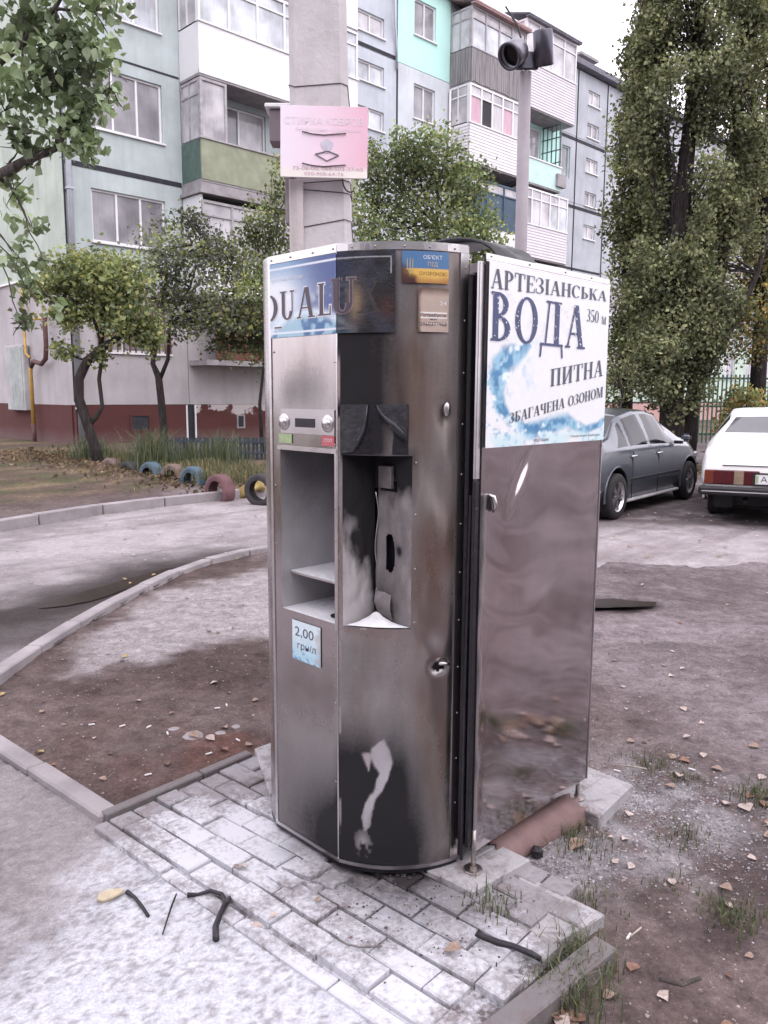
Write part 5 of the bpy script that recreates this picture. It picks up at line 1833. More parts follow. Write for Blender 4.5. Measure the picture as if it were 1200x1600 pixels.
def leaf_cloud(name, pts, size, palette, parent, seed, up=0.15, kind=True, outward=None):
    r = np.random.default_rng(seed)
    n = len(pts)
    d1 = r.normal(size=(n, 3)); d1[:, 2] -= up
    d1 /= np.linalg.norm(d1, axis=1)[:, None]
    nn = r.normal(size=(n, 3)); nn[:, 2] += .8
    d2 = np.cross(d1, nn); d2 /= np.linalg.norm(d2, axis=1)[:, None] + 1e-9
    d3 = np.cross(d1, d2)
    s = (size * r.uniform(.45, 1.4, n))[:, None]
    base = pts - d1 * s * .5
    v = np.stack([base, base + d1 * s * .42 + d2 * s * .38 + d3 * s * .10, base + d1 * s, base + d1 * s * .42 - d2 * s * .38 + d3 * s * .10], 1).reshape(-1, 3)
    q = np.arange(n * 4).reshape(-1, 4)
    pal = np.array(palette)
    ci = r.integers(0, len(pal), n)
    c = pal[ci] * r.uniform(.65, 1.3, (n, 1))
    # neighbouring leaves share a tone
    tone = .45 + 1.1 * sstep(.2, .8, fbm(pts[:, 0] * 1.9 + pts[:, 1], pts[:, 2] * 1.9, 3, seed + 5))
    c = np.clip(c * tone[:, None], 0, 1)
    o = np_mesh(name, v, q, m_leaf, parent, False, {'Col': np.repeat(c, 4, 0)})
    if kind: o["kind"] = "stuff"
    return o


def clump_pts(clumps, seed, sub=14, spread=.32):
    """clumps: (cx,cy,cz, rx,ry,rz, count); leaves gather in small sprays inside each clump"""
    r = np.random.default_rng(seed)
    out = []
    for cx, cy, cz, rx, ry, rz, n in clumps:
        k = max(3, n // sub)
        d = r.normal(size=(k, 3)); d /= np.linalg.norm(d, axis=1)[:, None]
        d *= (r.uniform(.25, 1.0, (k, 1)) ** .55)
        cc = np.array([cx, cy, cz]) + d * np.array([rx, ry, rz])
        idx = r.integers(0, k, n)
        p = cc[idx] + r.normal(size=(n, 3)) * np.array([rx, ry, rz]) * spread * np.array([.8, .8, .8])
        out.append(p)
    return np.concatenate(out)


def branch_path(a, b, seed, n=6, wob=.08, sag=0.0):
    r = random.Random(seed)
    a = np.array(a, float); b = np.array(b, float); L = np.linalg.norm(b - a)
    pts = []
    for k in range(n + 1):
        t = k / n
        p = a + (b - a) * t
        w = math.sin(math.pi * t) * wob * L
        p = p + np.array([r.uniform(-1, 1), r.uniform(-1, 1), r.uniform(-.5, 1)]) * w * .6
        p[2] -= sag * math.sin(math.pi * t)
        pts.append(tuple(p))
    return pts


def tree(name, label, loc, trunks, clumps, leaf, palette, seed, bark=None, group=None, limbs=3, cat="tree", sub=14, spread=.32, limb_r=.03, twigs=None):
    root = empty(name, loc)
    L = np.array(loc)
    for pts, rad in trunks:
        MB().tube([tuple(np.array(p) - L) for p in pts], rad, 10).build("trunk", bark or m_bark, root, True)
    r = random.Random(seed)
    mb = MB()
    tp = [np.array(p) for pts, _ in trunks for p in pts[max(1, len(pts) // 3):]]
    for c in clumps:
        cc = np.array(c[:3])
        below = [p for p in tp if p[2] < cc[2] + .1] or tp
        a = min(below, key=lambda p: np.linalg.norm((p - cc) * np.array([1, 1, .8])))
        for k in range(limbs):
            tgt = cc + np.array([r.uniform(-1, 1) * c[3], r.uniform(-1, 1) * c[4], r.uniform(-.7, .9) * c[5]]) * .75
            st = a if k == 0 else a + (cc - a) * r.uniform(.3, .7)
            pth = branch_path(st, tgt, r.random(), 5)
            mb.tube([tuple(np.array(p) - L) for p in pth], list(np.linspace(limb_r if k == 0 else limb_r * .6, .005, 6)), 5, False)
    mb.build("limbs", bark or m_bark, root, True)
    pts = clump_pts(clumps, seed, sub, spread) - L
    leaf_cloud("crown", pts, leaf, palette, root, seed + 1)
    tag(root, label, cat, group)
    return root


PAL_G = [(0.158, 0.21, 0.112), (0.187, 0.239, 0.128), (0.232, 0.277, 0.147), (0.139, 0.184, 0.105)]
PAL_L = [(0.254, 0.291, 0.117), (0.293, 0.32, 0.128), (0.212, 0.249, 0.098), (0.347, 0.353, 0.151)]
PAL_GREY = [(0.193, 0.211, 0.175), (0.238, 0.256, 0.22), (0.15, 0.169, 0.141)]
PAL_P = [(0.258, 0.331, 0.202), (0.307, 0.385, 0.24), (0.206, 0.274, 0.156), (0.342, 0.407, 0.272), (0.165, 0.219, 0.112)]
PAL_OL = [(0.178, 0.201, 0.108), (0.212, 0.237, 0.127), (0.244, 0.264, 0.145), (0.157, 0.178, 0.101), (0.292, 0.298, 0.164), (0.168, 0.164, 0.1), (0.138, 0.166, 0.095)]
PAL_Y = [(.40, .29, .075), (.46, .33, .11), (.33, .21, .06), (.25, .22, .08), (.30, .15, .06)]

# tall poplar group on the right
def column(cx, cy, z0, z1, r, n, seed, lean=0.0):
    rr = random.Random(seed); out = []
    k = int((z1 - z0) / .42)
    for i in range(k):
        t = i / (k - 1); z = z0 + (z1 - z0) * t
        w = r * (0.55 + .6 * math.sin(math.pi * min(1, t * 1.05 + .12)) ** .8)
        for j in range(3):
            a = rr.uniform(0, 6.28); d = w * rr.uniform(.35, 1.0)
            out.append((cx + lean * t + d * math.cos(a), cy + d * math.sin(a) * .9, z + rr.uniform(-.3, .3), rr.uniform(.28, .48), rr.uniform(.28, .48), rr.uniform(.40, .75), int(n / k / 3 * rr.uniform(.6, 1.4))))
    return out


tree("poplar_tree", "broad dark poplar with double trunk behind the grey sedan", (7.0, 19.0, .2),
     [([(6.85, 19, 0), (6.80, 19, 1.2), (6.7, 19, 2.4), (6.75, 19.1, 5), (6.9, 19, 9), (7.0, 19, 13)], [.34, .28, .26, .2, .14, .05]),
      ([(7.22, 19.05, 0), (7.26, 19.05, 1.2), (7.45, 19.1, 2.6), (7.8, 19, 5), (7.95, 19, 9), (8, 19, 12)], [.22, .19, .18, .14, .09, .04]),
      ([(7.3, 19, 1.6), (7.9, 18.9, 2.9), (8.5, 18.8, 4.4), (8.9, 18.8, 6.5)], [.10, .08, .06, .03])],
     column(6.6, 18.9, 1.9, 14.5, 1.08, 60000, 3) + column(7.7, 19.1, 3.6, 13.5, .80, 26000, 4) + [(6.9, 18.5, 2.6, .9, .4, .5, 1500), (6.0, 18.5, 2.2, .6, .4, .6, 1100), (7.3, 18.4, 3.6, .8, .4, 0.6, 2400)], .092, PAL_OL, 501, m_barkd, limbs=2, sub=10)
tree("poplar_tree", "slim paler poplar left of the dark poplar, sky showing through", (6.0, 20.5, .2),
     [([(6.2, 20.5, 0), (6.15, 20.5, 3), (6.05, 20.5, 8), (6.1, 20.5, 13)], [.16, .13, .09, .03])],
     column(6.12, 20.5, 2.0, 9.8, .60, 21000, 5) + column(6.35, 20.5, 9.4, 13.5, .5, 5000, 6), .092, PAL_OL + PAL_L, 511, m_barkd, limbs=2, sub=10)
tree("poplar_tree", "yellowing poplar at the right edge behind the white car", (9.3, 20.5, .2),
     [([(9.5, 20.5, 0), (9.45, 20.5, 4), (9.3, 20.5, 9), (9.3, 20.5, 14)], [.22, .17, .12, .04])],
     column(9.25, 20.5, 3.8, 13.5, 1.0, 27000, 7) + [(8.6, 19.6, 2.9, .8, .6, .5, 900), (9.1, 19.6, 3.6, .7, .6, .6, 900)], .092, PAL_OL + PAL_Y[:4], 521, m_barkd, limbs=2, sub=10)
# yellow bushes at their feet
tree("yellow_bush", "yellow and green autumn bush between grey sedan and white car", (8.1, 18.2, .2),
     [([(8.1, 18.2, 0), (8.15, 18.2, .6), (8.2, 18.2, 1.2)], [.05, .04, .02])],
     [(7.85, 18.2, 1.1, .28, .3, .65, 900), (8.4, 18.1, .9, .5, .4, .45, 1000), (8.3, 18.3, 1.45, .45, .4, .35, 800), (7.85, 18.0, .45, .35, .3, .25, 500)], .085, PAL_Y + PAL_L + PAL_G, 531, m_barkd, cat="bush", limbs=3, limb_r=.02)
tree("green_shrub", "dark green shrub behind the white car's roof", (9.6, 17.5, .2),
     [([(9.6, 17.5, 0), (9.6, 17.5, .8)], [.05, .03])],
     [(9.35, 17.5, .95, .55, .4, .5, 1300), (9.9, 17.6, 1.1, .5, .4, .5, 900)], .08, PAL_G, 541, m_barkd, cat="bush")
tree("leafless_shrub", "small dark twiggy shrub behind the grey sedan's roof", (5.0, 17.6, .1),
     [([(5.0, 17.6, 0), (5.05, 17.6, .9), (5.2, 17.6, 1.6)], [.05, .04, .02])],
     [(5.35, 17.6, 1.9, .3, .3, .4, 240), (4.95, 17.6, 2.1, .3, .3, .35, 160)], .07, PAL_OL, 551, m_barkd, cat="bush", limbs=4, limb_r=.03)

# tree behind the concrete pole, in front of the balconies
tree("yard_tree", "bushy green tree between the concrete pole and the lamp post", (0.95, 17.0, .15),
     [([(0.95, 17, 0), (0.9, 17, 1.6), (0.95, 17, 3.2), (1.1, 17, 5)], [.14, .12, .09, .04])],
     [(0.2, 17, 5.9, .75, .6, .65, 2400), (0.95, 17, 6.4, .65, .6, .55, 2100), (1.6, 17, 5.9, .55, .5, .5, 1300), (0.3, 16.8, 4.8, .8, .7, .7, 2200), (1.3, 16.9, 5.2, .8, .7, .8, 2400), (1.95, 17, 4.95, .5, .5, .5, 1200),
      (0.9, 16.8, 4.2, .9, .7, .6, 2000), (2.05, 17, 4.35, .35, .4, .4, 600), (-0.35, 17, 5.3, .35, .4, .6, 800), (-.3, 17, 6.4, .25, .3, .3, 260), (-0.4, 17, 4.3, .5, .5, .6, 1000), (.25, 17, 6.75, .22, .25, .3, 160), (2.35, 16.9, 4.55, .28, .3, .2, 200)],
     .082, PAL_G + PAL_G + PAL_L, 561, m_bark, limbs=4, sub=11, spread=.30)
tree("yard_tree", "narrow green tree left of the concrete pole", (-2.3, 17.6, .15),
     [([(-2.3, 17.6, 0), (-2.35, 17.6, 2), (-2.4, 17.6, 4)], [.10, .08, .05])],
     [(-2.5, 17.6, 5.3, .45, .5, .55, 900), (-2.3, 17.6, 4.4, .55, .5, .6, 1400), (-2.2, 17.6, 6.1, .28, .3, .5, 420), (-2.6, 17.6, 3.9, .55, .5, .4, 800), (-2.9, 17.6, 5.0, .22, .3, .3, 220)],
     .08, PAL_G + PAL_L, 571, m_bark, limbs=4, sub=11)
tree("climbing_shrub", "dark green leafy shrub beside the kiosk's blue banner", (-3.0, 19.0, .2),
     [([(-2.9, 19, 0), (-2.95, 19, 1.4), (-2.8, 19, 2.6)], [.05, .04, .02])],
     [(-2.75, 19, 3.4, .55, .5, .5, 1500), (-3.3, 19, 2.9, .55, .5, .5, 1100), (-2.6, 19, 2.6, .5, .4, .5, 900), (-3.9, 19, 2.75, .35, .4, .3, 260)], .085, PAL_G + PAL_G + [(.22, .10, .06)], 581, m_barkd, cat="bush", limbs=4, limb_r=.02)

# the two small crooked trees on the left
tree("crooked_tree", "small crooked tree with bent trunk and light green crown at the house corner", (-5.78, 16, .15),
     [([(-5.72, 16, .1), (-5.82, 16, .6), (-5.93, 16, 1.0), (-6.08, 16, 1.5), (-6.06, 16, 1.9), (-5.88, 16, 2.25), (-5.5, 16, 2.55), (-5.1, 16, 2.8), (-4.7, 16, 3.0)], [.12, .105, .10, .10, .095, .09, .075, .05, .02]),
      ([(-5.95, 16, .95), (-5.75, 16, 1.15), (-5.62, 16, 1.35), (-5.66, 16, 1.9), (-5.55, 16, 2.5), (-5.75, 16, 3.2), (-6.1, 16, 3.8)], [.05, .05, .04, .04, .035, .03, .015]),
      ([(-5.6, 16, 2.5), (-5.5, 16, 3.2), (-5.3, 16, 3.9)], [.05, .04, .015])],
     [(-5.75, 16, 4.0, .60, .5, .34, 1800), (-5.15, 16, 3.75, .50, .5, .42, 1700), (-6.25, 16, 3.75, .45, .4, .30, 960), (-5.9, 16, 3.5, .75, .5, .55, 900), (-5.0, 16, 3.05, .42, .4, .40, 1120), (-4.62, 16, 2.75, .20, .3, .32, 560),
      (-6.2, 16, 3.15, .30, .3, .26, 660), (-6.75, 16, 3.6, .28, .3, .16, 280), (-5.55, 16, 3.35, .40, .4, .30, 860), (-6.3, 16, 2.45, .26, .25, .18, 220), (-5.6, 16, 2.35, .16, .2, .22, 180)],
     .095, PAL_L + PAL_L + PAL_G, 591, m_barkd, limbs=3, sub=9, spread=.46)
tree("crooked_tree", "thin tree with sparse grey-green crown before the brown window grille", (-5.1, 18.5, .2),
     [([(-5.1, 18.5, .1), (-5.1, 18.5, .8), (-5.14, 18.5, 1.5), (-5.18, 18.5, 2.0), (-5.3, 18.5, 2.3), (-5.1, 18.5, 3.3), (-4.9, 18.5, 4.4)], [.10, .09, .085, .08, .06, .04, .015]),
      ([(-5.17, 18.5, 1.9), (-4.95, 18.5, 2.4), (-4.9, 18.5, 3.2), (-4.4, 18.5, 4.0), (-4.1, 18.5, 4.9)], [.05, .045, .035, .025, .012]),
      ([(-4.9, 18.5, 3.2), (-4.0, 18.5, 3.7), (-3.2, 18.5, 3.9), (-2.7, 18.5, 4.5)], [.035, .03, .022, .01])],
     [(-4.9, 18.3, 4.3, .9, .6, .6, 900), (-3.6, 18.4, 3.9, .8, .5, .6, 900), (-4.6, 18.3, 3.2, .6, .5, .45, 600), (-3.2, 18.4, 3.3, .6, .5, .4, 600), (-4.2, 18.3, 3.6, .8, .5, .5, 700), (-4.6, 18.5, 4.9, .85, .6, .65, 1600), (-3.7, 18.5, 4.75, .6, .5, .40, 1240), (-3.2, 18.5, 4.3, .55, .5, .40, 840), (-5.0, 18.5, 3.9, .55, .5, .5, 840), (-3.9, 18.5, 3.25, .65, .4, .28, 840), (-4.25, 18.5, 5.5, .3, .3, .3, 300), (-2.9, 18.5, 5.0, .35, .3, .35, 340)],
     .085, PAL_GREY + PAL_GREY + PAL_L, 601, m_barkd, limbs=6, sub=8, spread=.36, limb_r=.028)

# poplar whose branch hangs into the upper left corner
pl = empty("overhanging_poplar", (-4.4, 7.3, 0))
tag(pl, "poplar boughs with pale grey-green leaves hanging in at the upper left", "tree")
Lp = np.array([-4.4, 7.3, 0])
MB().tube([(0, 0, 0), (.05, 0, 1.5), (.0, 0, 3.5), (.1, 0, 6), (.1, 0, 8.5)], [.24, .21, .18, .13, .05], 12).build("trunk", m_bark, pl, True)
PC = [(-2.38, 7, 4.68, .22, .3, .22, 150), (-2.62, 7, 4.42, .28, .3, .24, 220), (-2.38, 7, 4.30, .20, .25, .18, 130), (-2.28, 7, 4.10, .13, .2, .12, 60), (-2.95, 7.1, 4.62, .28, .3, .24, 220), (-2.66, 7, 4.08, .24, .3, .20, 170),
      (-2.45, 7, 3.93, .18, .2, .16, 120), (-2.98, 7, 4.15, .26, .3, .22, 190), (-2.72, 7, 3.76, .24, .25, .16, 170), (-2.50, 7, 3.66, .14, .2, .13, 90), (-3.2, 7.1, 3.95, .22, .3, .2, 120), (-3.05, 7, 3.62, .16, .2, .14, 60),
      (-2.42, 7, 5.0, .3, .3, .3, 150), (-2.9, 7, 5.1, .4, .3, .3, 180), (-3.4, 7, 4.7, .4, .3, .4, 160), (-3.12, 7, 3.28, .14, .2, .14, 44), (-2.98, 7, 2.98, .15, .2, .12, 44), (-3.12, 7, 2.72, .12, .2, .12, 34), (-2.9, 7, 2.72, .08, .12, .06, 14), (-3.02, 7, 2.45, .14, .15, .12, 30), (-2.83, 7, 2.36, .06, .1, .05, 10), (-3.12, 7, 2.2, .08, .15, .12, 18)]
mb = MB()
r_ = random.Random(5)
B1 = [(-4.35, 7.3, 2.9), (-3.5, 7.05, 3.25), (-3.2, 7, 3.42), (-2.95, 7, 3.55), (-2.75, 7, 3.62), (-2.55, 7, 3.9)]
B2 = [(-4.35, 7.3, 3.5), (-3.8, 7.2, 4.0), (-3.35, 7.1, 4.25), (-3.0, 7.05, 4.45), (-2.7, 7, 4.7), (-2.5, 7, 5.0)]
BOUGH = [np.array(p) for p in B1[1:] + B2[1:]]
mb.tube([tuple(np.array(p) - Lp) for p in B2], [.08, .06, .045, .03, .02, .01], 8, False)
for c in PC:
    cc = np.array(c[:3])
    st = min((q for q in BOUGH if q[0] < cc[0] + .05), key=lambda q: np.linalg.norm(q - cc), default=BOUGH[1])
    pth = branch_path(st, cc, r_.random(), 6, .05)
    mb.tube([tuple(np.array(p) - Lp) for p in pth], list(np.linspace(.014 if c[2] > 3.4 else .009, .004, 7)), 6, False)
    for k in range(4):
        tgt = cc + np.array([r_.uniform(-1, 1) * c[3], r_.uniform(-1, 1) * c[4], r_.uniform(-1, .8) * c[5]])
        mb.tube([tuple(np.array(p) - Lp) for p in branch_path(cc, tgt, r_.random(), 3, .1)], [.006, .005, .004, .003], 4, False)
mb.tube([tuple(np.array(p) - Lp) for p in B1], [.09, .07, .05, .04, .025, .01], 8, False)
mb.build("boughs", m_bark, pl, True)
pts = clump_pts(PC, 611, 8, .36) - Lp
rr = np.random.default_rng(612); perm = rr.permutation(len(pts))
leaf_cloud("crown", pts[perm[240:]], .092, PAL_P, pl, 613, up=.5)
leafmeshes = []
for k, c in enumerate(PAL_P):
    s = .088 + .006 * k
    vs = [(0, 0, 0), (s * .22, s * .30, .004), (s * .42, s * .40, .002), (s * .72, s * .22, -.004), (s, 0, -.012), (s * .72, -s * .22, -.004), (s * .42, -s * .40, .002), (s * .22, -s * .30, .004), (s * .5, 0, -.010)]
    me = bpy.data.meshes.new("leaf"); me.from_pydata(vs, [], [(i, (i + 1) % 8, 8) for i in range(8)])
    add_attrs(me, {'Col': np.tile(np.array(c), (9, 1))}); me.materials.append(m_leaf); leafmeshes.append(me)
for i in perm[:240]:
    o = bpy.data.objects.new("leaf", leafmeshes[rr.integers(0, len(leafmeshes))])
    o.location = pts[i]; o.rotation_euler = (rr.uniform(-.9, .9), rr.uniform(.2, 1.6), rr.uniform(0, 6.28))
    link(o, pl)

# ------------------------------------------------------------------ parked cars
def carpaint(name, col, rough=.25, coat=.8, metal=.3):
    t = NT(name)
    n = t.noise(1.5, 4, .6); n2 = t.noise(25, 3, .6)
    a = t.mix(t.math('MULTIPLY', n, .35), col, tuple(x * .75 for x in col))
    t.set(color=a, metal=metal, rough=t.math('ADD', rough, t.math('MULTIPLY', n2, .12)), coat=coat)
    t.b.inputs['Coat Roughness'].default_value = .08
    return t.m


m_cgrey = carpaint("dark_grey_paint", (0.075, 0.085, 0.105))
m_cwhite = carpaint("white_car_paint", (0.80, 0.79, 0.78), .35, .4, 0)
m_cglass = plain("car_glass", (0.010, 0.010, 0.013), 0.04, 0, 0.2, 2, 0, spec=0.35)
m_cglass2 = plain("car_rear_glass", (0.10, 0.10, 0.11), 0.05, 0, 0.2, 2, 0, spec=0.9)
m_tyre = plain("tyre_rubber", (0.022, 0.020, 0.022), 0.8, 0, 0.3, 12, 0.3)
m_alloy = plain("alloy", (0.62, 0.60, 0.62), 0.3, 0.9, 0.12, 5, 0.02)
m_blk = plain("black_plastic", (0.018, 0.017, 0.02), 0.5, 0, 0.3, 8, 0.1)
m_tail = plain("red_lamp", (0.075, 0.006, 0.010), 0.2, 0, 0.3, 12, 0, spec=.6)
m_tail_o = plain("orange_lamp", (0.15, 0.028, 0.012), 0.2, 0, 0.2, 12, 0, spec=.6)
m_tail_w = plain("reverse_lamp", (0.27, 0.20, 0.14), 0.2, 0, 0.2, 12, 0, spec=.6)


def interp(x, tab):
    xs = [a for a, b in tab]; ys = [b for a, b in tab]
    return np.interp(x, xs, ys)


def smooth_tab(tab, n=400, w=9):
    xs = np.linspace(tab[0][0], tab[-1][0], n); ys = interp(xs, tab)
    k = np.ones(w) / w
    yp = np.concatenate([np.full(w, ys[0]), ys, np.full(w, ys[-1])])
    ys2 = np.convolve(yp, k, 'same')[w:-w]
    return list(zip(xs, ys2))


def car_body(root, L, top, belt, half, bottom, cabin_in, roof_half, arches, arch_r, paint, side_win, wind_x, rear_x, glass, glass2, step=.016):
    xs = np.arange(0, L + 1e-6, step)
    nL, nC, nR = 24, 12, 12
    tp = interp(xs, smooth_tab(top)); bl = np.minimum(interp(xs, smooth_tab(belt)), tp - .012); hw = interp(xs, smooth_tab(half)); bt = interp(xs, bottom)
    rows = []
    for i, x in enumerate(xs):
        pts = []
        for j in range(nL + 1):
            s = j / nL
            z = bt[i] + (bl[i] - bt[i]) * s
            y = hw[i] * (0.90 + .10 * math.sin(min(1, s / .45) * math.pi / 2) - .045 * max(0, (s - .6) / .4) ** 2)
            pts.append((y, z))
        cab_h = tp[i] - bl[i]
        k = min(1, max(0, (cab_h - .02) / .35))
        y0 = pts[-1][0]
        yt = y0 - .04 - (y0 - roof_half) * k
        for j in range(1, nC + 1):
            s = j / nC
            z = bl[i] + (cab_h * .93) * s
            y = (y0 - .015 * k) + (yt - y0 + .015 * k) * (s ** 1.25)
            pts.append((y, z))
        y1, z1 = pts[-1]
        for j in range(1, nR + 1):
            s = j / nR
            pts.append((y1 * (1 - s), z1 + (tp[i] - z1) * math.sin(s * math.pi / 2) ** .55))
        rows.append(pts)
    M = len(rows[0])
    ring = [[(y, z) for y, z in r] + [(-y, z) for y, z in r[-2::-1]] for r in rows]
    W = len(ring[0])
    verts = [(x, y, z) for x, r in zip(xs, ring) for y, z in r]
    groups = {}
    nx = len(xs)
    for i in range(nx - 1):
        xm = (xs[i] + xs[i + 1]) / 2
        for j in range(W - 1):
            f = (i * W + j, (i + 1) * W + j, (i + 1) * W + j + 1, i * W + j + 1)
            jj = j if j < M - 1 else W - 2 - j
            zm = sum(verts[k][2] for k in f) / 4
            g = 'body'
            if jj < nL:
                if any((xm - ax) ** 2 + (zm - az) ** 2 < arch_r ** 2 for ax, az in arches): continue
            elif jj < nL + nC:
                s = (jj - nL + .5) / nC
                if .06 < s < .90:
                    for w, (a, b, lean0, lean1) in enumerate(side_win):
                        if a + lean0 * s < xm < b + lean1 * s: g = ('sw', w, j < M - 1)
            else:
                s = (jj - nL - nC + .5) / nR
                if s > .10:
                    if wind_x[0] < xm < wind_x[1]: g = 'windscreen'
                    if rear_x[0] < xm < rear_x[1]: g = 'rear_window'
            groups.setdefault(g, []).append(f)
    # end caps
    groups['body'].append(tuple(range(W - 1, -1, -1))); groups['body'].append(tuple((nx - 1) * W + j for j in range(W)))

    def sub(name, fs, mat):
        used = sorted({i for f in fs for i in f}); mp = {u: k for k, u in enumerate(used)}
        o = mesh_obj(name, [verts[u] for u in used], [tuple(mp[i] for i in f) for f in fs], mat, root, True)
        bm = bmesh.new(); bm.from_mesh(o.data); bmesh.ops.recalc_face_normals(bm, faces=bm.faces)
        cen = Vector((L / 2, 0, .7))
        flip = sum(1 if f.normal.dot(f.calc_center_median() - cen) < 0 else -1 for f in bm.faces)
        if flip > 0: bmesh.ops.reverse_faces(bm, faces=bm.faces)
        bm.to_mesh(o.data); bm.free()
        return o
    sub("body", groups.pop('body'), paint)
    for g, fs in groups.items():
        if g == 'windscreen': sub("windscreen", fs, glass)
        elif g == 'rear_window': sub("rear_window", fs, glass2)
        else: sub("side_window", fs, glass)
    return dict(xs=xs, hw=hw, bl=bl)


def wheel_tree(rad, wid, spokes=5):
    ty = MB(); ty.lathe([(rad * .66, -wid / 2), (rad * .90, -wid / 2), (rad * .985, -wid * .38), (rad, -wid * .2), (rad, wid * .2), (rad * .985, wid * .38), (rad * .90, wid / 2), (rad * .66, wid / 2)], 40, axis='y')
    w = ty.build("wheel", m_tyre, None, True)
    rm = MB(); rm.lathe([(rad * .58, wid * .30), (rad * .66, wid * .46), (rad * .69, wid * .46), (rad * .69, -wid * .4), (rad * .6, -wid * .4), (rad * .58, wid * .30)], 40, axis='y')
    rm.lathe([(.001, wid * .36), (rad * .13, wid * .36), (rad * .15, wid * .25)], 20, axis='y')
    for k in range(spokes):
        t = 2 * math.pi * k / spokes
        for dt in (-.13, .13):
            c, s = math.cos(t), math.sin(t); c2, s2 = math.cos(t + dt * 1.25), math.sin(t + dt * 1.25)
            a = np.array([c, s]) * rad * .10; b = np.array([c2, s2]) * rad * .62; n_ = np.array([-s, c]) * rad * .055
            v = [(a + n_), (a - n_), (b - n_ * .8), (b + n_ * .8)]
            rm.add([(p[0], wid * .40, p[1]) for p in v] + [(p[0], wid * .22, p[1]) for p in v], [(0, 1, 2, 3), (0, 4, 5, 1), (1, 5, 6, 2), (2, 6, 7, 3), (3, 7, 4, 0)])
    rm.build("rim", m_alloy, w, False)
    bk = MB(); bk.lathe([(.001, -wid * .1), (rad * .64, -wid * .1)], 24, axis='y'); bk.build("brake_shadow", m_blk, w)
    return w


def place_wheels(root, pos, rad, wid, proto):
    first = True
    for x, y in pos:
        o = proto if first else copy_tree(proto)
        first = False
        o.parent = root
        o.location = (x, y, rad)
        o.rotation_euler = (0, random.uniform(0, 1.2), math.pi if y < 0 else 0)


def arch_liner(root, x, z, r, y):
    s = 1 if y > 0 else -1
    mb = MB()
    n = 18; vs = []
    for k in range(n + 1):
        t = math.pi * (k / n) * 1.16 - .08 * math.pi
        vs += [(x + r * math.cos(t), y, z + r * math.sin(t)), (x + r * math.cos(t), y - s * .32, z + r * math.sin(t))]
    mb.add(vs, [(2 * k, 2 * k + 2, 2 * k + 3, 2 * k + 1) for k in range(n)])
    c0 = len(mb.v)
    mb.add([(x, y - s * .30, z)] + [vs[2 * k + 1] for k in range(n + 1)], [(0, k + 1, k + 2) for k in range(n)])
    o = mesh_obj("wheel_arch", mb.v, mb.f, m_blk, root)
    lip = MB(); lip.tube([(x + (r + .012) * math.cos(t), y + s * .004, z + (r + .012) * math.sin(t)) for t in np.linspace(-.06 * math.pi, 1.06 * math.pi, 22)], .016, 6, False)
    return o, lip


# dark grey sedan
fx, fy = .632, .775
rear_contact = np.array([2.96, 10.37])
orig = rear_contact - np.array([fx, fy]) * .95 + np.array([-fy, fx]) * .74
sedan = empty("parked_car", (orig[0], orig[1], .014), math.atan2(fy, fx))
tag(sedan, "dark grey four-door sedan with alloy wheels parked by the poplars", "car", "cars parked in the yard")
top = [(0, .62), (.06, .90), (.15, .99), (.75, 1.02), (.95, 1.06), (1.55, 1.36), (1.95, 1.425), (2.4, 1.43), (2.75, 1.38), (3.5, .99), (3.9, .93), (4.25, .82), (4.42, .66), (4.5, .50)]
belt = [(0, .60), (.1, .84), (.6, .91), (1.2, .91), (2.4, .885), (3.3, .865), (3.7, .84), (4.2, .73), (4.5, .47)]
half = [(0, .66), (.15, .78), (.6, .835), (1.5, .85), (3.0, .85), (3.8, .83), (4.25, .76), (4.5, .58)]
bot = [(0, .36), (.3, .26), (.6, .20), (4.0, .20), (4.3, .26), (4.5, .34)]
WR = .302
car_body(sedan, 4.5, top, belt, half, bot, 0, .60, [(.95, .31), (3.70, .31)], .365, m_cgrey,
         [(.95, 1.36, .42, .10), (1.42, 2.06, .12, -.04), (2.14, 3.26, .02, -.62)], (2.82, 3.46), (.98, 1.52), m_cglass, m_cglass)
for x in (.95, 3.70):
    for y in (-.825, .825):
        o, lip = arch_liner(sedan, x, .31, .365, y)
        lip.build("arch_lip", m_cgrey, sedan, True)
place_wheels(sedan, [(.95, -.765), (3.70, -.765), (.95, .765), (3.70, .765)], WR, .20, wheel_tree(WR, .20))
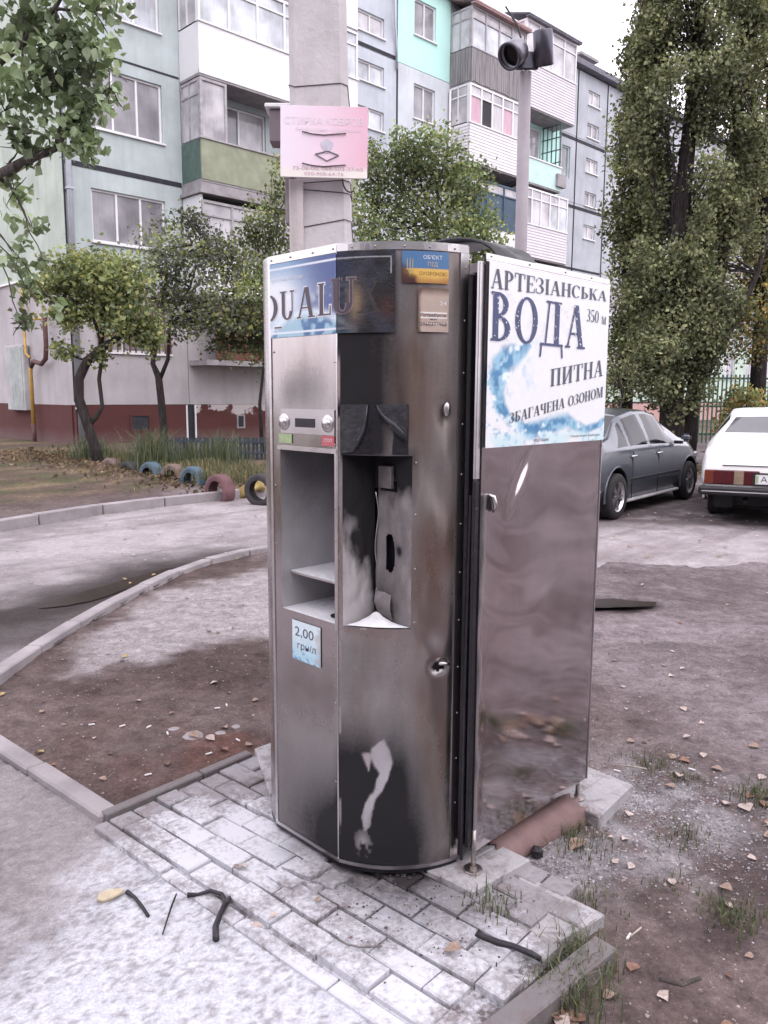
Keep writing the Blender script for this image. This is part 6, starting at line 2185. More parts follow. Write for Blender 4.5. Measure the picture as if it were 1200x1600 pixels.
for s in (-1, 1):
    MB().box(1.36, 3.26, s * .842 - .012, s * .842 + .012, .475, .515).build("side_moulding", m_blk, sedan, bevel=.008)
    for x in (1.36, 2.30):
        h = MB(); h.tube([(x - .01, s * .846, .80), (x + .03, s * .868, .806), (x + .12, s * .868, .808), (x + .16, s * .846, .80)], .014, 8); h.build("door_handle", m_alloy if s < 0 else m_cgrey, sedan, True)
    MB().box(1.32, 3.30, s * .80 - .03, s * .80 + .03, .185, .225).build("sill_trim", m_frameg, sedan, bevel=.012)
    mr = MB(); mr.add(*(lambda v, f: (v, f))([(3.02, s * .90, .93), (3.16, s * .90, .925), (3.16, s * 1.03, .935), (3.05, s * 1.05, .94), (3.02, s * .90, 1.06), (3.13, s * .90, 1.06), (3.13, s * 1.03, 1.05), (3.05, s * 1.05, 1.05)],
             [(0, 3, 2, 1), (4, 5, 6, 7), (0, 1, 5, 4), (1, 2, 6, 5), (2, 3, 7, 6), (3, 0, 4, 7)])); mm = mr.build("mirror", m_cgrey, sedan, bevel=.038, seg=3)
    MB().box(3.05, 3.14, min(s * .80, s * .91), max(s * .80, s * .91), .90, .945).build("mirror_arm", m_blk, mm)
    for x0, x1 in ((1.405, 1.412), (2.345, 2.352)):
        MB().box(x0, x1, s * .846 - .004, s * .846 + .006, .24, .86).build("door_gap", m_blk, sedan)
    MB().box(4.18, 4.40, min(s * .56, s * .735), max(s * .56, s * .735), .62, .72).build("headlamp", m_cglass2, sedan, bevel=.03)
    MB().box(-.01, .10, min(s * .42, s * .70), max(s * .42, s * .70), .68, .84).build("tail_lamp", m_tail, sedan, bevel=.02)
MB().box(.3, 4.2, -.70, .70, .16, .30).build("underbody", m_blk, sedan)

# white classic sedan seen from behind
hd = R(24)
fx, fy = math.sin(hd), math.cos(hd)
orig = np.array([3.97, 10.0]) + np.array([fy, -fx]) * .90
volga = empty("parked_car", (orig[0], orig[1], .014), math.atan2(fy, fx))
tag(volga, "white old saloon seen from behind, cut off by the right edge", "car", "cars parked in the yard")
top = [(0, .74), (.03, .80), (.10, .88), (.35, .955), (.85, 1.01), (1.0, 1.04), (1.55, 1.36), (1.9, 1.43), (2.5, 1.45), (3.0, 1.40), (3.55, 1.03), (4.1, .98), (4.6, .90), (4.75, .80), (4.8, .6)]
belt = [(0, .71), (.1, .82), (.5, .92), (1.2, .97), (3.4, .96), (4.4, .90), (4.8, .58)]
half = [(0, .845), (.08, .87), (.4, .895), (3.8, .90), (4.5, .87), (4.8, .80)]
bot = [(0, .44), (.3, .34), (.6, .26), (4.2, .26), (4.5, .34), (4.8, .42)]
car_body(volga, 4.8, top, belt, half, bot, 0, .62, [(1.15, .32), (3.95, .32)], .37, m_cwhite,
         [(1.15, 1.75, .38, .06), (1.82, 2.5, .04, -.03), (2.58, 3.45, 0, -.5)], (2.98, 3.52), (1.14, 1.50), m_cglass, m_cglass2)
for x in (1.15, 3.95):
    for y in (-.86, .86):
        o, lip = arch_liner(volga, x, .32, .37, y); lip.build("arch_lip", m_cwhite, volga, True)
place_wheels(volga, [(1.15, .72), (1.15, -.72), (3.95, .72), (3.95, -.72)], .325, .19, wheel_tree(.325, .19))
for s in (-1, 1):
    y0, y1 = sorted((s * .215, s * .835))
    tl = MB().box(-.022, .05, y0, y1, .515, .695).build("tail_lamp", m_tail, volga, bevel=.012)
    yy = sorted((s * .735, s * .842)); MB().box(-.028, .06, yy[0], yy[1], .52, .69).build("indicator", m_tail_o, tl, bevel=.006)
    yy = sorted((s * .39, s * .50)); MB().box(-.028, .0, yy[0], yy[1], .52, .69).build("reverse_lamp", m_tail_w, tl, bevel=.004)
    yy = sorted((s * .55, s * .70)); MB().box(1.40, 1.43, yy[0], yy[1], .10, .42).build("mudflap", m_blk, volga)
    yy = sorted((s * .50, s * .72)); MB().box(.55, .58, yy[0], yy[1], .16, .40).build("mudflap", m_blk, volga)
MB().box(-.10, .06, -.90, .90, .385, .49).build("bumper", m_blk, volga, bevel=.02)
MB().box(-.112, -.102, -.86, .86, .430, .442).build("bumper_strip", m_frameg, volga)
MB().box(-.012, .01, -.64, .64, .752, .760).build("boot_gap", m_blk, volga)
MB().box(.7, 4.4, -.75, .75, .18, .40).build("underbody", m_blk, volga)
MB().tube([(.1, .35, .30), (.9, .35, .30)], .03, 10).build("exhaust", m_blk, volga, True)
plate = MB().box(-.030, -.012, -.26, .26, .535, .655).build("number_plate", m_white, volga, bevel=.004)
fr = MB()
for a, b, c_, d in ((-.285, .285, .515, .53), (-.285, .285, .66, .675), (-.285, -.265, .53, .66), (.265, .285, .53, .66)): fr.box(-.036, -.008, a, b, c_, d)
fr.build("plate_frame", m_blk, plate)
MB().box(-.0315, -.0305, .225, .255, .55, .64).build("flag_strip", m_gs, plate)
fnP = lambda a, z, o=0.0: np.stack([-.031 - 0 * np.asarray(a), .20 - np.asarray(a), np.asarray(z)], -1)
o = sans_text("lettering", "АР 2748", fnP, 0.0, .565, .066, m_blk, None, width=.40)
o.parent = plate; o.matrix_parent_inverse = Matrix.Identity(4)

# ------------------------------------------------------------------ concrete pole with notice, lamp post
m_polec = plain("pole_concrete", (0.57, 0.54, 0.555), 0.9, 0, 0.22, 4, 0.35, stretch=(1, 1, .5))
pole = empty("concrete_pole", (-0.315, 4.32, 0))
tag(pole, "square grey concrete power pole rising behind the kiosk", "pole")


def pole_ring(z):
    w = (.300 - .0205 * (z - 2.36)) / 2; cx = -.0155 * (z - 2.36) - .01; c = .03
    p = [(-w + c, -w), (w - c, -w), (w, -w + c), (w, w - c), (w - c, w), (-w + c, w), (-w, w - c), (-w, -w + c)]
    return [(cx + x, y, z) for x, y in p]


zs = [0, 1, 2, 2.6, 3.2, 3.8, 5, 7, 9]
mb = MB(); vs = [v for z in zs for v in pole_ring(z)]
mb.add(vs, [(i * 8 + k, i * 8 + (k + 1) % 8, (i + 1) * 8 + (k + 1) % 8, (i + 1) * 8 + k) for i in range(len(zs) - 1) for k in range(8)])
mb.build("shaft", m_polec, pole)
m_wire = plain("rusty_wire", (0.07, 0.055, 0.05), 0.7, 0.3, 0.3, 30, 0.1)
for z, dz in ((3.10, .02), (2.645, .02), (2.62, -.02), (2.43, .05)):
    r = pole_ring(z)
    c = np.mean(np.array(r), 0)
    pts = [tuple((np.array(p) - c) * 1.02 + c + np.array([0, 0, dz * math.sin(k * 1.1)])) for k, p in enumerate(r)]
    MB().tube(pts + [pts[0]], .0022, 5, False).build("binding_wire", m_wire, pole, True)
lp = []
for k in range(14):
    t = k / 13 * 5.2
    lp.append((.13 + .035 * math.cos(t) + .01 * k / 13, -.17, 2.66 + .06 * math.sin(t)))
MB().tube(lp, .004, 5, False).build("loose_wire", m_wire, pole, True)
MB().box(-.165, -.095, -.178, -.152, 2.02, 2.66).build("timber_lath", plain("pale_timber", (.55, .50, .50), .85, 0, .3, 4, .3, stretch=(6, 6, .4)), pole, bevel=.003)
MB().box(-.185, -.155, -.168, -.10, 2.45, 2.75).build("timber_block", plain("grey_timber", (.27, .24, .25), .85, 0, .3, 6, .3), pole, bevel=.003)

bb = empty("bracket_box", (-0.53, 4.28, 2.86))
tag(bb, "small dark sheet-metal box with white lid on the pole's left side", "box")
MB().box(-.055, .035, -.05, .06, .0, .155).build("case", plain("mauve_grey_metal", (.20, .16, .18), .6, .2, .2, 6, .1), bb, bevel=.004)
MB().box(-.075, .065, -.07, .07, .158, .178).build("lid", m_white, bb, bevel=.004)

sg = empty("notice_board", (-0.30, 4.085, 2.815))
sg.scale = (.95, 1, .93)
tag(sg, "faded pink carpet-cleaning notice wired to the concrete pole", "sign")
sg.rotation_euler = (R(-1.5), R(.6), R(2))
t_ = NT("pink_print"); c = t_.coord(); sp_ = t_.new('ShaderNodeSeparateXYZ'); t_.link(c, sp_.inputs[0])
g1 = t_.ramp(t_.math('ADD', t_.math('MULTIPLY', sp_.outputs[0], 2.2), .5), [(.05, (.80, .70, .80)), (.55, (.78, .58, .69)), (.95, (.74, .42, .53))])
g2 = t_.ramp(t_.math('ADD', t_.math('MULTIPLY', sp_.outputs[2], 2.6), .5), [(.12, 1.0), (.20, 0.0)])
col = t_.mix(g2, g1, (.80, .74, .70)); n = t_.noise(9, 4, .6)
t_.set(color=t_.mix(t_.math('MULTIPLY', n, .2), col, (.8, .78, .8)), rough=.5)
MB().box(-.222, .222, -.006, .006, -.178, .178).build("board", t_.m, sg, bevel=.001)
fnS = lambda a, z, o=0.0: np.stack([np.asarray(a) * 1.0, -.0075 + 0 * np.asarray(a), np.asarray(z)], -1)
m_pinkw = plain("pale_pink_ink", (.82, .72, .78), .5, 0, .03, 20, 0)
m_pinkd = plain("rose_ink", (.62, .42, .48), .5, 0, .1, 20, 0)
for tx, a, z, h, w, mt in (("СТИРКА КОВРОВ", 0, .085, .036, .40, m_pinkw), ("без выходных  с доставкой", .02, .052, .017, .33, m_pinkw), ("73-06-00, 068-503-37-65", .02, -.142, .019, .36, m_pinkd), ("050-908-64-76", .0, -.168, .017, .20, m_pinkd)):
    o = sans_text("lettering", tx, fnS, a, z, h, mt, None, width=w, center=True); o.parent = sg; o.matrix_parent_inverse = Matrix.Identity(4)
rug = MB(); q = [(-.045, -.062), (.015, -.095), (.075, -.065), (.02, -.045)]
for a, b in zip(q, q[1:] + q[:1]): rug.tube([(a[0], -.009, a[1]), (b[0], -.009, b[1])], .0028, 5)
rug.build("rug_drawing", plain("grey_drawing", (.22, .2, .25), .6, 0, .2, 20, 0), sg)
fig = MB(); fig.add([(.015 + .028 * math.cos(t) * (1 + .3 * math.sin(3 * t)), -.0082, -.022 + .035 * math.sin(t)) for t in np.linspace(0, 6.28, 16, False)], [tuple(range(16))])
fig.build("pale_drawing", plain("pale_drawing_ink", (.58, .55, .64), .6, 0, .25, 30, 0), sg)
for z in (.045, -.112):
    w_ = MB(); w_.tube([(-.11, .004, z + .004), (-.11, -.012, z + .002), (-.06, -.011, z - .008), (0, -.010, z - .012), (.06, -.011, z - .006), (.11, -.012, z - .002), (.11, .004, z)], .0028, 5, False)
    w_.build("tie_wire", m_wire, sg, True)

m_postg = plain("grey_post_paint", (0.33, 0.30, 0.325), 0.6, 0.2, 0.15, 3, 0.1)
lampp = empty("lamp_post", (1.16, 7.05, 0))
tag(lampp, "grey steel post carrying two dark floodlights behind the kiosk", "lamp post")
MB().tube([(0, 0, 0), (-.004, 0, 2.5), (-.010, 0, 4.25)], .052, 16).build("post", m_postg, lampp, True)
MB().tube([(-.008, 0, 4.25), (.0, .0, 4.34), (-.03, 0, 4.44), (-.08, .02, 4.62), (-.18, .05, 4.78)], .008, 6).build("cable", m_blk, lampp, True)
m_gun = plain("gunmetal", (0.10, 0.095, 0.12), 0.28, 0.7, 0.3, 4, 0.05)
m_gun2 = plain("light_gunmetal", (0.22, 0.215, 0.25), 0.35, 0.6, 0.2, 4, 0.05)
h1 = MB(); h1.lathe([(.001, .13), (.085, .13), (.092, .12), (.092, -.12), (.086, -.125), (.082, -.06), (.001, -.05)], 28)
f1 = h1.build("floodlight", m_gun, lampp, True); f1.location = (.115, -.10, 4.40); f1.rotation_euler = (R(14), R(-7), 0); f1.scale = (.85, .85, 1.0)
h2 = MB(); h2.lathe([(.001, .10), (.07, .10), (.095, .07), (.105, .0), (.105, -.10), (.098, -.105), (.094, -.03), (.001, -.02)], 28)
f2 = h2.build("floodlight", m_gun2, lampp, True); f2.location = (-.115, -.12, 4.36); f2.rotation_euler = Vector((-.62, -.50, -.55)).to_track_quat('-Z', 'Y').to_euler(); f2.scale = (.95, .95, .8)
rg = MB(); rg.lathe([(.094, -.085), (.112, -.085), (.112, -.118), (.094, -.118), (.094, -.085)], 28); rg.build("rim", m_gun, f2, True)
ln = MB(); ln.lathe([(.001, -.05), (.09, -.05)], 24); ln.build("lens", m_cglass, f2, True)
MB().box(-.10, .09, -.055, -.02, 4.26, 4.40).build("bracket", m_gun, lampp, bevel=.01)

# ------------------------------------------------------------------ flower bed: tyres, picket fence, weeds
def tyre(x, y, z, r, w, rot, col, label, tilt=0.0, cname=None):
    r *= .90; w *= .9; z -= .02
    mt = plain("tyre_paint_" + cname, col, .8, 0, .4, 6, .3)
    mb = MB(); mb.lathe([(r * .62, -w * .46), (r * .80, -w * .52), (r * .95, -w * .46), (r, -w * .30), (r * .985, -w * .28), (r, -w * .1), (r * .985, -w * .08), (r, w * .1), (r * .985, w * .12), (r, w * .30), (r * .95, w * .46), (r * .80, w * .52), (r * .62, w * .46), (r * .64, w * .38), (r * .86, w * .36), (r * .9, 0), (r * .86, -w * .36), (r * .64, -w * .38), (r * .62, -w * .46)], 36, axis='y')
    o = mb.build("painted_tyre", mt, None, True)
    o.location = (x, y, z); o.rotation_euler = (tilt, 0, rot)
    tag(o, label, "tyre", "half-buried tyres edging the flower bed")
    return o


tyre(-1.80, 11.55, .25, .27, .19, R(-22), (.055, .050, .055), "black unpainted tyre beside the kerb, nearest the kiosk", .05, "black")
tyre(-2.50, 12.05, .17, .29, .22, R(-38), (.17, .085, .095), "large maroon tyre half buried, second from the kiosk", 0, "maroon")
tyre(-3.22, 13.4, .16, .30, .20, R(-38), (.09, .145, .19), "bright blue tyre between the maroon and tan tyres", .05, "blue")
tyre(-3.74, 14.1, .14, .30, .20, R(-34), (.21, .15, .125), "tan tyre half buried between two blue tyres", 0, "tan")
tyre(-4.25, 14.5, .14, .30, .22, R(-38), (.09, .14, .18), "dull blue tyre left of the tan tyre", 0, "dull_blue")
tyre(-4.85, 15.1, .12, .28, .20, R(-38), (.05, .055, .05), "dark green-black tyre left of the dull blue tyre", 0, "dark")
tyre(-5.35, 15.6, .12, .30, .20, R(-34), (.22, .155, .14), "pinkish tyre just right of the crooked trunk", 0, "pink")
tyre(-6.65, 17.6, .14, .28, .20, R(-34), (.10, .17, .18), "teal tyre left of the crooked trunk, farthest away", 0, "teal")
tyre(-2.12, 12.5, .10, .28, .18, R(60), (.34, .25, .09), "yellow tyre sunk low between the maroon and black tyres", .9, "yellow")

pf = empty("picket_fence", (-2.2, 17.3, .2), math.atan2(.3, -2.5))
tag(pf, "low dark blue picket fence in front of the red plinth", "fence")
m_picket = plain("blue_black_paint", (0.045, 0.06, 0.085), 0.7, 0, 0.35, 6, 0.2)
pm = MB().prism([(-.028, -.009), (.028, -.009), (.028, .009), (-.028, .009)], 0, .48)
pk0 = pm.build("picket", m_picket, pf)
for k in range(30):
    o = pk0 if k == 0 else pk0.copy()
    if k: COL.objects.link(o)
    o.parent = pf; o.location = (.02 + k * .092, 0, random.uniform(-.03, .02)); o.rotation_euler = (0, random.uniform(-.04, .04), 0)
for z in (.12, .36): MB().box(-.02, 2.75, .012, .04, z, z + .05).build("rail", m_picket, pf)

gf = empty("green_fence", (8.9, 24.5, .2), R(8))
tag(gf, "tall green metal bar fence at the far right behind the bushes", "fence")
m_gf = plain("green_fence_paint", (0.05, 0.12, 0.085), 0.6, 0, 0.3, 4, 0.1)
bar0 = MB().box(-.018, .018, -.018, .018, 0, 2.1).build("bar", m_gf, gf)
for k in range(34):
    o = bar0 if k == 0 else bar0.copy()
    if k: COL.objects.link(o)
    o.parent = gf; o.location = (.05 + k * .14, 0, 0)
for z in (.25, 1.1, 1.95): MB().box(0, 4.8, .02, .06, z, z + .06).build("rail", m_gf, gf)
gpst = empty("green_post", (6.75, 22.5, .2))
tag(gpst, "single dark green post before the pale green wall", "post")
MB().box(-.09, .09, -.06, .06, 0, 2.7).build("shaft", m_gf, gpst, bevel=.01)
MB().box(-.13, .13, -.10, .10, 2.7, 2.74).build("cap", m_gf, gpst, bevel=.01)


def blades(name, centres, n, h, w, palette, seed, spread, parent=None, lean=.5, droop=.35):
    """tapered bent grass blades"""
    r = np.random.default_rng(seed)
    C = np.array(centres); idx = r.integers(0, len(C), n)
    p = C[idx] + np.concatenate([r.normal(size=(n, 2)) * spread, np.zeros((n, 1))], 1)
    a = r.uniform(0, 6.283, n); L = h * r.uniform(.35, 1.15, n); tl = r.uniform(.05, lean, n)
    d = np.stack([np.cos(a), np.sin(a), 0 * a], -1); s = np.stack([-np.sin(a), np.cos(a), 0 * a], -1)
    up = np.array([0, 0, 1.0])
    m_ = p + d * (L * tl * .45)[:, None] + up * (L * .62)[:, None]
    e = p + d * (L * (tl * 1.2 + droop * r.random(n)))[:, None] + up * (L * (.98 - .35 * tl))[:, None]
    ww = (w * r.uniform(.6, 1.3, n))[:, None]
    v = np.stack([p - s * ww, p + s * ww, m_ + s * ww * .7, m_ - s * ww * .7, e, e], 1)
    v = v[:, :5].reshape(-1, 3)
    k = np.arange(n)[:, None] * 5
    q1 = np.concatenate([k, k + 1, k + 2, k + 3], 1)
    tr = np.concatenate([k + 3, k + 2, k + 4, k + 4], 1)
    pal = np.array(palette); c = pal[r.integers(0, len(pal), n)] * r.uniform(.6, 1.3, (n, 1))
    me = bpy.data.meshes.new(name)
    me.from_pydata(v.tolist(), [], q1.tolist() + tr[:, :3].tolist())
    add_attrs(me, {'Col': np.repeat(np.clip(c, 0, 1), 5, 0)})
    me.materials.append(m_leaf)
    o = bpy.data.objects.new(name, me)
    return link(o, parent)


PAL_GR = [(.10, .125, .065), (.125, .15, .08), (.08, .105, .06), (.15, .15, .09), (.18, .165, .10)]


def gz(x, y): return float(dirt_z(np.array([x]), np.array([y]))[0])


tufts = [(0.50, 1.95, 260, .10, .055, "bushy green weed clump at the pad's lower right edge stone"), (0.57, 2.07, 240, .10, .05, "weed clump against the pale corner slab's near edge"),
         (0.35, 2.26, 90, .055, .045, "short weeds on the joint between the two near slabs"), (0.64, 2.37, 150, .05, .06, "low grass patch right of the pale corner slab"),
         (0.70, 2.70, 170, .06, .06, "thin grass around the end of the clay pipe"), (1.12, 2.74, 120, .05, .055, "low grass tuft on the grey gravel right of the far slab"),
         (1.10, 2.28, 220, .055, .05, "bright green grass tuft on dark soil at the right"), (1.53, 3.04, 140, .07, .05, "grass tuft with brown leaves at the right edge"),
         (1.20, 3.34, 120, .05, .055, "thin grass on the dirt behind the far slab"), (-0.60, 3.17, 130, .05, .045, "small grass tuft on the white slab's corner left of the kiosk"),
         (1.62, 2.72, 150, .07, .06, "grass beyond the right edge mirrored in the steel side"), (1.30, 3.22, 70, .04, .04, "tiny weeds beside a pale leaf behind the far slab"), (0.95, 2.45, 60, .035, .05, "sparse weeds on the dark soil")]
for k, (x, y, n, h, sp, lab) in enumerate(tufts):
    o = blades("grass_tuft", [(0, 0, 0)], n, h, .0022, PAL_GR, 700 + k, sp)
    o.location = (x, y, gz(x, y) - .004)
    o.location.z = max(o.location.z, .04 if (x < .4 and y < 2.4 and y > 2.2) else -.02)
    tag(o, lab, "grass", kind="stuff")
# weeds and tall grass in the bed
cen = []
rw_ = random.Random(3)
for k in range(260):
    t = rw_.random()
    x = -6.8 + t * 4.9; y = 17.6 - t * 5.0 + rw_.uniform(-.5, 1.6)
    cen.append((x, y, .2))
o = blades("bed_weeds", cen, 5200, .22, .006, PAL_GR + [(.30, .24, .12), (.26, .19, .09)], 740, .10)
tag(o, "dry grass and weeds growing along the row of tyres", "weeds", kind="stuff")
for k, (x, y, h, n, lab) in enumerate(((-4.55, 15.5, .85, 420, "tall grey-green wormwood clump behind the tyres before the plinth"), (-6.2, 16.9, .6, 420, "tall grass clump left of the crooked trunk"), (-3.3, 16.4, .75, 300, "leafy weed clump beside the picket fence's left end"), (-3.95, 16.2, .55, 260, "weed clump by the thin tree's foot"))):
    o = blades("weed_clump", [(0, 0, 0)], n, h, .008, [(.12, .15, .10), (.15, .18, .12), (.09, .12, .07), (.16, .17, .08)], 750 + k, .22, lean=.35)
    o.location = (x, y, .18); tag(o, lab, "weeds", kind="stuff")

# ------------------------------------------------------------------ things lying about
LEAFC = {"pale": (.55, .45, .41), "tan": (.36, .26, .21), "yellow": (.44, .34, .16), "brown": (.17, .105, .085), "rust": (.27, .155, .115), "olive": (.28, .26, .10)}
leaf_me = {}
m_dryleaf = attr_mat("dry_leaf", rough=.8, bump=.3, bscale=140, fine_var=.35)
for nm, c in LEAFC.items():
    for v_ in range(2):
        rr_ = random.Random(hash((len(nm), v_, nm[0])) % 999)
        prof = [(0, .02), (.15, .28), (.38, .42), (.62, .34), (.84, .15), (1, 0)]
        vs = []; n = len(prof)
        for i, (t, w) in enumerate(prof):
            cz = .10 * math.sin(t * 3.0) + rr_.uniform(-.03, .03)
            w *= rr_.uniform(.9, 1.15)
            vs += [(t - .5, -w, cz + .16 * w + rr_.uniform(0, .06)), (t - .5, 0, cz - .03), (t - .5, w, cz + .20 * w + rr_.uniform(0, .06))]
        fs = []
        for i in range(n - 1):
            b = i * 3; fs += [(b, b + 1, b + 4, b + 3), (b + 1, b + 2, b + 5, b + 4)]
        me = bpy.data.meshes.new("fallen_leaf"); me.from_pydata(vs, [], fs); me.materials.append(m_dryleaf)
        me.polygons.foreach_set("use_smooth", [True] * len(fs))
        cc = np.tile(np.array(c), (len(vs), 1)) * np.random.default_rng(v_ + 3).uniform(.75, 1.15, (len(vs), 1))
        add_attrs(me, {'Col': cc}); leaf_me[(nm, v_)] = me


def fallen(x, y, s, colr, area, z=None):
    o = bpy.data.objects.new("fallen_leaf", leaf_me[(colr, random.randint(0, 1))])
    o.location = (x, y, (gz(x, y) if z is None else z) + .004 + s * .05)
    o.rotation_euler = (random.uniform(-.25, .25), random.uniform(-.25, .25), random.uniform(0, 6.28)); s *= .86; o.scale = (s, s, s)
    link(o)
    tag(o, f"{colr} dry fallen leaf lying {area}", "leaf", f"{colr} fallen leaves {area}")


A_R = "on the dirt right of the kiosk"; A_L = "on the dirt left of the kiosk"; A_C = "in the clump by the right edge"; A_P = "beside the pad's lower right edge"
for x, y, s, c in [(1.17, 3.57, .05, "tan"), (1.57, 3.97, .05, "pale"), (1.58, 3.76, .035, "pale"), (1.31, 3.4, .05, "tan"), (1.35, 3.37, .06, "rust"), (1.45, 3.41, .045, "pale"), (1.46, 3.28, .06, "tan"), (1.27, 3.22, .05, "pale"), (1.2, 3.13, .06, "tan"),
                   (.96, 2.9, .045, "pale"), (.89, 2.72, .045, "pale"), (.84, 2.72, .03, "pale"), (.86, 2.55, .04, "pale"), (.81, 2.57, .035, "pale"), (.97, 2.46, .04, "pale"), (1.14, 2.43, .055, "tan"), (1.11, 2.34, .035, "pale"), (.77, 1.96, .045, "pale"), (.72, 2.06, .055, "rust"),
                   (.61, 3.09, .045, "tan"), (.43, 2.92, .05, "pale"), (1.07, 2.11, .03, "tan"), (.70, 2.66, .09, "tan"), (.83, 2.84, .04, "pale"), (1.72, 3.5, .06, "tan"), (1.45, 3.6, .05, "pale"), (1.0, 3.75, .04, "pale"), (1.35, 4.3, .04, "pale"), (1.8, 4.6, .045, "pale"), (2.2, 4.1, .05, "tan"), (1.9, 3.1, .06, "tan"), (.9, 1.85, .05, "rust"), (1.2, 2.0, .04, "tan"), (.62, 1.95, .05, "tan"),
                   (1.55, 2.5, .05, "tan"), (1.3, 2.6, .04, "pale"), (.98, 2.03, .035, "brown")]:
    fallen(x, y, s, c, A_R)
rl = random.Random(11)
for k in range(30):
    fallen(1.56 + rl.gauss(0, .10), 2.90 + rl.gauss(0, .13), rl.uniform(.05, .085), rl.choice(("tan", "rust", "tan", "pale")), A_C)
for k in range(16):
    fallen(.44 + rl.gauss(0, .06), 1.84 + rl.gauss(0, .045), rl.uniform(.045, .08), rl.choice(("tan", "rust", "pale", "brown")), A_P)
for x, y, s, c in [(-1.56, 3.42, .055, "yellow"), (-.94, 3.28, .05, "brown"), (-.89, 3.58, .07, "tan"), (-.81, 3.55, .06, "pale"), (-1.3, 4.04, .035, "pale"), (-1.08, 3.89, .04, "rust"), (-.95, 4.31, .06, "pale"), (-.77, 3.69, .05, "tan"), (-.68, 4.07, .05, "tan"), (-1.18, 3.16, .04, "tan"), (-1.74, 3.88, .04, "tan"), (-.5, 3.74, .05, "rust"), (-1.02, 2.87, .05, "rust"), (-.98, 2.92, .05, "tan"), (-.72, 3.42, .06, "rust"), (-.62, 3.5, .05, "tan"), (-1.45, 3.3, .035, "rust"), (-1.6, 4.75, .05, "yellow"), (-.55, 3.95, .045, "rust"), (-2.05, 4.1, .05, "yellow"), (-.45, 4.3, .05, "tan")]:
    fallen(x, y, s, c, A_L)
for k in range(40):
    fallen(rl.uniform(-1.9, -.35), rl.uniform(3.3, 6.5), rl.uniform(.02, .04), rl.choice(("tan", "brown", "rust", "pale")), A_L)
for k in range(30):
    fallen(rl.uniform(.9, 3.4), rl.uniform(3.2, 7.3), rl.uniform(.025, .05), rl.choice(("tan", "pale", "rust", "brown")), A_R)
for k in range(60):
    fallen(rl.uniform(2.4, 5.4), rl.uniform(7.5, 11.6), rl.uniform(.04, .075), rl.choice(("tan", "pale", "pale", "yellow")), "on the asphalt near the cars", .02)
for k in range(45):
    fallen(rl.uniform(-3.9, -1.2), rl.uniform(6.5, 11), rl.uniform(.03, .055), rl.choice(("tan", "pale", "yellow")), "on the pale road left of the kiosk", .02)
for k in range(6):
    fallen(rl.uniform(-.6, .3), rl.uniform(2.0, 2.7), rl.uniform(.025, .045), rl.choice(("tan", "pale")), "on the powdered pavers", .05)
fallen(.20, 2.04, .06, "tan", "on the powdered pavers", .052)
# drifts of leaf litter nobody could count
lp_ = []
r2 = np.random.default_rng(77)
for k in range(3600):
    t = r2.random(); x = -9 + t * 7.8; y = 18.6 - t * 6.2 + r2.normal() * .9
    lp_.append((x, y))
for k in range(2600):
    lp_.append((7.6 + r2.normal() * .7, 17.0 + r2.normal() * .9))
lp_ = np.array(lp_); kk = kerb_side(lp_[:, 0], lp_[:, 1]); lp_ = lp_[(kk > .25) | (lp_[:, 0] > 3)]
z_ = ground_z(lp_[:, 0], lp_[:, 1]) + .02
o = leaf_cloud("leaf_litter", np.column_stack([lp_, z_]), .075, [(.18, .135, .085), (.15, .10, .07), (.22, .175, .12), (.12, .082, .06), (.23, .175, .095)], None, 781, up=0)
tag(o, "yellow and brown leaf litter drifted over the flower bed", "leaf litter", kind="stuff")

# gravel and clods
def pebbles(name, pts, rmin, rmax, palette, seed):
    r = np.random.default_rng(seed); n = len(pts)
    oc = np.array([(1, 0, 0), (-1, 0, 0), (0, 1, 0), (0, -1, 0), (0, 0, .7), (0, 0, -.5)], float)
    fc = np.array([(0, 2, 4), (2, 1, 4), (1, 3, 4), (3, 0, 4), (2, 0, 5), (1, 2, 5), (3, 1, 5), (0, 3, 5)])
    s = (rmin + (rmax - rmin) * r.random(n) ** 3)
    v = pts[:, None, :] + oc[None] * s[:, None, None] * r.uniform(.6, 1.35, (n, 6, 1))
    f = (np.arange(n)[:, None, None] * 6 + fc[None]).reshape(-1, 3)
    pal = np.array(palette); c = pal[r.integers(0, len(pal), n)] * r.uniform(.6, 1.25, (n, 1))
    return np_mesh(name, v.reshape(-1, 3), f, m_peb, None, False, {'Col': np.repeat(np.clip(c, 0, 1), 6, 0)})


m_peb = attr_mat("pebbles", rough=.95, bump=.2, bscale=150, fine_var=.2)
r3 = np.random.default_rng(88)
g1 = np.column_stack([r3.normal(1.08, .26, 5200), r3.normal(2.95, .26, 5200)])
g1 = np.concatenate([g1, np.column_stack([r3.normal(.62, .12, 1100), r3.normal(2.56, .08, 1100)])])
o = pebbles("gravel", np.column_stack([g1, dirt_z(g1[:, 0], g1[:, 1]) + .0015]), .0018, .0075, [(.36, .34, .36), (.29, .27, .29), (.44, .42, .44), (.19, .17, .18)], 89)
tag(o, "fine grey gravel and ash scattered around the far slab", "gravel", kind="stuff")
g2 = np.column_stack([r3.uniform(-2.1, 2.6, 9000), 1.8 + 3.6 * r3.random(9000) ** 1.3])
inpad = poly_dist(g2[:, 0], g2[:, 1], [pad(-.02, -.06), pad(1.62, -.06), pad(1.66, .85), pad(-.02, .9)]) < .02
inpath = poly_dist(g2[:, 0], g2[:, 1], PATHP) < .02
g2 = g2[~inpad & ~inpath]
o = pebbles("soil_crumbs", np.column_stack([g2, dirt_z(g2[:, 0], g2[:, 1])]), .0015, .009, [(.20, .15, .145), (.13, .095, .09), (.28, .23, .22), (.35, .30, .29)], 90)
tag(o, "loose soil crumbs and grit on the trodden dirt", "grit", kind="stuff")
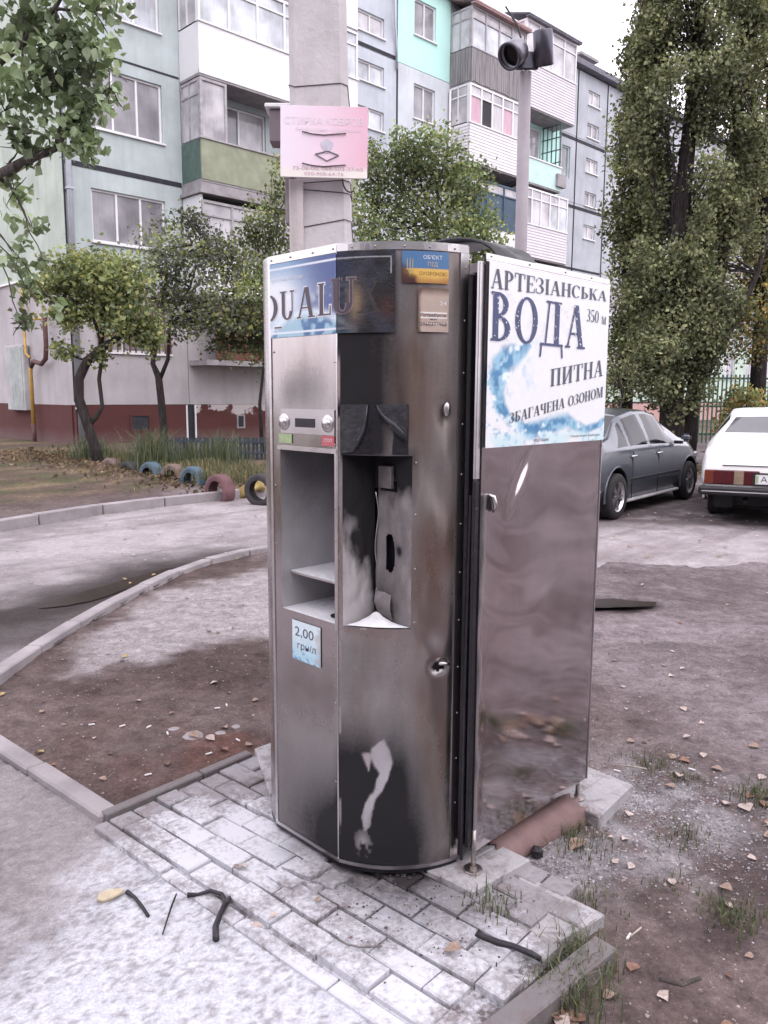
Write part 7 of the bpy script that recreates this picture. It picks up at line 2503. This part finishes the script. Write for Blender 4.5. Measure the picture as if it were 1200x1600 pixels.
g3 = np.column_stack([r3.normal(.10, .20, 420), r3.normal(2.28, .13, 420)])
o = pebbles("char_crumbs", np.column_stack([g3, np.full(len(g3), .047)]), .001, .006, [(.03, .026, .028), (.08, .06, .06), (.16, .11, .10)], 91)
tag(o, "black char crumbs strewn over the powdered pavers", "debris", kind="stuff")
# flat stones in the left dirt
for x, y, s in ((-.90, 3.60, .052), (-.72, 3.72, .025), (-.78, 3.63, .03), (-1.02, 3.7, .03)):
    bm = bmesh.new(); bmesh.ops.create_icosphere(bm, subdivisions=2, radius=s)
    for v in bm.verts: v.co.x *= random.uniform(.85, 1.15); v.co.z *= .25
    me = bpy.data.meshes.new("flat_stone"); bm.to_mesh(me); bm.free(); me.materials.append(m_kerb)
    o = bpy.data.objects.new("flat_stone", me); o.location = (x, y, gz(x, y) - .003); link(o)
    tag(o, "flat grey stone set in the red dirt left of the kiosk" if s > .045 else "small flat grey stone in the red dirt left of the kiosk", "stone", None if s > .045 else "small stones left of the kiosk")
# cigarette ends and paper scraps
m_paper = plain("paper", (.78, .76, .76), .8, 0, .1, 30, .1)
for k, (x, y, a) in enumerate([(-1.43, 3.72, .3), (-1.15, 3.72, 1), (-1.03, 3.62, 2), (-.78, 3.38, .6), (-.55, 3.45, 1.2), (-.86, 3.95, .1), (-.82, 3.99, 1.9), (-1.28, 3.72, .7), (-.68, 3.55, 2.4), (-1.0, 3.2, .4), (-.5, 3.55, .2), (.74, 2.18, .9), (1.02, 3.27, 2.7), (1.35, 3.28, 2.6)]):
    o = MB().tube([(-.014, 0, 0), (.014, 0, .001)], .004, 7).build("cigarette_end", m_paper, None)
    o.location = (x, y, gz(x, y) + .006); o.rotation_euler = (0, 0, a)
    tag(o, "white cigarette end lying on the dirt", "cigarette end", "cigarette ends on the dirt")
# clay pipe half sunk in the ground
m_clay = plain("clay_pipe", (0.20, 0.125, 0.12), 0.75, 0, 0.3, 7, 0.25)
a = Vector((.36, 2.585, -.005)); b = Vector((.735, 2.90, -.018)); d = (b - a).normalized(); sd = d.cross(Vector((0, 0, 1))).normalized(); upv = sd.cross(d)
vs = []; N = 20; NS = 16
for j in range(NS + 1):
    t = j / NS; c = a + (b - a) * t
    for k in range(N + 1):
        th = math.pi * k / N
        rr_ = .072
        cc = c + (sd * math.cos(th) + upv * math.sin(th)) * rr_
        if j == 0: cc += d * (.012 * math.sin(k * 2.1))
        if j == NS: cc += d * (.02 * math.sin(k * 1.7))
        vs.append(cc)
po = mesh_obj("clay_pipe", vs, [(j * (N + 1) + k, j * (N + 1) + k + 1, (j + 1) * (N + 1) + k + 1, (j + 1) * (N + 1) + k) for j in range(NS) for k in range(N)], m_clay, None, True)
so = po.modifiers.new("thickness", 'SOLIDIFY'); so.thickness = .012
tag(po, "reddish half-round clay pipe shard lying between the two slabs", "pipe")
bm = bmesh.new(); bmesh.ops.create_icosphere(bm, subdivisions=2, radius=.024)
for v in bm.verts: v.co *= random.uniform(.85, 1.15)
me = bpy.data.meshes.new("burnt_lump"); bm.to_mesh(me); bm.free(); me.materials.append(m_rubber)
o = bpy.data.objects.new("burnt_lump", me); o.location = (.545, 2.60, .015); link(o); tag(o, "round black burnt lump beside the clay pipe", "debris")
# charred hoses, stick, sponge
m_straw = plain('dry_straw', (.42, .37, .31), .9, 0, .2, 30, .1)


def litter(name, pts, rad, label, mat=m_rubber, cat="hose"):
    o = MB().tube(pts, rad, 9).build(name, mat, None, True)
    return tag(o, label, cat)


z_ = .032
hs = empty("charred_hose", (-.49, 2.25, z_)); tag(hs, "black forked piece of charred hose on the white powder", "hose")
sub_ = lambda P: [(x + .49, y - 2.25, z - z_) for x, y, z in P]
MB().tube(sub_([(-.615, 2.315, z_ + .004), (-.585, 2.325, z_), (-.545, 2.335, z_ + .006), (-.505, 2.315, z_ + .008), (-.485, 2.275, z_ + .006), (-.492, 2.225, z_ + .004), (-.495, 2.17, z_ + .002), (-.482, 2.115, z_)]), [.009, .005, .0065, .006, .010, .0085, .0095, .0105], 9).build("stem", m_rubber, hs, True)
MB().tube(sub_([(-.487, 2.268, z_ + .008), (-.475, 2.30, z_ + .009), (-.462, 2.325, z_ + .006), (-.44, 2.325, z_)]), [.009, .006, .0055, .004], 9).build("fork", m_rubber, hs, True)
litter("charred_hose", [(.275, 2.105, .066), (.29, 2.095, .060), (.33, 2.065, .064), (.37, 2.045, .068), (.415, 2.012, .070), (.44, 2.0, .062)], [.012, .009, .010, .0085, .009, .008], "short black hose lying across the pad's right edge stone")
litter("burnt_cable", [(-.815, 2.345, .026), (-.78, 2.315, .026), (-.745, 2.275, .022), (-.715, 2.235, .020)], [.008, .0055, .0055, .005], "thin black burnt cable trailing from the yellow sponge", cat="cable")
litter("thin_stick", [(-.655, 2.335, .026), (-.655, 2.27, .024), (-.648, 2.15, .022)], [.0025, .003, .002], "thin dark stick standing out on the white powder", m_barkd, "stick")
litter("thin_wire", [(-.145, 2.10, .058), (-.10, 2.06, .060), (-.06, 2.05, .058), (.0, 2.055, .058)], .003, "thin curved grey wire on the pavers before the kiosk", m_grey, "wire")
litter("dry_twig", [(.765, 1.99, .012), (.82, 1.965, .014), (.86, 1.985, .012), (.88, 1.99, .016)], .006, "dry brown twig on the dark soil lower right", m_bark, "twig")
litter("dry_straw", [(.74, 2.165, .012), (.765, 2.185, .014), (.785, 2.205, .012)], .0028, "pale straw curl on the dark soil right of the slab", m_straw, "straw")
litter("dry_straw", [(1.02, 3.28, .012), (1.08, 3.265, .014), (1.14, 3.245, .012)], .003, "long pale straw on the dirt behind the far slab", m_straw, "straw")
sb = MB()
ring = [(-.052, -.012), (-.046, .018), (-.02, .028), (.02, .026), (.045, .012), (.05, -.004), (.03, -.020), (-.005, -.026), (-.035, -.026)]
sb.prism([(x * random.uniform(.8, 1.1), y * random.uniform(.75, 1.1)) for x, y in ring], 0, .016)
so_ = sb.build("foam_sponge", plain("yellow_foam", (0.50, 0.43, 0.31), 0.95, 0, 0.3, 40, 0.6), None, bevel=.004, seg=1)
so_.scale = (.85, .85, .8); so_.location = (-.865, 2.335, .018); so_.rotation_euler = (R(6), R(-8), R(18))
tag(so_, "beige-yellow foam piece lying on the asphalt path", "sponge")

# ------------------------------------------------------------------ block and trees added behind the viewer, unseen, to darken the steel's reflections
opp = empty("added_reflection_house", (-26, -24, 0), 0)
tag(opp, "long grey apartment block across the yard, mirrored in the steel kiosk", "building")
MB().box(0, 60, -10, 0, 0, 15.5).build("wall", mw_slate, opp)
wm = MB().box(-.6, .6, .01, .06, 0, 1.4).build("window", m_glass, opp)
for fl in range(5):
    for k in range(18):
        o = wm if (fl == 0 and k == 0) else wm.copy()
        if not (fl == 0 and k == 0): COL.objects.link(o)
        o.parent = opp; o.location = (2.0 + k * 3.3, 0, 1.8 + fl * 2.85)
MB().box(-.3, 60.3, -10.3, .4, 15.5, 15.9).build("roof", m_roofd, opp)
for k, (x, y, h) in enumerate(((-9, -9, 6.5), (-3.5, -12, 8), (4.5, -11, 7), (11, -8, 7.5), (14, -2, 7), (-13, -3, 7))):
    tree("yard_tree", ("leafy yard tree behind the viewer, mirrored in the kiosk, number %d from the left" % (k + 1)).replace("number ", "tree "), (x, y, 0),
         [([(x, y, 0), (x + .1, y, h * .4), (x, y, h * .8)], [.2, .15, .05])],
         [(x, y, h * .62, 1.6, 1.6, h * .3, 2600), (x + .9, y, h * .5, 1.2, 1.2, h * .2, 1200), (x - .9, y, h * .55, 1.2, 1.2, h * .2, 1200)], .28, PAL_G + PAL_OL, 900 + k, group="trees added behind the viewer for reflections", limbs=2)
